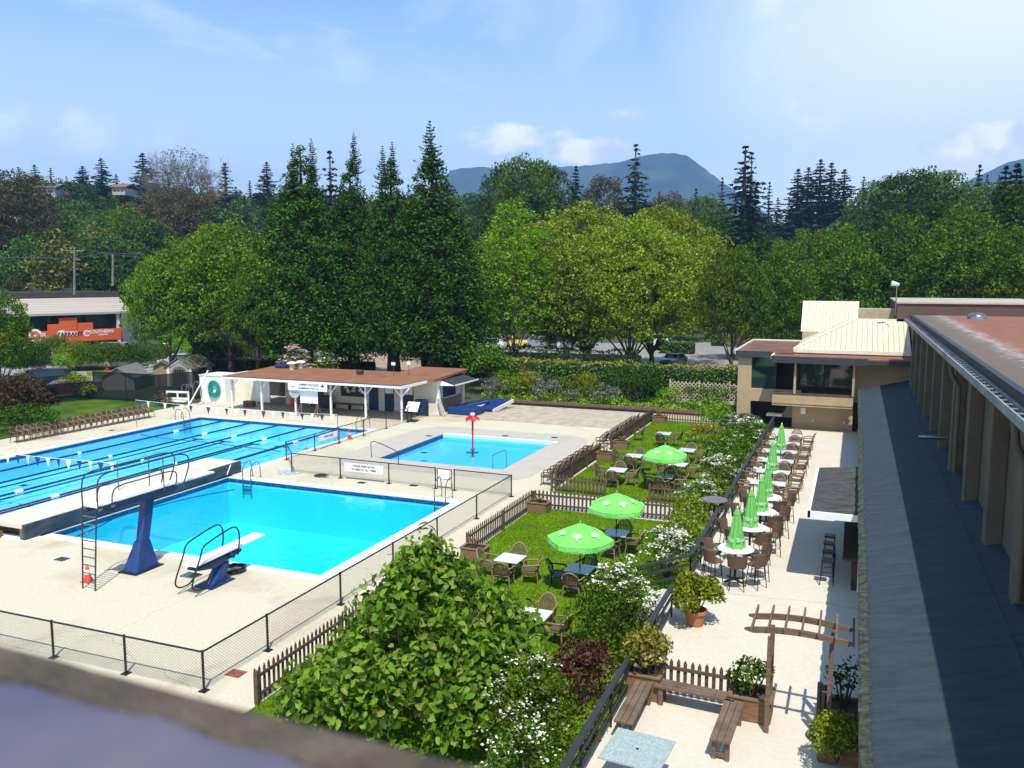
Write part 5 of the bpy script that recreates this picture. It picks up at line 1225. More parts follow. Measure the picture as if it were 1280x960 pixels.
picket((-3.85, 18.42), (-2.08, 18.38), .88, 'brown picket fence on the patio between the two planters', z=.5, sp=.16)
def planter(cx, cy, sx, sy, h, z, label, rz=0.0, base=True):
    t = thing('wooden_planter', label, 'planter', (cx, cy, z), rz)
    b = LMB()
    for s_ in (-1, 1): b.box(-sx/2, sx/2, s_*(sy/2)-.02, s_*(sy/2)+.02, .02, h); b.box(s_*(sx/2)-.02, s_*(sx/2)+.02, -sy/2+.02, sy/2-.02, .02, h)
    b.build('side_panels', M['planter'], t)
    b = LMB()
    for s_ in (-1, 1): b.box(-sx/2-.04, sx/2+.04, s_*(sy/2)-.05, s_*(sy/2)+.05, h+.002, h+.035); b.box(s_*(sx/2)-.05, s_*(sx/2)+.05, -sy/2+.05, sy/2-.05, h+.002, h+.035)
    b.build('rim', M['planter'], t)
    b = LMB(); b.box(-sx/2+.02, sx/2-.02, -sy/2+.02, sy/2-.02, .05, h-.06); b.build('soil', M['soil'], t)
    return t
PL = [(-12.2, 26.6, 'square wooden planter with sparse orange plant at the front lawn corner'), (-12.2, 33.2, 'square wooden planter at the back left corner of the front lawn'), (-12.4, 44.3, 'square wooden planter at the end of the near boarded fence'),
      (-12.4, 47.7, 'square wooden planter at the start of the far boarded fence'), (-12.3, 57.6, 'square wooden planter at the far left corner of the rear lawn')]
for (x, y, lab) in PL: planter(x, y, .85, .6, .42, .03, lab)
planter(-4.08, 18.3, .75, .75, .55, .5, 'square wooden planter with a yellow-green shrub at the patio rail')
planter(-1.72, 18.2, .85, .7, .5, .5, 'square wooden planter with leafy roses beside the pergola post')
planter(.12, 17.9, .8, 2.2, .35, .5, 'dark planting box under the right pergola post')
# benches round the near patio corner
def bench(cx, cy, ln, rz, label, w_=.42):
    t = thing('wooden_bench', label, 'bench', (cx, cy, .5), rz)
    b = LMB()
    for k in range(3): b.box(-ln/2, ln/2, -w_/2+k*w_/3+.008, -w_/2+(k+1)*w_/3-.008, .42, .465)
    b.build('seat', M['woodgray'], t)
    for s_ in (-1, 1):
        b = LMB(); 
        for sy in (-1, 1): b.box(s_*(ln/2-.14)-.05, s_*(ln/2-.14)+.05, sy*(w_/2-.08)-.04, sy*(w_/2-.08)+.04, 0, .418)
        b.box(s_*(ln/2-.14)-.03, s_*(ln/2-.14)+.03, -w_/2+.12, w_/2-.12, .06, .14)
        b.build('leg', M['woodgray'], t)
    return t
bench(-4.02, 16.95, 1.9, R(90), 'brown plank bench along the patio rail, left of the three')
bench(-2.9, 17.95, 1.75, R(-3), 'brown plank bench in front of the patio picket fence, middle of the three')
bench(-2.05, 16.9, 1.75, R(88), 'brown plank bench running from the rose planter, right of the three')
# speckled glass table in the foreground
tq = thing('patio_glass_table', 'speckled pale green table in the bottom foreground of the patio', 'table', (-3.4, 14.65, .5))
MB().cbox((-3.4, 14.65, 1.235), (1.15, 1.15, .03), rz=R(-4)).build('tabletop', pmat('speckle', (.27, .36, .32), .3, .2, 30, c2=(.42, .50, .46), detail=10), tq)
MB().tube([(-3.4, 14.65, .5), (-3.4, 14.65, 1.22)], .04, 8).build('pedestal', M['black'], tq); MB().lathe((-3.4, 14.65, 1.252), [(.0, .004), (.03, .003), (.03, 0)], 10).build('parasol_hole', M['black'], tq)
b = MB()
for a in range(45, 405, 90): b.bar((-3.4, 14.65, .55), (-3.4+.4*math.cos(R(a)), 14.65+.4*math.sin(R(a)), .52), .06, .04)
b.build('foot', M['black'], tq)
# pergola
pg = thing('pergola', 'weathered timber pergola arch with rafters over the patio walk', 'pergola', (-.75, 17.9, .5))
for (x, y) in ((-1.33, 17.55), (-1.33, 18.2), (-.13, 17.65), (-.13, 18.25)): MB().box(x-.045, x+.045, y-.045, y+.045, .5, 2.60).build('post', M['woodgray'], pg)
def arcbeam(y, name):
    b = MB(); N_ = 12; x0, x1 = -1.85, .30; top = []; bot = []
    for k in range(N_+1):
        u = k/N_; x = x0+(x1-x0)*u; z = 2.62+.10*math.sin(math.pi*u); cut = .11 if 0 < k < N_ else .05; top.append((x, y, z+.13 if 0 < k < N_ else z+.11)); bot.append((x, y, z if 0 < k < N_ else z+.07))
    for k in range(N_): b.extr([bot[k], bot[k+1], top[k+1], top[k]], (0, .045, 0))
    b.build(name, M['woodgray'], pg)
for y in (17.52, 18.28): arcbeam(y, 'beam')
for k in range(7):
    x = -1.68+k*.325; z = 2.755+.10*math.sin(math.pi*(x+1.85)/2.27); MB().box(x-.02, x+.02, 17.25, 18.6, z+.0, z+.09).build('rafter', M['woodgray'], pg)
# metal lattice side on the right posts
b = MB()
for k in range(8): b.box(-.11, -.10, 17.7+k*.07, 17.715+k*.07, .55, 1.6)
for k in range(14): b.box(-.115, -.098, 17.7, 18.22, .58+k*.075, .594+k*.075)
b.build('lattice', M['woodgray'], pg)
um = thing('umbrella_stand', 'black post on a round base beside the right pergola post', 'stand', (-.32, 17.75, .5)); MB().lathe((-.32, 17.75, .5), [(0, 0), (.24, .0), (.24, .05), (.05, .09), (.05, 1.2), (0, 1.22)], 18).build('post', M['black'], um); MB().box(-.32, -.15, 17.72, 17.78, 1.55, 1.66).build('arm', M['black'], um)
# patio hand rail
RX = -4.42
def railrun(pts, label):
    t = thing('patio_railing', label, 'railing', pts[0]); k = Vector((0, 0, 1))
    for i in range(len(pts)-1):
        a = Vector(pts[i]); c = Vector(pts[i+1]); MB().bar(a, c, .13, .055).build('top_rail', M['charcoal'], t); MB().bar(a-k*.30, c-k*.30, .04, .09).build('middle_rail', M['charcoal'], t); MB().bar(a-k*.62, c-k*.62, .04, .09).build('lower_rail', M['charcoal'], t)
        Ln = (c-a).length; n_ = max(1, int(Ln/1.9))
        for j in range(n_+1):
            p = a.lerp(c, j/n_); MB().tube([p-k*.9, p], .028, 6).build('post', M['blackmetal'], t)
    return t
railrun([(RX, 8.0, 1.4), (RX, 22.9, 1.4)], 'dark railing along the near patio edge above the flower bed')
railrun([(RX, 25.8, 1.4), (RX, 54.6, 1.4)], 'dark railing along the far patio edge beside the tall tables')
t = railrun([(RX, 25.8, 1.4), (-6.0, 25.3, .95)], 'short dark stair railing dropping from patio to lawn')
st = MB()
for k in range(4): st.box(-4.55-.35*(k+1), -4.55-.35*k, 23.3, 25.6, -.05, .5-.12*(k+1))
tag(st.build('garden_steps', M['path']), 'concrete garden steps between patio and front lawn, hidden in shrubs', 'steps')
# terracotta pots
def pot(x, y, z, r_, h, label):
    t = thing('terracotta_pot', label, 'plant pot', (x, y, z)); b = LMB(); b.lathe((0, 0, 0), [(0, 0), (r_*.72, 0), (r_*.95, h*.82), (r_*1.08, h*.84), (r_*1.08, h), (r_*.9, h), (r_*.88, h*.85), (0, h*.85)], 24); b.build('pot_body', M['terracotta'], t, smooth=False); return t
pot(-3.7, 22.6, .5, .30, .44, 'round terracotta pot with a bushy variegated shrub on the patio')
pot(-5.6, 53.6, .9, .45, .3, 'wide terracotta bowl at the back of the shrub slope')
q = P(893, 625, 1.55); sp_ = thing('side_table', 'small dark round pedestal table against the patio railing', 'table', (q.x, q.y, .5))
MB().lathe((q.x, q.y, 1.55), [(0, 0), (.5, 0), (.5, .03), (0, .03)], 24).build('tabletop', pmat('greymetal', (.16, .14, .14), .5, .1, 4), sp_); MB().tube([(q.x, q.y, .5), (q.x, q.y, 1.55)], .03, 8).build('pedestal', M['black'], sp_)
# retaining timbers and lattice fence
rt = thing('timber_edging', 'low weathered timber edging in front of the far flower border', 'edging', (-17, 61.6, 0))
rnd = random.Random(6); x = -26.5
while x < -5: b = MB().cbox((x+1.2, 61.65+rnd.uniform(-.05, .05), .2+rnd.uniform(-.02, .02)), (2.36, .2, .36), rz=rnd.uniform(-.01, .01)).build('timber', M['woodgray'], rt); x += 2.4
lf = thing('lattice_fence', 'pale lattice fence behind the far flower border', 'fence', (-14, 66.5, 0))
b = MB(); x = -27.0
for seg_ in range(3):
    x0 = -13.4+seg_*2.3
    for k in range(-4, 8):
        for sg in (1, -1):
            pts = []
            a_ = x0+k*.3; z0_, z1_ = .55, 1.85
            xa, xb = (a_, a_+1.3) if sg > 0 else (a_+1.3, a_)
            lo, hi = x0+.05, x0+2.2
            pa = Vector((xa, 66.5+.012*sg, z0_)); pb_ = Vector((xb, 66.5+.012*sg, z1_)); dd = pb_-pa
            ts = sorted([(lo-pa.x)/dd.x, (hi-pa.x)/dd.x]); t0 = max(0, ts[0]); t1 = min(1, ts[1])
            if t1 > t0+.05: b.bar(pa+dd*t0, pa+dd*t1, .012, .07)
    b.box(x0-.05, x0+.05, 66.44, 66.56, 0, 2.0)
b.build('lattice', pmat('lattice', (.50, .40, .30), .8, .1, 3), lf)
MB().box(-13.4, -6.4, 66.52, 66.62, 0, .5).build('low_wall', M['path'], lf)
# ================================================================== vegetation
def leafcloud(name, C, Nrm, size, mats, rng, shape='kite', up=.35, spread=.9, midx=None, jit=.35, asp=.55):
    """C (n,3) leaf centres, Nrm (n,3) preferred facing; every leaf is its own little folded face"""
    n = len(C); C = np.asarray(C, float)
    nr = Nrm + rng.normal(0, spread, (n, 3)); nr[:, 2] += up; nr /= np.linalg.norm(nr, axis=1)[:, None]+1e-9
    t = rng.normal(0, 1, (n, 3)); t -= nr*np.sum(t*nr, 1)[:, None]; t /= np.linalg.norm(t, axis=1)[:, None]+1e-9
    s = np.cross(nr, t); sz = (size*(1+rng.uniform(-jit, jit, n)))[:, None]
    if shape == 'kite':
        V = np.stack([C-t*sz*.5, C+s*sz*asp*.5+nr*sz*.08, C+t*sz*.5-nr*sz*.10, C-s*sz*asp*.5+nr*sz*.08], 1).reshape(-1, 3)
        F = np.arange(4*n); me = npmesh(name, V, 4, F, mats)
    else:   # real leaf: six-sided outline folded along the midrib, drooping tip
        b0 = C-t*sz*.5; tip = C+t*sz*.55-nr*sz*.22; ml = C+t*sz*.02+nr*.0
        l1 = C-t*sz*.22+s*sz*asp*.42+nr*sz*.10; l2 = C+t*sz*.18+s*sz*asp*.40+nr*sz*.05; r1 = C-t*sz*.22-s*sz*asp*.42+nr*sz*.10; r2 = C+t*sz*.18-s*sz*asp*.40+nr*sz*.05
        V = np.stack([b0, l1, l2, tip, r2, r1, ml], 1).reshape(-1, 3)
        base = (np.arange(n)*7)[:, None]; F = np.concatenate([base+np.array([[0, 6, 2, 1]]), base+np.array([[6, 3, 3, 2]])*1, base+np.array([[0, 5, 4, 6]]), base+np.array([[6, 4, 4, 3]])], 1)
        tri = np.concatenate([base+np.array([[0, 6, 1]]), base+np.array([[1, 6, 2]]), base+np.array([[2, 6, 3]]), base+np.array([[0, 5, 6]]), base+np.array([[5, 4, 6]]), base+np.array([[4, 3, 6]])], 1).reshape(-1)
        me = npmesh(name, V, 3, tri, mats)
    if midx is not None:
        per = len(me.polygons)//n; me.polygons.foreach_set('material_index', np.repeat(midx, per).astype(np.int32))
    return me
def sph(n, rng, zmin=-1.0):
    z = rng.uniform(zmin, 1, n); a = rng.uniform(0, 2*np.pi, n); r = np.sqrt(1-z*z); return np.stack([r*np.cos(a), r*np.sin(a), z], 1)
def clumps(blobs, per_m2, rng, zmin=-.6, shell=(.72, 1.06)):
    Cs, Ns = [], []
    for (c, r) in blobs:
        r = np.array(r if hasattr(r, '__len__') else (r, r, r)); k = max(6, int(per_m2*4*np.pi*(r[0]*r[1]+r[2]*r[0])/2*.8)); d = sph(k, rng, zmin)
        Cs.append(np.array(c)+d*r*rng.uniform(shell[0], shell[1], k)[:, None]); Ns.append(d)
    return np.concatenate(Cs), np.concatenate(Ns)
def crown_broad(H, W, z0, nb, rb, rng, topflat=1.0, inner=.25):
    """blobs on an irregular domed envelope, height z0..H, width W"""
    out_ = []; g = math.pi*(3-5**.5); lob = [(rng.uniform(0, 2*np.pi), rng.uniform(.06, .18), rng.integers(2, 6)) for _ in range(4)]
    for i in range(nb):
        zz_ = 1-1.75*(i+.5)/nb; a = g*i+rng.uniform(-.4, .4); rr_ = math.sqrt(max(0, 1-zz_*zz_)); sc = 1-rb/(W/2)*.75
        lobf = 1+sum(A*math.cos(k*(a-p)) for p, A, k in lob)
        k = sc*lobf*rng.uniform(.74, 1.10)
        c = (W/2*rr_*math.cos(a)*k, W/2*rr_*math.sin(a)*k, z0+(H-z0)*.5+(H-z0)*.5*zz_*rng.uniform(.80, 1.10)*(1-rb/(H-z0)))
        r = rb*rng.uniform(.65, 1.3); out_.append((c, (r, r, r*.72)))
    for i in range(int(nb*inner)):
        d = sph(1, rng)[0]*.55; out_.append(((W/2*d[0], W/2*d[1], z0+(H-z0)*(.5+.42*d[2])), rb*1.1))
    return out_
def trunkmesh(H, r, z0, W, rng, mat_, limbs=7, name='trunk', lean=.0):
    b = MB(); pts = [(0, 0, -.3)]; x = y = 0
    for k in range(1, 6): x += rng.uniform(-.1, .1)*r*2+lean*.2; y += rng.uniform(-.1, .1)*r*2; pts.append((x, y, z0*1.15*k/5+(H*.45 if k == 5 else 0)))
    b.tube(pts, [r*1.25, r, r*.9, r*.8, r*.7, r*.2], 8)
    for k in range(limbs):
        a = 2*math.pi*k/limbs+rng.uniform(-.4, .4); zb = z0*rng.uniform(.7, 1.05); L_ = W*.5*rng.uniform(.55, .8)
        p = [(0, 0, zb), (L_*.35*math.cos(a), L_*.35*math.sin(a), zb+(H-z0)*.16), (L_*math.cos(a), L_*math.sin(a), zb+(H-z0)*rng.uniform(.35, .6))]
        b.tube(catm(p, 3), r*.42, 5, r2=r*.08)
    return b.build_mesh(name, mat_)
def _bm(s, name, mt):
    me = bpy.data.meshes.new(name); me.from_pydata([tuple(v) for v in s.v], [], s.f); me.materials.append(mt); me.polygons.foreach_set('use_smooth', [True]*len(me.polygons)); me.update(); return me
MB.build_mesh = _bm
M['leaf_olive'] = leafmat('leaf_olive', [(.19, .24, .010), (.20, .265, .013), (.215, .28, .016), (.23, .26, .025)], .38)
M['leaf_lime'] = leafmat('leaf_lime', [(0.109, 0.217, 0.009), (0.166, 0.306, 0.012), (0.217, 0.357, 0.015)], .42)
M['leaf_mid'] = leafmat('leaf_mid', [(0.052, 0.109, 0.009), (0.075, 0.150, 0.011), (0.115, 0.190, 0.014)], .34)
M['leaf_dark'] = leafmat('leaf_dark', [(0.022, 0.053, 0.006), (0.035, 0.076, 0.007), (0.053, 0.102, 0.009)], .28)
M['leaf_brown'] = leafmat('leaf_brown', [(.07, .07, .022), (.10, .085, .03), (.13, .10, .04)], .3)
M['leaf_spring'] = leafmat('leaf_spring', [(.07, .145, .008), (.10, .20, .010), (.135, .235, .014), (.17, .23, .02)], .38)
M['needle_seq'] = leafmat('needle_seq', [(0.023, 0.060, 0.006), (0.036, 0.088, 0.008), (0.058, 0.124, 0.010)], .2, gloss=.01)
M['needle_blue'] = leafmat('needle_blue', [(.014, .034, .018), (.022, .050, .024), (.032, .062, .028)], .15, gloss=.01)
M['leaf_big'] = leafmat('leaf_big', [(.10, .19, .012), (.13, .27, .016), (.145, .32, .020), (.17, .34, .024), (.20, .22, .05)], .40, rough=.4, gloss=.06)
M['leaf_yellow'] = leafmat('leaf_yellow', [(.14, .16, .02), (.22, .22, .03), (.30, .27, .05)], .35)
M['leaf_red'] = leafmat('leaf_red', [(.045, .014, .014), (.07, .022, .02), (.10, .04, .03)], .25)
M['leaf_russet'] = leafmat('leaf_russet', [(.05, .03, .014), (.075, .04, .018), (.09, .06, .02)], .25)
M['leaf_grey'] = leafmat('leaf_grey', [(.10, .12, .08), (.15, .17, .12), (.20, .21, .16)], .25)
M['flower_white'] = leafmat('flower_white', [(.50, .48, .30), (.66, .63, .48), (.80, .78, .68)], .3)
M['flower_pink'] = leafmat('flower_pink', [(.6, .35, .35), (.7, .5, .5)], .3)
M['twig'] = pmat('twig', (.16, .13, .12), .9, .2, 2)
RNG = np.random.default_rng
# ---- tree prototypes (meshes only; placed as trunk + crown under an Empty)
PROTO = {}
def proto_broad(key, H, W, z0, nb, rb, leaf, per, seed, mt, bark='bark', rtr=.28, zmin=-.55, limbs=7):
    rg = RNG(seed); bl_ = crown_broad(H, W, z0, nb, rb, rg); C, Nn = clumps(bl_, per, rg, zmin, (.74, 1.14))
    PROTO[key] = (H, trunkmesh(H, rtr, z0, W, rg, M[bark], limbs), leafcloud('crown', C, Nn, leaf, [M[mt]], rg))
def proto_conifer(key, H, W, seed, mt, leaf=.45, tiers=26, perb=26, sparse=0.0, droop=.25, bare=.12):
    rg = RNG(seed); C = []; Nn = []; b = MB(); b.tube([(0, 0, -.3), (0, 0, H*.5), (0, 0, H)], [H*.018, H*.011, .03], 7)
    for i in range(tiers):
        u = i/(tiers-1); z = H*(bare+(1-bare)*u*.99)*(1+rg.uniform(-.008, .008)); Rr = W/2*(1-u)**.72*rg.uniform(.75, 1.1)+.10; nbn = max(4, int(9*(1-u)+4))
        for k in range(nbn):
            if rg.random() < sparse: continue
            a = 2*np.pi*k/nbn+rg.uniform(-.5, .5)+i; rr_ = Rr*rg.uniform(.42, 1.22); z = H*(bare+(1-bare)*u*.99)+rg.normal(0, .010)*H*(1-u*.7); m_ = max(6, int(perb*1.7*rr_/(W/2)))
            s_ = rg.uniform(.12, 1, m_); sd = rg.normal(0, .14, m_)*rr_*(1.05-s_)*1.6
            x = np.cos(a)*rr_*s_-np.sin(a)*sd; y = np.sin(a)*rr_*s_+np.cos(a)*sd; zz_ = z-droop*rr_*s_**1.5+rg.normal(0, .05, m_)*leaf*2+.18*rr_*s_**4
            C.append(np.stack([x, y, zz_], 1)); Nn.append(np.tile([np.cos(a)*.3, np.sin(a)*.3, .8], (m_, 1)))
    PROTO[key] = (H, b.build_mesh('trunk', M['bark']), leafcloud('crown', np.concatenate(C), np.concatenate(Nn), leaf, [M[mt]], rg, spread=.45, up=.2, asp=.5))
def proto_sequoia(key, H, W, seed, leaf=.27):
    """boughs in loose storeys, each carrying a row of upturned tufts; dark gaps stay between the tufts"""
    rg = RNG(seed); C = []; Nn = []; tiers = 40; lean_ = rg.uniform(0, 6.28)
    b = MB(); b.tube([(0, 0, -.3), (0, 0, 2.5), (0, 0, H*.6), (0, 0, H)], [W*.085, W*.06, W*.03, .04], 10)
    for i in range(tiers):
        u = (i+.5)/tiers; z = H*(.17+.82*u); Rr = W/2*(1-u**1.25)**.85*(1-.18*math.exp(-u*7)); nbn = max(4, int(17*(Rr/(W/2))+3))
        for k in range(nbn):
            a = 2*np.pi*k/nbn+rg.uniform(-.35, .35)+i*1.7; R1 = Rr*rg.uniform(.72, 1.12)*(1+.10*math.cos(3*a+lean_)); zz0 = z+rg.normal(0, .35)
            for s_ in ((1.0, .80, .58) if R1 > 1.3 else (1.0,)):
                rr_ = (.30+.085*R1)*rg.uniform(.75, 1.3); n = int(30*rr_/.6)+8; d = sph(n, rg, -.55)
                c = np.array([np.cos(a)*R1*s_, np.sin(a)*R1*s_, zz0-.20*R1*s_+.16*R1*(s_ > .9)+rg.normal(0, .12)])
                C.append(c+d*np.array([rr_, rr_, rr_*.9])*rg.uniform(.7, 1.15, n)[:, None]); Nn.append(d+np.array([0, 0, .35]))
    PROTO[key] = (H, b.build_mesh('trunk', M['barkred']), leafcloud('crown', np.concatenate(C), np.concatenate(Nn), leaf, [M['needle_seq']], rg, up=.2, spread=.45, asp=.5))
proto_broad('plane', 15, 15, 1.7, 330, .88, .27, 13, 1, 'leaf_olive', limbs=9, rtr=.3)
proto_broad('plane_lime', 13, 12, 2.5, 250, .78, .25, 14, 2, 'leaf_spring')
proto_broad('maple', 13, 10, 3, 210, .72, .26, 14, 3, 'leaf_mid')
proto_broad('maple_open', 15, 9, 2.5, 190, .75, .27, 13, 14, 'leaf_mid', limbs=10)
proto_broad('poplar', 15, 6.2, 1.6, 170, .55, .22, 16, 4, 'leaf_lime', rtr=.16)
proto_broad('forest_a', 14, 10, 2, 100, 1.05, .44, 5.2, 5, 'leaf_dark'); proto_broad('forest_b', 15, 8, 2, 100, .95, .44, 5.2, 6, 'leaf_mid'); proto_broad('forest_c', 14, 8, 2, 90, 1.0, .44, 5.2, 7, 'leaf_brown')
proto_broad('darkbroad', 13, 8.5, 1.5, 200, .72, .28, 12, 15, 'leaf_dark'); proto_broad('brownbroad', 13, 8.5, 1.5, 180, .75, .26, 12, 16, 'leaf_brown')
proto_conifer('fir', 18, 7, 8, 'needle_blue', leaf=.5, tiers=30, perb=26, droop=.18)
proto_conifer('fir_open', 20, 6.0, 9, 'needle_blue', leaf=.42, tiers=30, perb=20, sparse=.25, droop=.45, bare=.2)
proto_conifer('fir_thin', 17, 4.2, 10, 'needle_blue', leaf=.38, tiers=26, perb=18, sparse=.12, droop=.1)
proto_sequoia('seq', 21, 11, 11); proto_sequoia('seq2', 21, 10, 12)
proto_conifer('spire', 6, 2.6, 13, 'needle_seq', leaf=.24, tiers=20, perb=20, droop=-.12, bare=.02)
print('protos', {k: len(v[2].polygons) for k, v in PROTO.items()})
def tree(key, loc, H, label, cat='tree', wf=1.0, rz=None, group=None, name='tree'):
    H0, tm, cm_ = PROTO[key]; s_ = H/H0; t = thing(name, label, cat, loc, random.uniform(0, 6.28) if rz is None else rz, group); t.scale = (s_*wf, s_*wf, s_)
    link('trunk', tm, t); link('crown', cm_, t); return t
def tree_px(key, px_, D, topy, label, wf=1.0, **k):
    top = PD(px_, topy, D); g0 = hill(top.x, top.y); return tree(key, (top.x, top.y, g0), top.z-g0, label, wf=wf, **k)
random.seed(3)
# sequoia group behind the shelter
SQ = [(375, 82, 186, 'seq', 1.0, 'dark giant sequoia at the left end of the tall dark group'), (437, 84, 205, 'seq2', .92, 'dark giant sequoia second from the left in the tall dark group, with one pale spire'),
      (488, 80, 203, 'seq', .82, 'dark giant sequoia third from the left in the tall dark group'), (540, 78, 190, 'seq2', 1.12, 'dark giant sequoia at the right end of the tall dark group, widest and tallest')]
for (px_, D, ty, key, wf, lab) in SQ:
    wf *= 1.08
    t = tree_px(key, px_, D, ty, lab, wf=wf, name='giant_sequoia', group='tall dark sequoias behind the pool shelter')
    tp = []
    if px_ == 375: tp = [(366, 180), (389, 174)]
    if px_ == 437: tp = [(442, 166)]
    if px_ == 488: tp = [(478, 183), (490, 178)]
    if px_ == 540: tp = [(537, 152)]
    for (x, y) in tp:
        top = PD(x, y, D-1.0); h0 = 5.0 if px_ == 540 else 3.8; w0 = 1.25 if px_ == 540 else .95
        me = PROTO['spire'][2]; o = link('spire', me, t); s_ = h0/6
        Mi = (Matrix.Translation(t.location) @ Matrix.Rotation(t.rotation_euler.z, 4, 'Z') @ Matrix.Diagonal((*t.scale, 1))).inverted()
        lp_ = Mi @ Vector((top.x, top.y, top.z-h0)); o.location = lp_; o.scale = (s_*w0/t.scale[0], s_*w0/t.scale[1], s_/t.scale[2])
# named broadleaf trees
NT = [('plane', 735, 92, 262, 1.15, 'broad olive-green tree left of centre behind the hedge'), ('plane', 818, 94, 262, .95, 'broad olive-green tree above the grey car'), ('plane', 790, 86, 275, .95, 'broad olive-green tree in the middle of the row behind the hedge'),
      ('poplar', 643, 84, 256, 1.15, 'bright lime-green pointed tree right of the sequoias'), ('poplar', 612, 88, 300, 1.1, 'bright lime-green tree half behind the widest sequoia'), ('plane', 705, 90, 340, .7, 'smaller olive-green tree left of the broad row'),
      ('maple', 918, 78, 310, .7, 'mid green tree at the corner of the rear clubhouse'), ('maple_open', 985, 84, 302, .75, 'fresh green tree behind the cream roofs'), ('maple_open', 1055, 92, 285, .9, 'fresh green tree between cream roofs and floodlight'),
      ('plane_lime', 207, 88, 318, .72, 'light green tree in front of the orange building'), ('plane_lime', 283, 86, 280, 1.0, 'light green tree left of the sequoias'), ('maple', 240, 90, 300, .9, 'mid green tree between the two light green trees'),
      ('maple', 318, 80, 330, .7, 'mid green tree at the foot of the left sequoia'),
      ('maple', -8, 74, 362, .75, 'green tree at the left edge beside the orange building'), ('maple_open', 1130, 100, 268, .8, 'dark green tree behind the floodlight'), ('maple_open', 1205, 90, 262, 1.0, 'tall green tree above the dark parapet'),
      ('maple_open', 1270, 86, 285, .9, 'green tree at the right edge above the parapet'), ('darkbroad', 1090, 98, 290, .9, 'dark green tree left of the tall right-hand tree'), ('darkbroad', 945, 105, 300, .9, 'dark green tree behind the rear clubhouse corner'),
      ('darkbroad', 1165, 110, 258, 1.0, 'dark green tree in the second row on the right'), ('darkbroad', 1290, 105, 232, 1.1, 'tall dark tree filling the right edge'), ('maple', 1020, 110, 290, .9, 'mid green tree in the second row behind the cream roofs')]
for (key, px_, D, ty, wf, lab) in NT: tree_px(key, px_, D, ty, lab, wf=wf, name='broadleaf_tree')
# skyline conifers and notable trees up the hill
SK = [('fir', 126, 300, 198, 1.0, 'dark fir on the left skyline, taller of the middle pair'), ('fir', 103, 295, 208, 1.3, 'wide dark fir on the left skyline'), ('fir_thin', 63, 305, 210, .9, 'thin fir on the far left skyline'), ('fir', 43, 300, 206, .9, 'dark fir near the left edge of the skyline'),
      ('fir', 178, 280, 192, 1.1, 'dark fir just left of the bare grey tree'), ('fir_thin', 281, 240, 204, 1.2, 'dark narrow fir just right of the bare grey tree'), ('fir', 333, 290, 203, .9, 'dark fir left of the sequoias on the skyline'), ('fir_thin', 312, 290, 226, .9, 'small dark fir on the skyline left of the sequoias'), ('fir_thin', 23, 300, 209, .8, 'small fir at the left edge of the skyline'), ('fir', 145, 300, 218, .8, 'low dark fir between skyline pair and bare tree'),
      ('fir_open', 412, 130, 188, .9, 'ragged dark fir seen between the sequoias'), ('fir_open', 795, 190, 180, 1.0, 'ragged drooping fir standing alone in front of the mountain'), ('fir_open', 932, 170, 182, 1.25, 'tall open fir with twin tops right of the mountain'),
      ('fir_open', 940, 176, 190, .9, 'open fir close behind the twin-topped one'), ('fir', 720, 230, 208, .6, 'small dark fir below the mountain, left of the ragged one'), ('fir_thin', 903, 240, 222, .6, 'tiny dark fir just left of the twin-topped fir'), ('fir_thin', 962, 260, 228, .7, 'small dark fir right of the twin-topped fir'),
      ('fir', 1026, 270, 200, .9, 'tallest dark fir of the right skyline cluster'), ('fir', 1040, 275, 204, .9, 'dark fir second tallest in the right skyline cluster'), ('fir', 998, 270, 212, .9, 'dark fir at the left of the right skyline cluster'), ('fir', 1011, 275, 210, .9, 'dark fir second from left in the right skyline cluster'), ('fir', 1056, 270, 212, .9, 'dark fir at the right of the right skyline cluster'),
      ('fir_thin', 1080, 280, 221, .8, 'small fir right of the skyline cluster'), ('fir_thin', 1092, 280, 225, .8, 'smallest fir right of the skyline cluster'), ('fir_thin', 1225, 200, 206, .7, 'thin fir on the skyline near the right edge'), ('fir', 1272, 150, 205, .8, 'dark fir at the right edge of the skyline'), ('fir', 1258, 160, 208, .7, 'dark fir second from the right edge'), ('fir_thin', 685, 200, 214, .9, 'thin dark fir among the poplars below the mountain'), ('fir_thin', 870, 230, 236, .7, 'small fir right below the mountain summit'), ('fir_thin', 660, 190, 240, .8, 'thin dark fir left of the wooded rise'),
      ('forest_a', 1140, 180, 212, 1.0, 'rounded dark tree high on the right skyline'), ('forest_b', 1175, 190, 216, 1.0, 'open leafy tree on the right skyline'), ('forest_b', 1105, 200, 226, .9, 'mid green tree on the right skyline'), ('forest_a', 628, 190, 208, .7, 'tall dark poplar-like tree, left of the wooded rise'), ('forest_b', 655, 185, 197, .75, 'tallest rounded tree of the wooded rise left of the mountain'), ('forest_a', 680, 190, 202, .75, 'dark tree next to the tallest rounded one'), ('forest_c', 755, 200, 222, .9, 'brownish tree below the mountain ridge'), ('forest_c', 840, 210, 242, .9, 'brownish tree under the mountain summit'),
      ('forest_c', 15, 200, 214, 1.0, 'brown-green tree at the left edge'), ('forest_c', 215, 220, 235, 1.3, 'brown-green tree under the bare grey tree'), ('forest_c', 250, 215, 245, 1.1, 'second brown-green tree under the bare grey tree'), ('forest_b', 150, 190, 262, 1.3, 'mid green rounded tree below the left skyline'), ('forest_a', 72, 180, 285, 1.0, 'dark conical tree behind the orange building'), ('forest_b', 880, 200, 246, .9, 'mid green tree left of the twin-topped fir')]
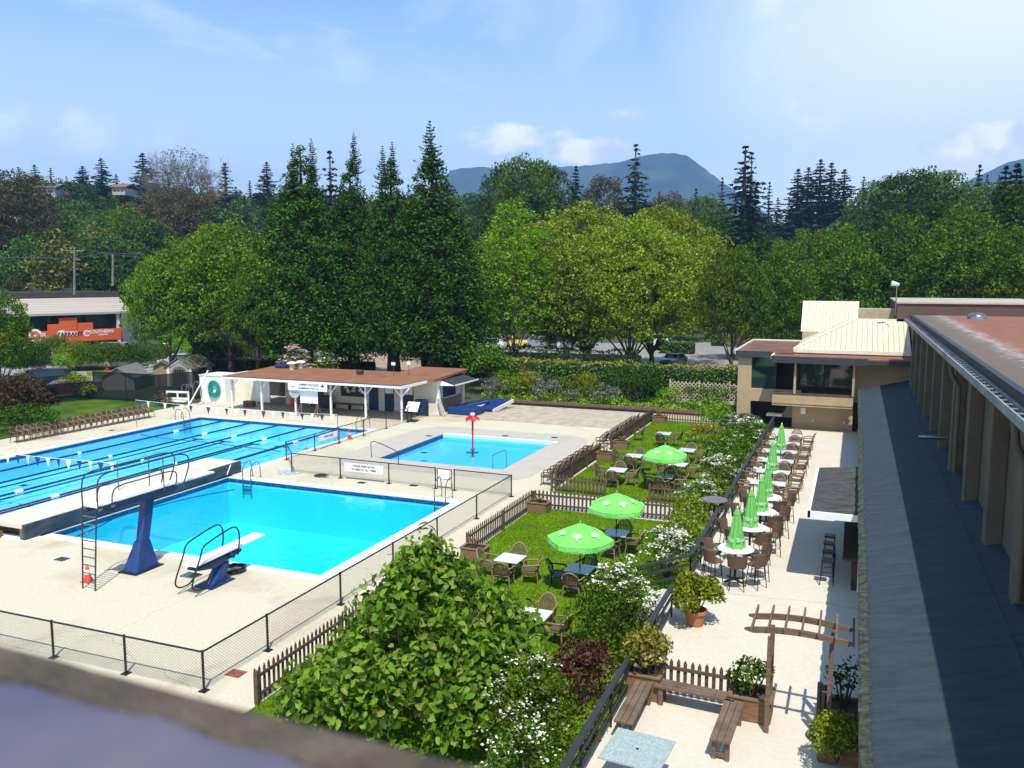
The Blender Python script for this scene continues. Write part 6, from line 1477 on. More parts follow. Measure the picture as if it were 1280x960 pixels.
for (key, px_, D, ty, wf, lab) in SK:
    if key.startswith('fir'): wf *= (2.0 if key != 'fir_open' else 1.5)
    key = {'forest_a': 'darkbroad', 'forest_b': 'maple', 'forest_c': 'brownbroad'}.get(key, key)
    tree_px(key, px_, D, ty, lab, wf=wf, name='fir_tree' if key.startswith('fir') else 'hill_tree')
# bare grey tree with thousands of twigs
rg = RNG(21); top = PD(228, 180, 230); g0 = hill(top.x, top.y)
t = thing('bare_tree', 'big half-bare grey-brown tree on the left skyline', 'tree', (top.x, top.y, g0)); Ht = top.z-g0
b = LMB()
def branch(p, d, L_, r, dep):
    q = p+d*L_; b.tube([p, p.lerp(q, .5)+Vector(rg.normal(0, .04, 3))*L_, q], r, 4, r2=r*.55, caps=False)
    if dep == 0: return
    for k in range(3 if dep > 1 else 4):
        nd = (d+Vector(rg.normal(0, .42, 3))+Vector((0, 0, .10))).normalized(); branch(p.lerp(q, rg.uniform(.6, 1)), nd, L_*rg.uniform(.62, .82), r*.58, dep-1)
for k in range(9):
    a = k*.7; branch(Vector((0, 0, Ht*.32)), Vector((math.cos(a)*.6, math.sin(a)*.6, 1)).normalized(), Ht*.24, .28, 5)
b.tube([(0, 0, -.5), (0, 0, Ht*.36)], .6, 8); b.build('branches', M['twig'], t)
blb = crown_broad(Ht, 17, Ht*.35, 60, 1.6, rg); C, Nn = clumps(blb, .9, rg); link('sparse_leaves', leafcloud('sparse_leaves', C, Nn, .45, [M['leaf_brown']], rg), t)
# ---- the wood up the hill: one continuous mass
fpro = [(PROTO[k][0], np.array([v.co for v in PROTO[k][2].vertices], dtype=np.float32), i) for i, k in enumerate(('forest_a', 'forest_b', 'forest_c', 'fir'))]
rg = RNG(77); VV = []; MI = []
def decim(V, keep, rg):
    n = len(V)//4; idx = rg.permutation(n)[:int(n*keep)]; Q = V.reshape(n, 4, 3)[idx]; return Q
D = 118.0
while D < 345:
    a = -60
    stepD = 6.5 + D*.014
    n = int(1.35*D/ (6.2+D*.014))
    for i in range(n):
        px_ = -190+1720*(i+rg.uniform(0, 1))/n; d_ = D+rg.uniform(-3.5, 3.5)
        if px_ < 330 and d_ < 140: continue
        if 560 < px_ < 900 and d_ < 128: continue
        q = PD(px_, 300, d_); gz = hill(q.x, q.y)
        lim = np.interp(px_, [-200, 0, 60, 150, 200, 300, 400, 560, 620, 680, 760, 850, 900, 960, 1080, 1120, 1200, 1300, 1500], [222, 218, 224, 232, 228, 240, 235, 225, 218, 210, 228, 246, 248, 243, 238, 222, 222, 222, 222])
        zmax = CAMH+(PD(px_, lim, d_).z-CAMH); Hh = min(rg.uniform(9, 17), zmax-gz)
        if Hh < 4: continue
        kk = rg.choice(4, p=[.34, .34, .14, .18] if px_ > 300 else [.24, .38, .24, .14]); Hh = min(Hh*(1.25 if kk == 3 else 1), zmax-gz+1.5); H0, V0, ki = fpro[kk]
        Q = decim(V0, min(1, max(.3, (170/d_)**1.6)), rg); s_ = Hh/H0; ws = s_*rg.uniform(.8, 1.25); an = rg.uniform(0, 6.28); ca, sa = math.cos(an), math.sin(an)
        c_ = Q.mean(1, keepdims=True); Q2 = c_+(Q-c_)*(1.0+max(0, (d_-170)/260))
        X = (Q2[..., 0]*ca-Q2[..., 1]*sa)*ws+q.x; Y = (Q2[..., 0]*sa+Q2[..., 1]*ca)*ws+q.y; Z = Q2[..., 2]*s_+gz
        VV.append(np.stack([X, Y, Z], -1).reshape(-1, 3)); MI.append(np.full(len(Q), ki*4+int(rg.integers(0, 4)), np.int32))
    D += stepD
V = np.concatenate(VV); MI = np.concatenate(MI)
wm = [leafmat('wood_a%d' % k, [tuple(c*f for c in cc) for cc in ((.024, .055, .012), (.038, .082, .015), (.058, .108, .02))], .28, gloss=.01) for k, f in enumerate((.65, .9, 1.2, 1.5))] + \
     [leafmat('wood_b%d' % k, [tuple(c*f for c in cc) for cc in ((.045, .088, .012), (.065, .12, .016), (.095, .155, .02))], .3, gloss=.01) for k, f in enumerate((.65, .95, 1.2, 1.5))] + \
     [leafmat('wood_c%d' % k, [tuple(c*f for c in cc) for cc in ((.062, .070, .016), (.09, .09, .02), (.125, .11, .03))], .3, gloss=.01) for k, f in enumerate((.65, .95, 1.2, 1.5))] + \
     [leafmat('wood_d%d' % k, [tuple(c*f for c in cc) for cc in ((.016, .036, .012), (.024, .052, .016), (.034, .066, .02))], .15, gloss=.01) for k, f in enumerate((.8, 1.0, 1.2, 1.4))]
me = npmesh('hillside_wood', V, 4, np.arange(len(V)), wm); me.polygons.foreach_set('material_index', MI)
wd = link('hillside_wood', me); tag(wd, 'dense mixed green wood covering the hillside behind the car park', 'wood', kind='stuff'); print('wood faces', len(MI))
# undergrowth floor so no bare hill shows between the trunks
M['undergrowth'] = M['grassland']

# ================================================================== hedges and shrubs
def shrub(label, c, r, per, leaf, mt, seed, flowers=None, fl_n=0, fl_size=.09, name='shrub', cat='shrub', nb=22, rb=None, group=None, top_only=True, zmin=-.3, asp=.55):
    """rounded bush: clumps of leaves on stems; flowers sit as flat clusters on its upper side"""
    c = Vector(c); r = (r, r, r) if not hasattr(r, '__len__') else r; rg = RNG(seed); t = thing(name, label, cat, (c.x, c.y, c.z), group=group)
    bl_ = []; rb = rb or min(r)*.42
    for i in range(nb):
        d = sph(1, rg, -.25)[0]; k = rg.uniform(.55, .8); bl_.append(((d[0]*r[0]*k, d[1]*r[1]*k, r[2]*.55+d[2]*r[2]*k*.75), rb*rg.uniform(.7, 1.25)))
    C, Nn = clumps(bl_, per, rg, zmin); m_ = C[:, 2] > -.05; C = C[m_]; Nn = Nn[m_]
    link('foliage', leafcloud('foliage', C, Nn, leaf, [M[mt]], rg, asp=asp), t)
    b = LMB()
    for k in range(6): a = k*1.05; b.tube([(0, 0, -.1), (r[0]*.5*math.cos(a), r[1]*.5*math.sin(a), r[2]*.8)], .03, 4, r2=.008)
    b.build('stems', M['bark'], t)
    if flowers:
        sel = np.where((Nn[:, 2] > .35) & (C[:, 2] > r[2]*.55))[0] if top_only else np.arange(len(C))
        if len(sel):
            ctr = C[rg.choice(sel, fl_n)]; ctr[:, 2] += .05; k = 9; off = rg.normal(0, 1, (fl_n, k, 3))*np.array([.09, .09, .022]); F_ = (ctr[:, None, :]+off).reshape(-1, 3)
            link('blossom', leafcloud('blossom', F_, np.tile([0, 0, 1.0], (len(F_), 1)), fl_size, [M[flowers]], rg, spread=.35, asp=.9), t)
    return t
_shrub = shrub
def shrub(label, c, r, per, leaf, mt, seed, flowers=None, fl_n=0, **k):
    if k.get('group') == 'flowering shrubs on the bank between lawn and patio': fl_n = int(fl_n*.42); per = int(per*1.15)
    return _shrub(label, c, r, per, leaf, mt, seed, flowers, fl_n, **k)
SL = 'flowering shrubs on the bank between lawn and patio'
shrub('white-flowered shrub beside the stair railing, brightest on the bank', (-5.4, 27.0, .1), (.95, 1.3, 1.35), 60, .085, 'leaf_mid', 1, 'flower_white', 230, group=SL)
shrub('white-topped green shrub just left of the terracotta pot', (-5.75, 22.6, .1), (1.0, 1.3, 1.5), 60, .12, 'leaf_mid', 2, 'flower_white', 150, group=SL, asp=.35)
shrub('loose green shrub with narrow leaves at the lawn edge below the steps', (-5.9, 21.2, .1), (.95, 1.1, 1.25), 60, .14, 'leaf_mid', 3, group=SL, asp=.3)
shrub('dark green shrub pressed against the near railing', (-4.95, 20.9, .1), (.55, 1.3, 1.2), 60, .11, 'leaf_dark', 4, group=SL)
shrub('white-flowered rounded shrub near the middle of the bank', (-5.45, 38.6, .1), (1.0, 1.7, 1.45), 45, .10, 'leaf_mid', 5, 'flower_white', 190, fl_size=.11, group=SL)
shrub('white-flowered low shrub in front of the rounded one on the bank', (-5.5, 34.4, .1), (1.0, 1.2, 1.15), 45, .10, 'leaf_mid', 6, 'flower_white', 130, fl_size=.11, group=SL)
shrub('yellow-green shrub behind the brightest white one', (-5.5, 31.7, .1), (.9, 1.2, 1.25), 50, .10, 'leaf_olive', 7, group=SL)
shrub('yellow-green shrub between the white shrubs on the bank', (-5.35, 29.6, .1), (.85, 1.0, 1.2), 50, .10, 'leaf_olive', 8, group=SL)
shrub('dense green shrub on the far part of the bank', (-5.75, 44.5, .1), (1.3, 2.0, 1.3), 35, .13, 'leaf_mid', 9, 'flower_white', 25, group=SL)
shrub('dark green shrub low against the far railing', (-5.1, 41.6, .1), (.6, 1.6, .95), 40, .13, 'leaf_dark', 10, group=SL)
shrub('cream and pink flowered shrub at the far end of the bank', (-5.6, 49.8, .2), (1.2, 1.7, 1.25), 35, .12, 'leaf_mid', 12, 'flower_white', 120, fl_size=.13, group=SL)
shrub('yellow-leaved shrub at the far right corner of the rear lawn', (-7.9, 50.5, .1), (1.3, 1.6, .9), 35, .14, 'leaf_yellow', 13, group=SL)
shrub('tall yellow-green shrub before the light picket fence', (-7.9, 54.6, .1), (1.1, 1.2, 1.5), 35, .14, 'leaf_lime', 14, group=SL)
shrub('broad-leaved grey-green plant in front of the clubhouse corner', (-6.3, 53.6, .3), (1.2, 1.2, 1.0), 30, .22, 'leaf_grey', 15, group=SL, asp=.8)
shrub('pink flowers beside the far end of the railing', (-5.0, 52.4, .5), (.5, .6, .6), 40, .14, 'leaf_mid', 16, 'flower_pink', 16, group=SL)
shrub('dark red-leaved shrub beside the near railing', (-5.4, 17.6, .1), (.85, 1.2, 1.3), 75, .12, 'leaf_red', 17, group=SL, asp=.4)
shrub('tall green and white spotted shrub at the bottom of the flower bed', (-5.75, 15.2, .1), (.95, 1.2, 1.75), 80, .09, 'leaf_mid', 18, 'flower_white', 120, fl_size=.06, group=SL)
shrub('yellow-green shrub behind the red-leaved one', (-6.1, 16.4, .1), (.6, .8, 1.45), 70, .09, 'leaf_olive', 19, group=SL)
shrub('green shrub with white flowers at the very bottom of the flower bed', (-5.3, 13.6, .1), (.7, 1.2, 1.5), 80, .09, 'leaf_mid', 20, 'flower_white', 90, fl_size=.06, group=SL)
shrub('low green plants at the foot of the near railing', (-4.8, 16.2, .1), (.35, 1.6, .8), 70, .12, 'leaf_lime', 28, group=SL, asp=.25)
shrub('yellow-green variegated shrub growing in the patio corner planter', (-4.08, 18.3, .95), (.58, .52, .85), 170, .10, 'leaf_yellow', 21, group='planted shrubs on the patio')
shrub('bushy green and yellow shrub growing in the terracotta pot', (-3.7, 22.6, .80), (.68, .66, .8), 170, .12, 'leaf_olive', 22, group='planted shrubs on the patio')
shrub('leafy rose bush growing in the planter by the pergola', (-1.72, 18.2, .95), (.58, .42, .65), 90, .10, 'leaf_mid', 23, group='planted shrubs on the patio')
shrub('thin dark green shrub in the box right of the pergola', (.15, 18.4, .8), (.42, .4, 1.05), 60, .10, 'leaf_dark', 24, nb=14, group='planted shrubs on the patio')
shrub('round light green shrub at the bottom of the right planting box', (.05, 16.6, .75), (.52, .6, .75), 140, .08, 'leaf_olive', 25, group='planted shrubs on the patio')
for i, (x, y, lab) in enumerate(PL):
    shrub('sparse yellow-orange plant in the '+lab.split('planter', 1)[0].replace('square wooden ', '')+'planter '+lab.split('planter', 1)[1].replace('with sparse orange plant ', '').strip(), (x, y, .4), (.3, .22, .4), 40, .07, 'leaf_yellow' if i != 1 else 'leaf_lime', 60+i, nb=9, group='plants in the lawn planters')
# grey mounds and border plants in front of the long hedge
BD = [(575, 494, 'leaf_dark', .8, 'dark shrub at the left end of the flower border'), (617, 497, 'leaf_grey', .85, 'loose grey lavender bush next to the blue mats'), (648, 492, 'leaf_lime', .9, 'bright green plant in the flower border left'), (683, 499, 'leaf_grey', .95, 'rounded grey-green mound in the flower border, left one'), (661, 485, 'leaf_yellow', 1.1, 'yellow-flowered bush against the hedge'), (700, 490, 'leaf_mid', .9, 'green bush in the middle of the flower border'),
      (712, 500, 'leaf_grey', .6, 'small pale plant between the grey mounds'), (738, 498, 'leaf_mid', .8, 'green clump left of the right grey mound'), (757, 505, 'leaf_grey', .85, 'rounded grey-green mound in the flower border, right one'), (800, 497, 'leaf_dark', 1.2, 'dark green bush in front of the hedge'), (790, 480, 'leaf_dark', 1.7, 'large dark shrub rising against the hedge'), (835, 500, 'leaf_lime', .7, 'low bright green plants along the timber edging'), (868, 503, 'leaf_mid', .8, 'green plants below the lattice'), (898, 508, 'leaf_mid', .9, 'green plants beside the clubhouse pillar'), (725, 480, 'leaf_olive', 1.1, 'olive bush against the hedge'), (632, 478, 'leaf_olive', 1.0, 'olive bush at the hedge beside the lattice')]
for i, (x, y, mt, r_, lab) in enumerate(BD):
    p = P(x, y+4, .2); p.y = min(p.y, 65.2) if p.y > 61.9 else 62.6; q = PY(x, y, p.y)
    r_ *= 1.6; shrub(lab, (q.x, p.y, .2), (r_, r_*.8, r_*.95), 22, .15, mt, 80+i, group='border plants in front of the hedge', nb=16)
rg = RNG(88); gx = rg.uniform(-28, -5, 5200); gy = rg.uniform(61.9, 66.4, 5200); gz = .2+rg.uniform(0, .35, 5200)*(1+np.sin(gx*1.7)*.5+np.sin(gx*.6+gy)*.5); _C = np.stack([gx, gy, gz], 1)
gc = link('border_groundcover', leafcloud('border_groundcover', _C, np.tile([0, -.3, 1.0], (5200, 1)), .24, [M['leaf_mid'], M['leaf_lime'], M['leaf_olive']], rg, midx=((gx*1.3+gy).astype(int) % 3))); tag(gc, 'low mixed green plants filling the flower border', 'ground cover', kind='stuff')
def hedge(label, a, c, w_, h, z0, mt, seed, leaf=.2, per=24, name='hedge', toplight=None, wob=.12):
    a = Vector(a); c = Vector(c); Ln = (c-a).length; d = (c-a)/Ln; n_ = Vector((-d.y, d.x, 0)); rg = RNG(seed)
    area = Ln*(w_+2*h)+2*w_*h; n = int(area*per); u = rg.uniform(0, Ln, n); s_ = rg.uniform(0, w_+2*h, n)
    fz = np.where(s_ < h, s_, np.where(s_ > h+w_, 2*h+w_-s_, h)); fo_ = np.where(s_ < h, -w_/2, np.where(s_ > h+w_, w_/2, s_-h-w_/2))
    nx_ = np.where(s_ < h, -1., np.where(s_ > h+w_, 1., 0.)); nz = np.where((s_ >= h) & (s_ <= h+w_), 1., .15)
    wv = wob*(np.sin(u*1.3)+np.sin(u*2.9+1)+np.sin(fz*2.2+u*.7)); fo_ = fo_*(1+wv*.35)+rg.normal(0, .07, n); fz = fz*(1+wv*.18)+rg.normal(0, .06, n)
    C = np.outer(u, d)+np.array(a)+np.outer(fo_, n_); C[:, 2] = z0+np.maximum(fz, .02); Nn = np.outer(nx_, n_); Nn[:, 2] = nz
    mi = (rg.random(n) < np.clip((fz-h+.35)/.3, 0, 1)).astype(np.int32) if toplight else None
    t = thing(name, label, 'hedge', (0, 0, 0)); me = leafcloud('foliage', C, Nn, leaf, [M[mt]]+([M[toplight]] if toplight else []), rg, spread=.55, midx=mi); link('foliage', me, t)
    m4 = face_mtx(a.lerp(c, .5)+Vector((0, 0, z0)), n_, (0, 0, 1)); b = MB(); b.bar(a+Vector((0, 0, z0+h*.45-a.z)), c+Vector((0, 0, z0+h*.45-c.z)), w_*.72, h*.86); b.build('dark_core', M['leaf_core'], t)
    return t
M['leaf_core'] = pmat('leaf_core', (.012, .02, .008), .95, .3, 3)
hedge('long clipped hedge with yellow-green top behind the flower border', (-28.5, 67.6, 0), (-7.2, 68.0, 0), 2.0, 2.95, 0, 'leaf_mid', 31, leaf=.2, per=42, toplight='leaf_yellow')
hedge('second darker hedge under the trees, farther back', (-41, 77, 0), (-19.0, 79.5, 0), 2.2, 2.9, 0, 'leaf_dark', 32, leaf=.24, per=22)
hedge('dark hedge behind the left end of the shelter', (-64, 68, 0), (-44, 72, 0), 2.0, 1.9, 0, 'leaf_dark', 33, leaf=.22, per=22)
hedge('clipped hedge right of the grey car', (-13.2, 84, 0), (-9, 84, 0), 2.0, 1.2, 0, 'leaf_mid', 34, leaf=.2, per=26)
hedge('clipped strip of hedge behind the grey car', (-24, 112, 0), (-19.5, 112, 0), 2, 1.6, 0, 'leaf_mid', 35, leaf=.3, per=14)
shrub('large loose green bush left of the long hedge', (-29.0, 66.0, 0), (2.6, 2.0, 3.6), 14, .22, 'leaf_mid', 36, nb=40)
for i, (x, y, r_, mt, lab) in enumerate(((65, 456, 2.1, 'leaf_mid', 'big rounded clipped bush below the orange sign'), (98, 461, 1.9, 'leaf_olive', 'rounded clipped bush with yellow-green top, next right of the biggest'), (118, 462, 1.9, 'leaf_mid', 'rounded clipped bush left of the red and white hydrant'), (143, 461, 1.8, 'leaf_mid', 'rounded clipped bush right of the red and white hydrant'), (166, 460, 1.6, 'leaf_dark', 'darker clipped bush before the building corner'), (83, 464, 1.2, 'leaf_lime', 'small light green bush on the verge'), (192, 458, 1.6, 'leaf_mid', 'clipped bush under the light green tree'),
                                      (37, 468, 1.3, 'leaf_brown', 'small brownish bush at the drive edge'), (232, 448, 1.8, 'leaf_lime', 'light green bush behind the silver wagon'), (270, 462, 2.2, 'leaf_dark', 'dark bush right of the garden shed'), (30, 473, 2.2, 'leaf_dark', 'dark bush behind the black car at the left'), (305, 456, 2.0, 'leaf_mid', 'green bush behind the shelter roof, left'))):
    p = P(x, y); r_ *= 1.15; shrub(lab, (p.x, p.y, 0), (r_*1.15, r_*1.1, r_), 34, .15, mt, 120+i, nb=46, rb=r_*.36)
for i, (x, y, r_, mt, lab) in enumerate(((95, 497, 1.3, 'leaf_olive', 'loose yellow-green bush behind the windscreen fence'), (113, 499, .9, 'leaf_olive', 'smaller yellow-green bush behind the windscreen fence'), (202, 508, .7, 'leaf_brown', 'brownish bush at the foot of the fence by the white bench'))):
    p = P(x, y); shrub(lab, (p.x, p.y, 0), (r_*1.3, r_, r_*1.2), 26, .16, mt, 140+i, nb=20)
p = PD(14, 452, 66); shrub('big russet-leaved bush under the tree at the left edge', (p.x, p.y, 0), (2.6, 2.4, 2.7), 16, .18, 'leaf_russet', 160, nb=46, rb=.8)
p = PD(28, 480, 62); shrub('low dark green bush before the russet one at the left edge', (p.x, p.y, 0), (3.2, 1.4, 1.3), 20, .17, 'leaf_dark', 161, nb=30, rb=.6)
# pink flowering shrub and white roses behind the shelter roof
p = PD(372, 462, 72); p.z = 0; shrub('pale pink flowering shrub behind the roof cowls', (p.x, p.y, 0), (1.7, 1.2, 3.6), 16, .18, 'leaf_mid', 150, 'flower_pink', 260, fl_size=.2, nb=24, top_only=False)
p = PD(405, 462, 72); p.z = 0; shrub('bushy green shrub right of the pink one behind the shelter', (p.x, p.y, 0), (1.6, 1.2, 3.2), 16, .2, 'leaf_mid', 151, 'flower_white', 18, fl_size=.18, nb=24)

# ---- big leafy tree in the near left garden
rg = RNG(5); tl = Vector((-8.9, 16.2, 0)); t = thing('leafy_tree', 'dense large-leaved green tree in the foreground garden', 'tree', tl)
bl_ = []
def toph(x, y):
    tx = np.interp(x, [-3.4, -2.6, -1.8, -.9, .1, .6, 1.2, 2.0, 2.7, 3.4], [.4, .95, 1.75, 2.8, 4.0, 3.75, 3.25, 2.9, 2.2, 1.1]); return tx*(1-.30*(y/2.3)**2)
while len(bl_) < 400:
    x, y = rg.uniform(-4.0, 3.5), rg.uniform(-2.4, 2.3)
    cx_ = -.02; q_ = ((x-cx_)/3.35)**2+(y/2.35)**2
    if q_ > 1: continue
    tz = toph(x, y)*(1-.25*q_); r = rg.uniform(.20, .46)
    if rg.random() < .62: z = tz-r*rg.uniform(.3, 1.2)+.12*rg.normal()
    else:
        k = .93/math.sqrt(max(q_, .05)) if q_ > .3 else 1; x = cx_+(x-cx_)*k; y *= k; z = rg.uniform(.25, max(.4, toph(x, y)*.85))
    bl_.append(((x, y, max(.25, z)), r))
for (x, y, z) in ((.15, .1, 4.15), (-.4, .2, 3.75), (.5, .2, 4.0), (-1.4, 0, 2.7), (2.2, .2, 2.95), (1.4, .4, 3.5), (3.0, 0, 2.1)): bl_.append(((x, y, z), .30))
C, Nn = clumps(bl_, 27, rg, -.7, (.5, 1.3)); C[:, 0] *= .94; m_ = C[:, 2] > .2; C = C[m_]; Nn = Nn[m_]
link('crown', leafcloud('crown', C, Nn, .20, [M['leaf_big']], rg, shape='leaf', up=.45, spread=.7, asp=.62), t); print('near leaves', len(C))
b = LMB(); b.tube([(0, 0, -.2), (.05, 0, .6), (0, .1, 1.5)], [.14, .11, .07], 8)
for k in range(12):
    a = k*2*math.pi/12+rg.uniform(-.2, .2); L_ = rg.uniform(1.2, 2.4); b.tube(catm([(0, 0, .5+.07*k), (L_*.4*math.cos(a), L_*.4*math.sin(a), 1.5), (L_*math.cos(a), L_*.8*math.sin(a), 2.4+rg.uniform(-.5, 1.0))], 4), .05, 6, r2=.012)
b.build('trunk', M['barkpale'], t)
# ---- grass blades over the two lawns: softens the edges
rg = RNG(9)
def blades(name, x0, x1, y0, y1, dens, h, label):
    dens *= .6; h *= .75
    n = int((x1-x0)*(y1-y0)*dens); x = rg.uniform(x0, x1, n); y = rg.uniform(y0, y1, n); a = rg.uniform(0, np.pi, n); hh = h*rg.uniform(.5, 1.4, n); w_ = .012+.008*rg.random(n)
    dx, dy = np.cos(a)*w_, np.sin(a)*w_; lx_, ly_ = rg.normal(0, .4, n)*hh, rg.normal(0, .4, n)*hh
    V = np.stack([np.stack([x-dx, y-dy, np.full(n, .028)], 1), np.stack([x+dx, y+dy, np.full(n, .028)], 1), np.stack([x+lx_, y+ly_, .03+hh], 1)], 1).reshape(-1, 3)
    o = link(name, npmesh(name, V, 3, np.arange(3*n), [M['blade']])); tag(o, label, 'grass', kind='stuff')
M['blade'] = leafmat('blade', [(.10, .20, 0.006), (.15, .28, 0.008), (.20, .33, 0.011), (.26, .33, 0.021)], .45, gloss=.01)
blades('front_grass', -12.6, -4.7, 13, 33.7, 1500, .05, 'short green mown grass of the front lawn')
blades('rear_grass', -12.7, -4.7, 36.6, 58, 700, .06, 'short green mown grass of the rear lawn')
# ================================================================== cars, far buildings, poles
def car(p, heading, colr, label, kind='suv', L_=4.5, W_=1.85, H_=1.65, group='cars parked around the club'):
    t = thing('parked_car', label, 'car', (p[0], p[1], .01), heading, group)
    dk = max(colr) < .05; paint = pmat('carpaint', colr, .4 if dk else .28, .04, 1, spec=.3 if dk else .5, coat=.15 if dk else .8)
    if kind == 'suv': prof = [(-.5, .32), (-.5, .62), (-.485, .66), (-.455, .94), (-.40, 1.0), (.16, 1.0), (.20, .98), (.30, .68), (.46, .60), (.495, .50), (.5, .30)]; g0, g1 = (-.44, -.36), (.17, .30)
    else: prof = [(-.5, .34), (-.5, .62), (-.40, .68), (-.27, .97), (-.18, 1.0), (.05, 1.0), (.10, .98), (.24, .70), (.45, .62), (.495, .5), (.5, .30)]; g0, g1 = (-.40, -.26), (.06, .24)
    b = LMB(); n = len(prof); secs = []
    for (u, ins) in ((-.5, .07), (-.46, .0), (.46, .0), (.5, .07)):
        row = []
        for (x, z) in prof:
            tum = max(0, (z-.62)/.38)*.16; row.append((x*L_*(1-ins*.15), u*W_*(1-tum*1.2), z*H_ if z > .4 else z*H_-.12))
        secs.append(row)
    V = [q for r_ in secs for q in r_]; F = []
    for i in range(3):
        for k in range(n-1): F.append((i*n+k, i*n+k+1, (i+1)*n+k+1, (i+1)*n+k))
        F.append((i*n+n-1, i*n, (i+1)*n, (i+1)*n+n-1))
    F.append(tuple(range(n))); F.append(tuple(3*n+k for k in range(n-1, -1, -1))); b.add(V, F); b.build('body', paint, t, bevel=.03)
    b = LMB()
    zt, zb = .955*H_, .68*H_
    for sg in (-1, 1):
        y0 = sg*W_*(.5-.062*0-.0); yb_ = sg*(W_*.5*(1-.16*1.2*.16)+.006); yt = sg*(W_*.5*(1-.16*1.2*.88)+.006)
        b.add([(g0[1]*L_-.25*0+.0, yb_, zb), (g1[1]*L_-.05*L_*.6, yb_, zb), (g1[0]*L_-.03, yt, zt), (g0[1]*L_+.12, yt, zt)], [(0, 1, 2, 3)])
    def slope(xa, za, xb, zb_, off):
        b.add([(xa+off, -W_*.40, za), (xa+off, W_*.40, za), (xb+off, W_*.36, zb_), (xb+off, -W_*.36, zb_)], [(0, 1, 2, 3)])
    if kind == 'suv': slope(.295*L_, .70*H_, .21*L_, .955*H_, .02); slope(-.483*L_, .70*H_, -.462*L_, .91*H_, -.02)
    else: slope(.235*L_, .72*H_, .115*L_, .955*H_, .02); slope(-.385*L_, .72*H_, -.29*L_, .93*H_, -.02)
    b.fixn = False; b.build('windows', M['carglass'], t)
    for sx in (-.31, .30):
        for sg in (-1, 1):
            c_ = (sx*L_, sg*(W_*.5-.1), .33); b = LMB(); b.tube([(c_[0], c_[1]-.11, c_[2]), (c_[0], c_[1]+.11, c_[2])], .33, 18); wh_ = b.build('wheel', M['tyre'], t)
            b = LMB(); b.tube([(c_[0], c_[1]+sg*.10, c_[2]), (c_[0], c_[1]+sg*.125, c_[2])], .2, 12); b.build('rim', M['steel'], wh_)
    for sg in (-1, 1):
        b = LMB(); b.cbox((.485*L_, sg*W_*.36, .56*H_*.98), (.10, .34, .14)); b.build('headlight', M['white'], t); b = LMB(); b.cbox((-.492*L_, sg*W_*.38, .60*H_), (.06, .2, .22)); b.build('tail_light', M['red'], t)
        b = LMB(); b.cbox((.19*L_, sg*(W_*.5+.06), .70*H_), (.12, .16, .1)); b.build('mirror', paint, t)
    b = LMB(); b.box(.496*L_, .503*L_, -.5, .5, .36, .62); b.build('grille', M['black'], t)
    return t
az = lambda deg: R(90-deg)
p = P(842, 458); car(p, R(-98), (.17, .19, .21), 'grey car parked nose to the hedge behind the rear lawn', 'sedan', 4.5, 1.8, 1.5)
p = P(53, 486); car(p, R(-118+0), (.006, .007, .008), 'large black sport utility car behind the windscreen fence', 'suv', 4.8, 1.95, 1.75)
p = P(78, 497); car(p, R(-115), (.20, .01, .02), 'dark red car partly hidden behind the windscreen fence', 'sedan', 4.5, 1.8, 1.42)
p = P(22, 500); car(p, R(-115), (.02, .03, .035), 'dark teal car behind the fence at the left edge', 'sedan', 4.5, 1.8, 1.42)
p = P(0, 508); car(p, R(-115), (.03, .02, .04), 'dark car cut by the left edge of the picture', 'sedan', 4.5, 1.8, 1.42)
p = P(228, 461); car(p, R(-150), (.42, .44, .46), 'silver wagon with roof rails behind the garden shed', 'suv', 4.8, 1.9, 1.7)
p = P(137, 443); car(p, R(-150), (.30, .33, .34), 'silver car in the open ground floor of the orange building', 'suv', 4.6, 1.85, 1.6)
p = P(182, 446); car(p, R(200), (.03, .035, .045), 'dark car parked right of the orange building', 'suv', 4.6, 1.85, 1.6)
p = P(208, 443); car(p, R(200), (.62, .62, .62), 'white car parked under the light green tree', 'sedan', 4.6, 1.85, 1.5)
for i, (x, y, c_, lab) in enumerate(((612, 437, (.7, .7, .68), 'white car glimpsed right of the sequoias'), (640, 434, (.75, .6, .1), 'yellow car under the lime-green tree'), (700, 436, (.6, .62, .64), 'white car glimpsed between the trunks'), (722, 438, (.2, .25, .3), 'blue-grey car glimpsed between the trunks'), (672, 434, (.25, .27, .3), 'grey car glimpsed under the trees, left of the white one'), (832, 438, (.66, .68, .7), 'silver car behind the clipped strip'), (310, 444, (.45, .02, .04), 'bright red car behind the shelter'), (352, 440, (.6, .6, .6), 'white car behind the pink shrub'), (420, 446, (.3, .3, .32), 'grey car between the sequoia trunks'))):
    q = P(x, y); car(q, R(-10 if i % 2 else 190), c_, lab, 'sedan' if i % 2 else 'suv')
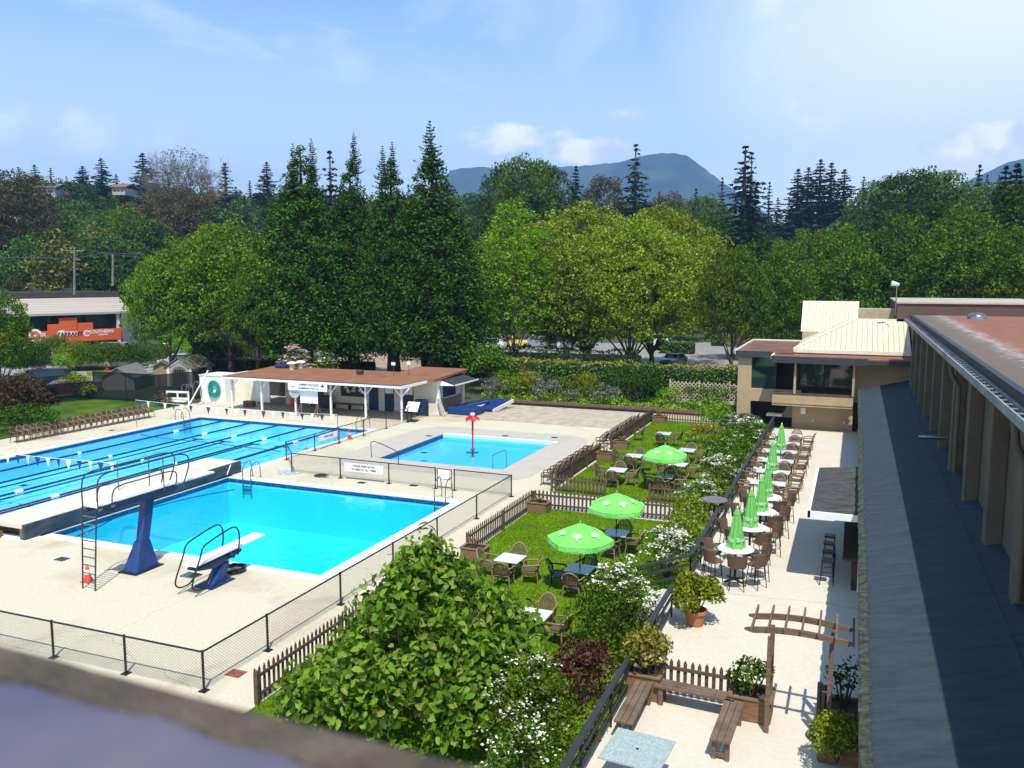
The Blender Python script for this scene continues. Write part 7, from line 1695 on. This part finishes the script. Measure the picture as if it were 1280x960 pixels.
# ---- orange-panelled building on the left
ob = P(152, 438); dirv = Vector((math.sin(R(19)), math.cos(R(19)), 0)); nrm = Vector((dirv.y, -dirv.x, 0))   # nrm faces the pool
ot = thing('orange_building', 'two storey office building with orange sign band and pale shake roof', 'building', ob)
def ob_pt(s_, z, off=0.0): return ob - dirv*s_ + nrm*off + Vector((0, 0, z))
def obox(s0, s1, o0, o1, z0, z1, name, mt, parent=None):
    b = MB(); v = [ob_pt(s_, z, o_) for z in (z0, z1) for o_ in (o0, o1) for s_ in (s0, s1)]; b.add(v, [(0, 2, 3, 1), (4, 5, 7, 6), (0, 1, 5, 4), (2, 6, 7, 3), (0, 4, 6, 2), (1, 3, 7, 5)]); return b.build(name, mt, parent or ot)
def zpix(x, y, off=0.0):     # height and run of the facade point seen at a pixel
    d = ray(x, y); o_ = Vector((0, 0, CAMH)); pt = ob+nrm*off; k = (pt-o_).dot(nrm)/d.dot(nrm); q = o_+d*k; return -(q-ob).dot(dirv), q.z
s_l, _ = zpix(20, 420); sR, zt = zpix(151, 410); sb, zb = zpix(151, 424); print('ob', s_l, sR, zt, zb, zpix(60, 412), zpix(60, 432), zpix(100, 389), zpix(100, 374))
M['orange_panel'] = pmat('orange_panel', (.66, .11, .03), .7, .06, .6)
M['shake'] = brickmat('shake', (.42, .36, .30), (.36, .31, .26), (.22, .18, .15), 30, .28, .9, axis='YZ')
z2 = zpix(100, 391)[1]; z3 = zpix(100, 373)[1]
obox(-1.0, s_l+6, -12, -2.5, 0, z2, 'core', M['black']); 
obox(-.1, s_l+6, -.3, 0, zb, zt, 'sign_band', M['orange_panel'])
for (xa, xb, yt) in ((60, 75, 405), (74, 96, 397), (95, 116, 403)):
    sa, _ = zpix(xa, yt); sb_, zz1 = zpix(xb, yt); obox(sb_, sa, -.3, .0, zt-.002, zz1, 'sign_band', M['orange_panel'])
sl_ = MB(); A0 = ob_pt(-1.5, z2, .3); A1 = ob_pt(s_l+6, z2, .3); B1 = ob_pt(s_l+6, z3, -3.2); B0 = ob_pt(-1.5, z3, -3.2)
sl_.add([A0, A1, B1, B0], [(0, 1, 2, 3)]); sl_.add([p_-Vector((0, 0, .25)) for p_ in (A0, A1, B1, B0)], [(0, 1, 2, 3)]); sl_.add([A0, A1, A1-Vector((0, 0, .25)), A0-Vector((0, 0, .25))], [(0, 1, 2, 3)]); orf = sl_.build('shake_roof', M['shake'], ot)
obox(-1.5, s_l+6, -12, -3.2, z3, z3+.8, 'flat_roof', M['darkbrown'])
for k, s_ in enumerate((4, 8, 12)): obox(s_, s_+1.0, -6, -5, z3+.803, z3+1.3, 'roof_unit', M['steel'])
for s_ in np.arange(1.2, s_l+5, 3.1):
    w_ = obox(s_, s_+2.9, -1.62, -1.6, zt+.2, z2-.3, 'window', M['glass']); obox(s_-.12, s_-.02, -1.68, -1.6, zt-.3, z2-.1, 'frame', M['darkbrown'], w_)
obox(-.4, s_l+6, -2.5, -1.7, 0, z2-.05, 'inner_wall', M['charcoal']); obox(.0, .35, -.35, -.05, 0, z2, 'corner_post', M['cream']); obox(-.1, s_l+6, -.2, .1, 0, 1.0, 'low_wall', M['cream'])
sd = MB(); q0 = P(154, 441); q1 = P(176, 437); zs = PD(154, 393, math.hypot(q0.x, q0.y)).z
sd.extr([q0, q1, q1+Vector((0, 0, zs)), q0+Vector((0, 0, zs))], (-.1, .3, 0)); sd.build('siding_wall', brickmat('siding', (.50, .44, .34), (.46, .40, .31), (.3, .26, .2), 30, .3, .9, axis='YZ'), ot)
up_ = Vector((0, 0, 1)); rt_ = dirv
def sgn(x, y, s_, size, mt, bold=.01):
    s0, z = zpix(x, y, .03); text(s_, size, mt, ot, face_mtx(ob_pt(s0, z, .03), rt_, up_), name='sign_lettering', bold=bold)
sgn(127, 414.5, 'SOUTHERN', .62, M['white'], .015); sgn(129, 418.2, 'PLUMBING', .26, M['white'])
sgn(87.5, 418, 'TARRANT', .7, pmat('plum', (.10, .01, .04), .6, .1, 2), .03)
def patch(x0, x1, y0, y1, name, mt, off=.02):
    sa, za = zpix(x0, y0, off); sb2, zb2 = zpix(x1, y1, off); obox(sb2, sa, off-.01, off, zb2, za, name, mt)
patch(78, 97, 414.6, 419.6, 'sign_panel', pmat('signpink', (.75, .60, .58), .6, .03, 2), .018); patch(50, 57, 416.7, 417.9, 'sign_bar', M['white']); patch(50, 57, 419.5, 420.7, 'sign_bar', M['white']); patch(49, 59, 422.2, 423.2, 'sign_bar', M['white'])
for (x, y, r0, r1, full) in ((44, 419.5, .55, .85, True), (108.5, 416.5, .25, .42, True)):
    s0, z = zpix(x, y, .03); b = MB(); c0 = ob_pt(s0, z, .03)
    for k in range(20):
        a0, a1 = R(20+k*15), R(35+k*15); b.add([c0+rt_*r0*math.cos(a0)+up_*r0*math.sin(a0), c0+rt_*r0*math.cos(a1)+up_*r0*math.sin(a1), c0+rt_*r1*math.cos(a1)+up_*r1*math.sin(a1), c0+rt_*r1*math.cos(a0)+up_*r1*math.sin(a0)], [(0, 1, 2, 3)])
    b.add([c0+rt_*-.4*r0+up_*.1, c0+rt_*0-up_*.35*r0, c0+rt_*.55*r0+up_*.45*r0, c0+rt_*.0+up_*.05], [(0, 1, 2, 3)]); b.fixn = False; b.build('emblem', M['white'], ot)
s0, z = zpix(75.5, 417.5, .03); c0 = ob_pt(s0, z, .03); b = MB(); b.add([c0+rt_*-.5+up_*.1, c0+rt_*.0+up_*-.55, c0+rt_*.55+up_*.5, c0+rt_*-.1+up_*.45], [(0, 1, 2, 3)]); b.fixn = False; b.build('emblem', M['white'], ot)
# garden sheds behind the windscreen
def shed(px_, py_, w_, d_, h, roof, wall, rz, label, ridge=.9, door=True, dd=0):
    p_ = P(px_, py_) if not dd else PD(px_, py_, dd); p_.z = 0; t = thing('garden_shed', label, 'shed', p_, rz)
    b = LMB(); b.box(-w_/2, w_/2, -d_/2, d_/2, 0, h); b.extr([(-w_/2, -d_/2, h), (w_/2, -d_/2, h), (0, -d_/2, h+ridge)], (0, d_, 0)); b.build('walls', wall, t)
    b = LMB()
    for sg in (-1, 1): b.extr([(0, -d_/2-.2, h+ridge+.10), (sg*(w_/2+.2), -d_/2-.2, h-.12), (sg*(w_/2+.2), -d_/2-.2, h-.02), (0, -d_/2-.2, h+ridge+.2)], (0, d_+.4, 0))
    b.build('roof', roof, t)
    if door:
        b = LMB(); dw = w_*.28; pts = [(-dw, 0), (-dw, h*.74)]+[(dw*math.cos(R(a)), h*.74+dw*.8*math.sin(R(a))) for a in range(150, 0, -30)]+[(dw, h*.74), (dw, 0)]
        b.extr([(x, -d_/2-.02, z) for x, z in pts], (0, -.03, 0)); dr_ = b.build('door', pmat('sheddoor', (.13, .11, .085), .8, .1, 4), t)
        b = LMB()
        for k in range(4): b.box(-.5+k*.26, -.3+k*.26, -d_/2-.07, -d_/2-.055, h*.74, h*.74+.3)
        b.build('door_window', M['glass'], dr_)
        b = LMB(); b.box(-w_/2, -w_/2+.3, -d_/2-.05, -d_/2-.002, 0, h); b.box(w_/2-.3, w_/2, -d_/2-.05, -d_/2-.002, 0, h)
        for sg in (-1, 1): b.extr([(sg*w_/2, -d_/2-.002, h-.2), (0, -d_/2-.002, h+ridge-.2), (0, -d_/2-.002, h+ridge), (sg*w_/2, -d_/2-.002, h)], (0, -.05, 0))
        b.build('white_trim', M['white'], t)
        b = LMB(); b.box(w_/2+.002, w_/2+.03, -.35, .35, .9, 1.7); wn = b.build('window', M['glass'], t); b = LMB(); b.box(w_/2+.002, w_/2+.04, -.62, -.37, .85, 1.75); b.box(w_/2+.002, w_/2+.04, .37, .62, .85, 1.75); b.build('shutters', M['charcoal'], wn)
    return t
M['shedroof'] = pmat('shedroof', (.12, .11, .07), .95, .15, 2, .4, 12); M['shedroof2'] = pmat('shedroof2', (.16, .15, .14), .95, .15, 2, .4, 12); M['shedwall'] = pmat('shedwall', (.36, .30, .23), .85, .06, 2)
shed(238, 481, 2.7, 3.1, 1.75, M['shedroof'], M['shedwall'], R(8), 'display garden shed with white trimmed arch door and olive roof', ridge=.8)
shed(160, 484, 2.8, 4.2, 1.15, M['shedroof2'], M['shedwall'], R(25), 'low garden shed with grey shingled roof, left of the arched one', ridge=.7, door=False)
shed(204, 482, 1.3, 1.6, 1.9, M['shedroof'], pmat('woodpanel', (.30, .20, .11), .85, .1, 2), R(40), 'narrow wooden shed between the two garden sheds', ridge=.25, door=False)
p = P(188, 482); t = thing('arbour_panel', 'white lattice arbour panel leaning by the sheds', 'trellis', p); b = MB()
for k in range(7): b.bar((p.x-.6+.2*k, p.y, .9), (p.x+.1+.14*k, p.y, 2.0), .05, .03)
for k in range(4): b.bar((p.x-.6, p.y-.02, .9+.28*k), (p.x+.9, p.y-.02, 1.1+.28*k), .04, .03)
b.build('slats', M['white'], t)
p = P(134, 463); t = thing('fire_hydrant', 'red and white hydrant on the verge before the bushes', 'hydrant', p); MB().lathe(p, [(0, 0), (.28, 0), (.28, .15), (.2, .2), (.2, .7), (.0, .7)], 14).build('barrel', M['red'], t); MB().lathe(p, [(.26, .7), (.26, .85), (.18, 1.05), (0, 1.12)], 14).build('bonnet', M['white'], t); MB().tube([p+Vector((-.35, 0, .55)), p+Vector((.35, 0, .55))], .1, 10).build('outlets', M['white'], t)
MB()
# ---- far tan building, wall and court fence behind the trees
q = P(925, 437); t = thing('tan_garage', 'tan garage wall with dark opening behind the car park', 'building', q)
w0 = PD(893, 440, 128); w1 = PD(952, 436, 128); b = MB(); b.extr([Vector((w0.x, w0.y, 0)), Vector((w1.x, w1.y, 0)), Vector((w1.x, w1.y, PD(952, 412, 128).z)), Vector((w0.x, w0.y, PD(893, 421, 128).z))], (-1, 3, 0)); b.build('wall', M['tan'], t)
a0 = PD(889, 436, 127.4); a1 = PD(904, 436, 127.4); b = MB(); b.extr([Vector((a0.x, a0.y, .0)), Vector((a1.x, a1.y, 0)), Vector((a1.x, a1.y, 1.6)), Vector((a0.x, a0.y, 1.6))], (0, .2, 0)); b.build('garage_opening', M['black'], t)
t = thing('white_railing', 'white metal railing on a roof behind the clubhouse corner', 'railing', PD(940, 420, 110)); b = MB()
for x in range(922, 972, 8): u0 = PD(x, 421, 110); u1 = PD(x, 405, 110); b.tube([u0, u1], .06, 5)
for y in (406, 413): b.tube([PD(920, y, 110), PD(970, y+.6, 110)], .06, 5)
b.build('rails', M['white'], t)
# ---- utility poles and wires
t = None
for (x, yb, yt, lab) in ((93, 356, 309, 'wooden utility pole nearer the left'), (141, 345, 318, 'wooden utility pole with a streetlight arm'), (217, 312, 298, 'short pale pole top among the hillside trees')):
    a0 = PD(x, yb+12, 116 if x != 217 else 150); a1 = PD(x, yt, 116 if x != 217 else 150); t = thing('utility_pole', lab, 'pole', a0); MB().tube([a0, a1], .16, 7, r2=.11).build('shaft', M['barkpale'], t)
    if x == 93: MB().bar(a1+Vector((-1.2, -.4, -.4)), a1+Vector((1.2, .4, -.4)), .12, .12).build('cross_arm', M['barkpale'], t)
for (pts, lab) in (([(-5, 322, 112), (93, 323, 116), (130, 316, 118), (180, 318, 122)], 'pair of power lines running along the hillside road'), ([(93, 309, 116), (135, 318, 118), (180, 322, 121)], 'power line sloping right from the first pole')):
    tag(MB().tube([PD(*q_) for q_ in pts], .045, 5).build('power_line', M['steel']), lab, 'cable')
M['housewall'] = pmat('housewall', (.40, .38, .34), .8, .1, 1)
# ---- houses showing through the trees on the hill
def house(px_, py_, D, w_, h, wall, roof, label):
    q_ = PD(px_, py_, D); t = thing('hill_house', label, 'house', q_, R(20)); b = LMB(); b.box(-w_/2, w_/2, -4, 4, -1.2, h); b.build('walls', wall, t)
    b = LMB(); b.extr([(-w_/2-.6, -4.6, h), (w_/2+.6, -4.6, h), (w_/2+.2, 0, h+1.2), (-w_/2-.2, 0, h+1.2)], (0, 0, .25)); b.extr([(-w_/2-.6, 4.6, h), (w_/2+.6, 4.6, h), (w_/2+.2, 0, h+1.2), (-w_/2-.2, 0, h+1.2)], (0, 0, .25)); b.build('roof', roof, t)
    for k in range(3): b = LMB(); b.box(-w_/2+.12*w_+k*w_*.28, -w_/2+.30*w_+k*w_*.28, -4.05, -4.01, h-1.1, h-.3); b.build('window', M['glass'], t)
house(67, 243, 255, 5.5, 1.2, M['housewall'], M['shedroof2'], 'white house among the trees on the left hilltop'); house(157, 240, 268, 3.6, .8, M['housewall'], M['roofred'], 'house with reddish roof on the left hilltop')

# ================================================================== ledge right in front of the camera
zl = CAMH-.145
e0 = P(-140, 770, zl); e1 = P(0, 806, zl); e2 = P(250, 873, zl); e3 = P(600, 960, zl); e4 = P(900, 1035, zl)
i0 = P(-140, 812, zl); i1 = P(0, 848, zl); i2 = P(200, 895, zl); i3 = P(425, 965, zl); i4 = P(640, 1040, zl)
ld = thing('parapet_ledge', 'blurred grey-brown parapet ledge with violet metal cap in the bottom left foreground', 'ledge', e2)
M['ledge'] = pmat('ledge', (.085, .066, .042), .9, .3, 25, .6, 300, c2=(.13, .10, .068), detail=8); M['ledgecap'] = pmat('ledgecap', (.07, .075, .13), .5, .2, 6, spec=.4, metal=.05, c2=(.13, .11, .14))
def densify(pts, n, wob, sd):
    rr_ = random.Random(sd); out_ = []
    for i in range(len(pts)-1):
        for k in range(n):
            q = pts[i].lerp(pts[i+1], k/n); out_.append(q+Vector((rr_.uniform(-1, 1), rr_.uniform(-1, 1), 0))*wob if wob else q)
    return out_+[pts[-1]]
rim_ = densify([e0, e1, e2, e3, e4], 6, .0004, 1); inn = densify([i0, i1, i2, i3, i4], 6, .0016, 2); b = MB()
for k in range(24): b.extr([rim_[k], rim_[k+1], inn[k+1], inn[k]], (0, 0, -.05))
b.build('stone_rim', M['ledge'], ld)
bk_ = [P(-140, 1250, zl-.012), P(200, 1300, zl-.012), P(500, 1350, zl-.012), P(640, 1200, zl-.012)]
b = MB(); poly = [p_-Vector((0, 0, .001)) for p_ in inn]+[Vector((p_.x, p_.y, zl-.001)) for p_ in (P(700, 1200, zl), P(400, 1300, zl), P(-140, 1250, zl))]; b.add(poly, [tuple(range(len(poly)))]); b.add([p_-Vector((0, 0, .03)) for p_ in poly], [tuple(range(len(poly)))]); b.build('metal_cap', M['ledgecap'], ld)

# ================================================================== air
hz_m, t = newmat('haze'); o = N(t, 'ShaderNodeOutputMaterial'); v = N(t, 'ShaderNodeVolumePrincipled'); v.inputs['Color'].default_value = (.33, .62, 1.0, 1); v.inputs['Density'].default_value = .00025; v.inputs['Anisotropy'].default_value = .2
L(t, v.outputs[0], o.inputs['Volume'])
hb_ = MB().box(-4000, 3000, -60, 4200, -3.5, 620).build('haze', hz_m); tag(hb_, kind='stuff')
# the haze box keeps clear of the ground sheet's far rim
bpy.context.view_layer.update()
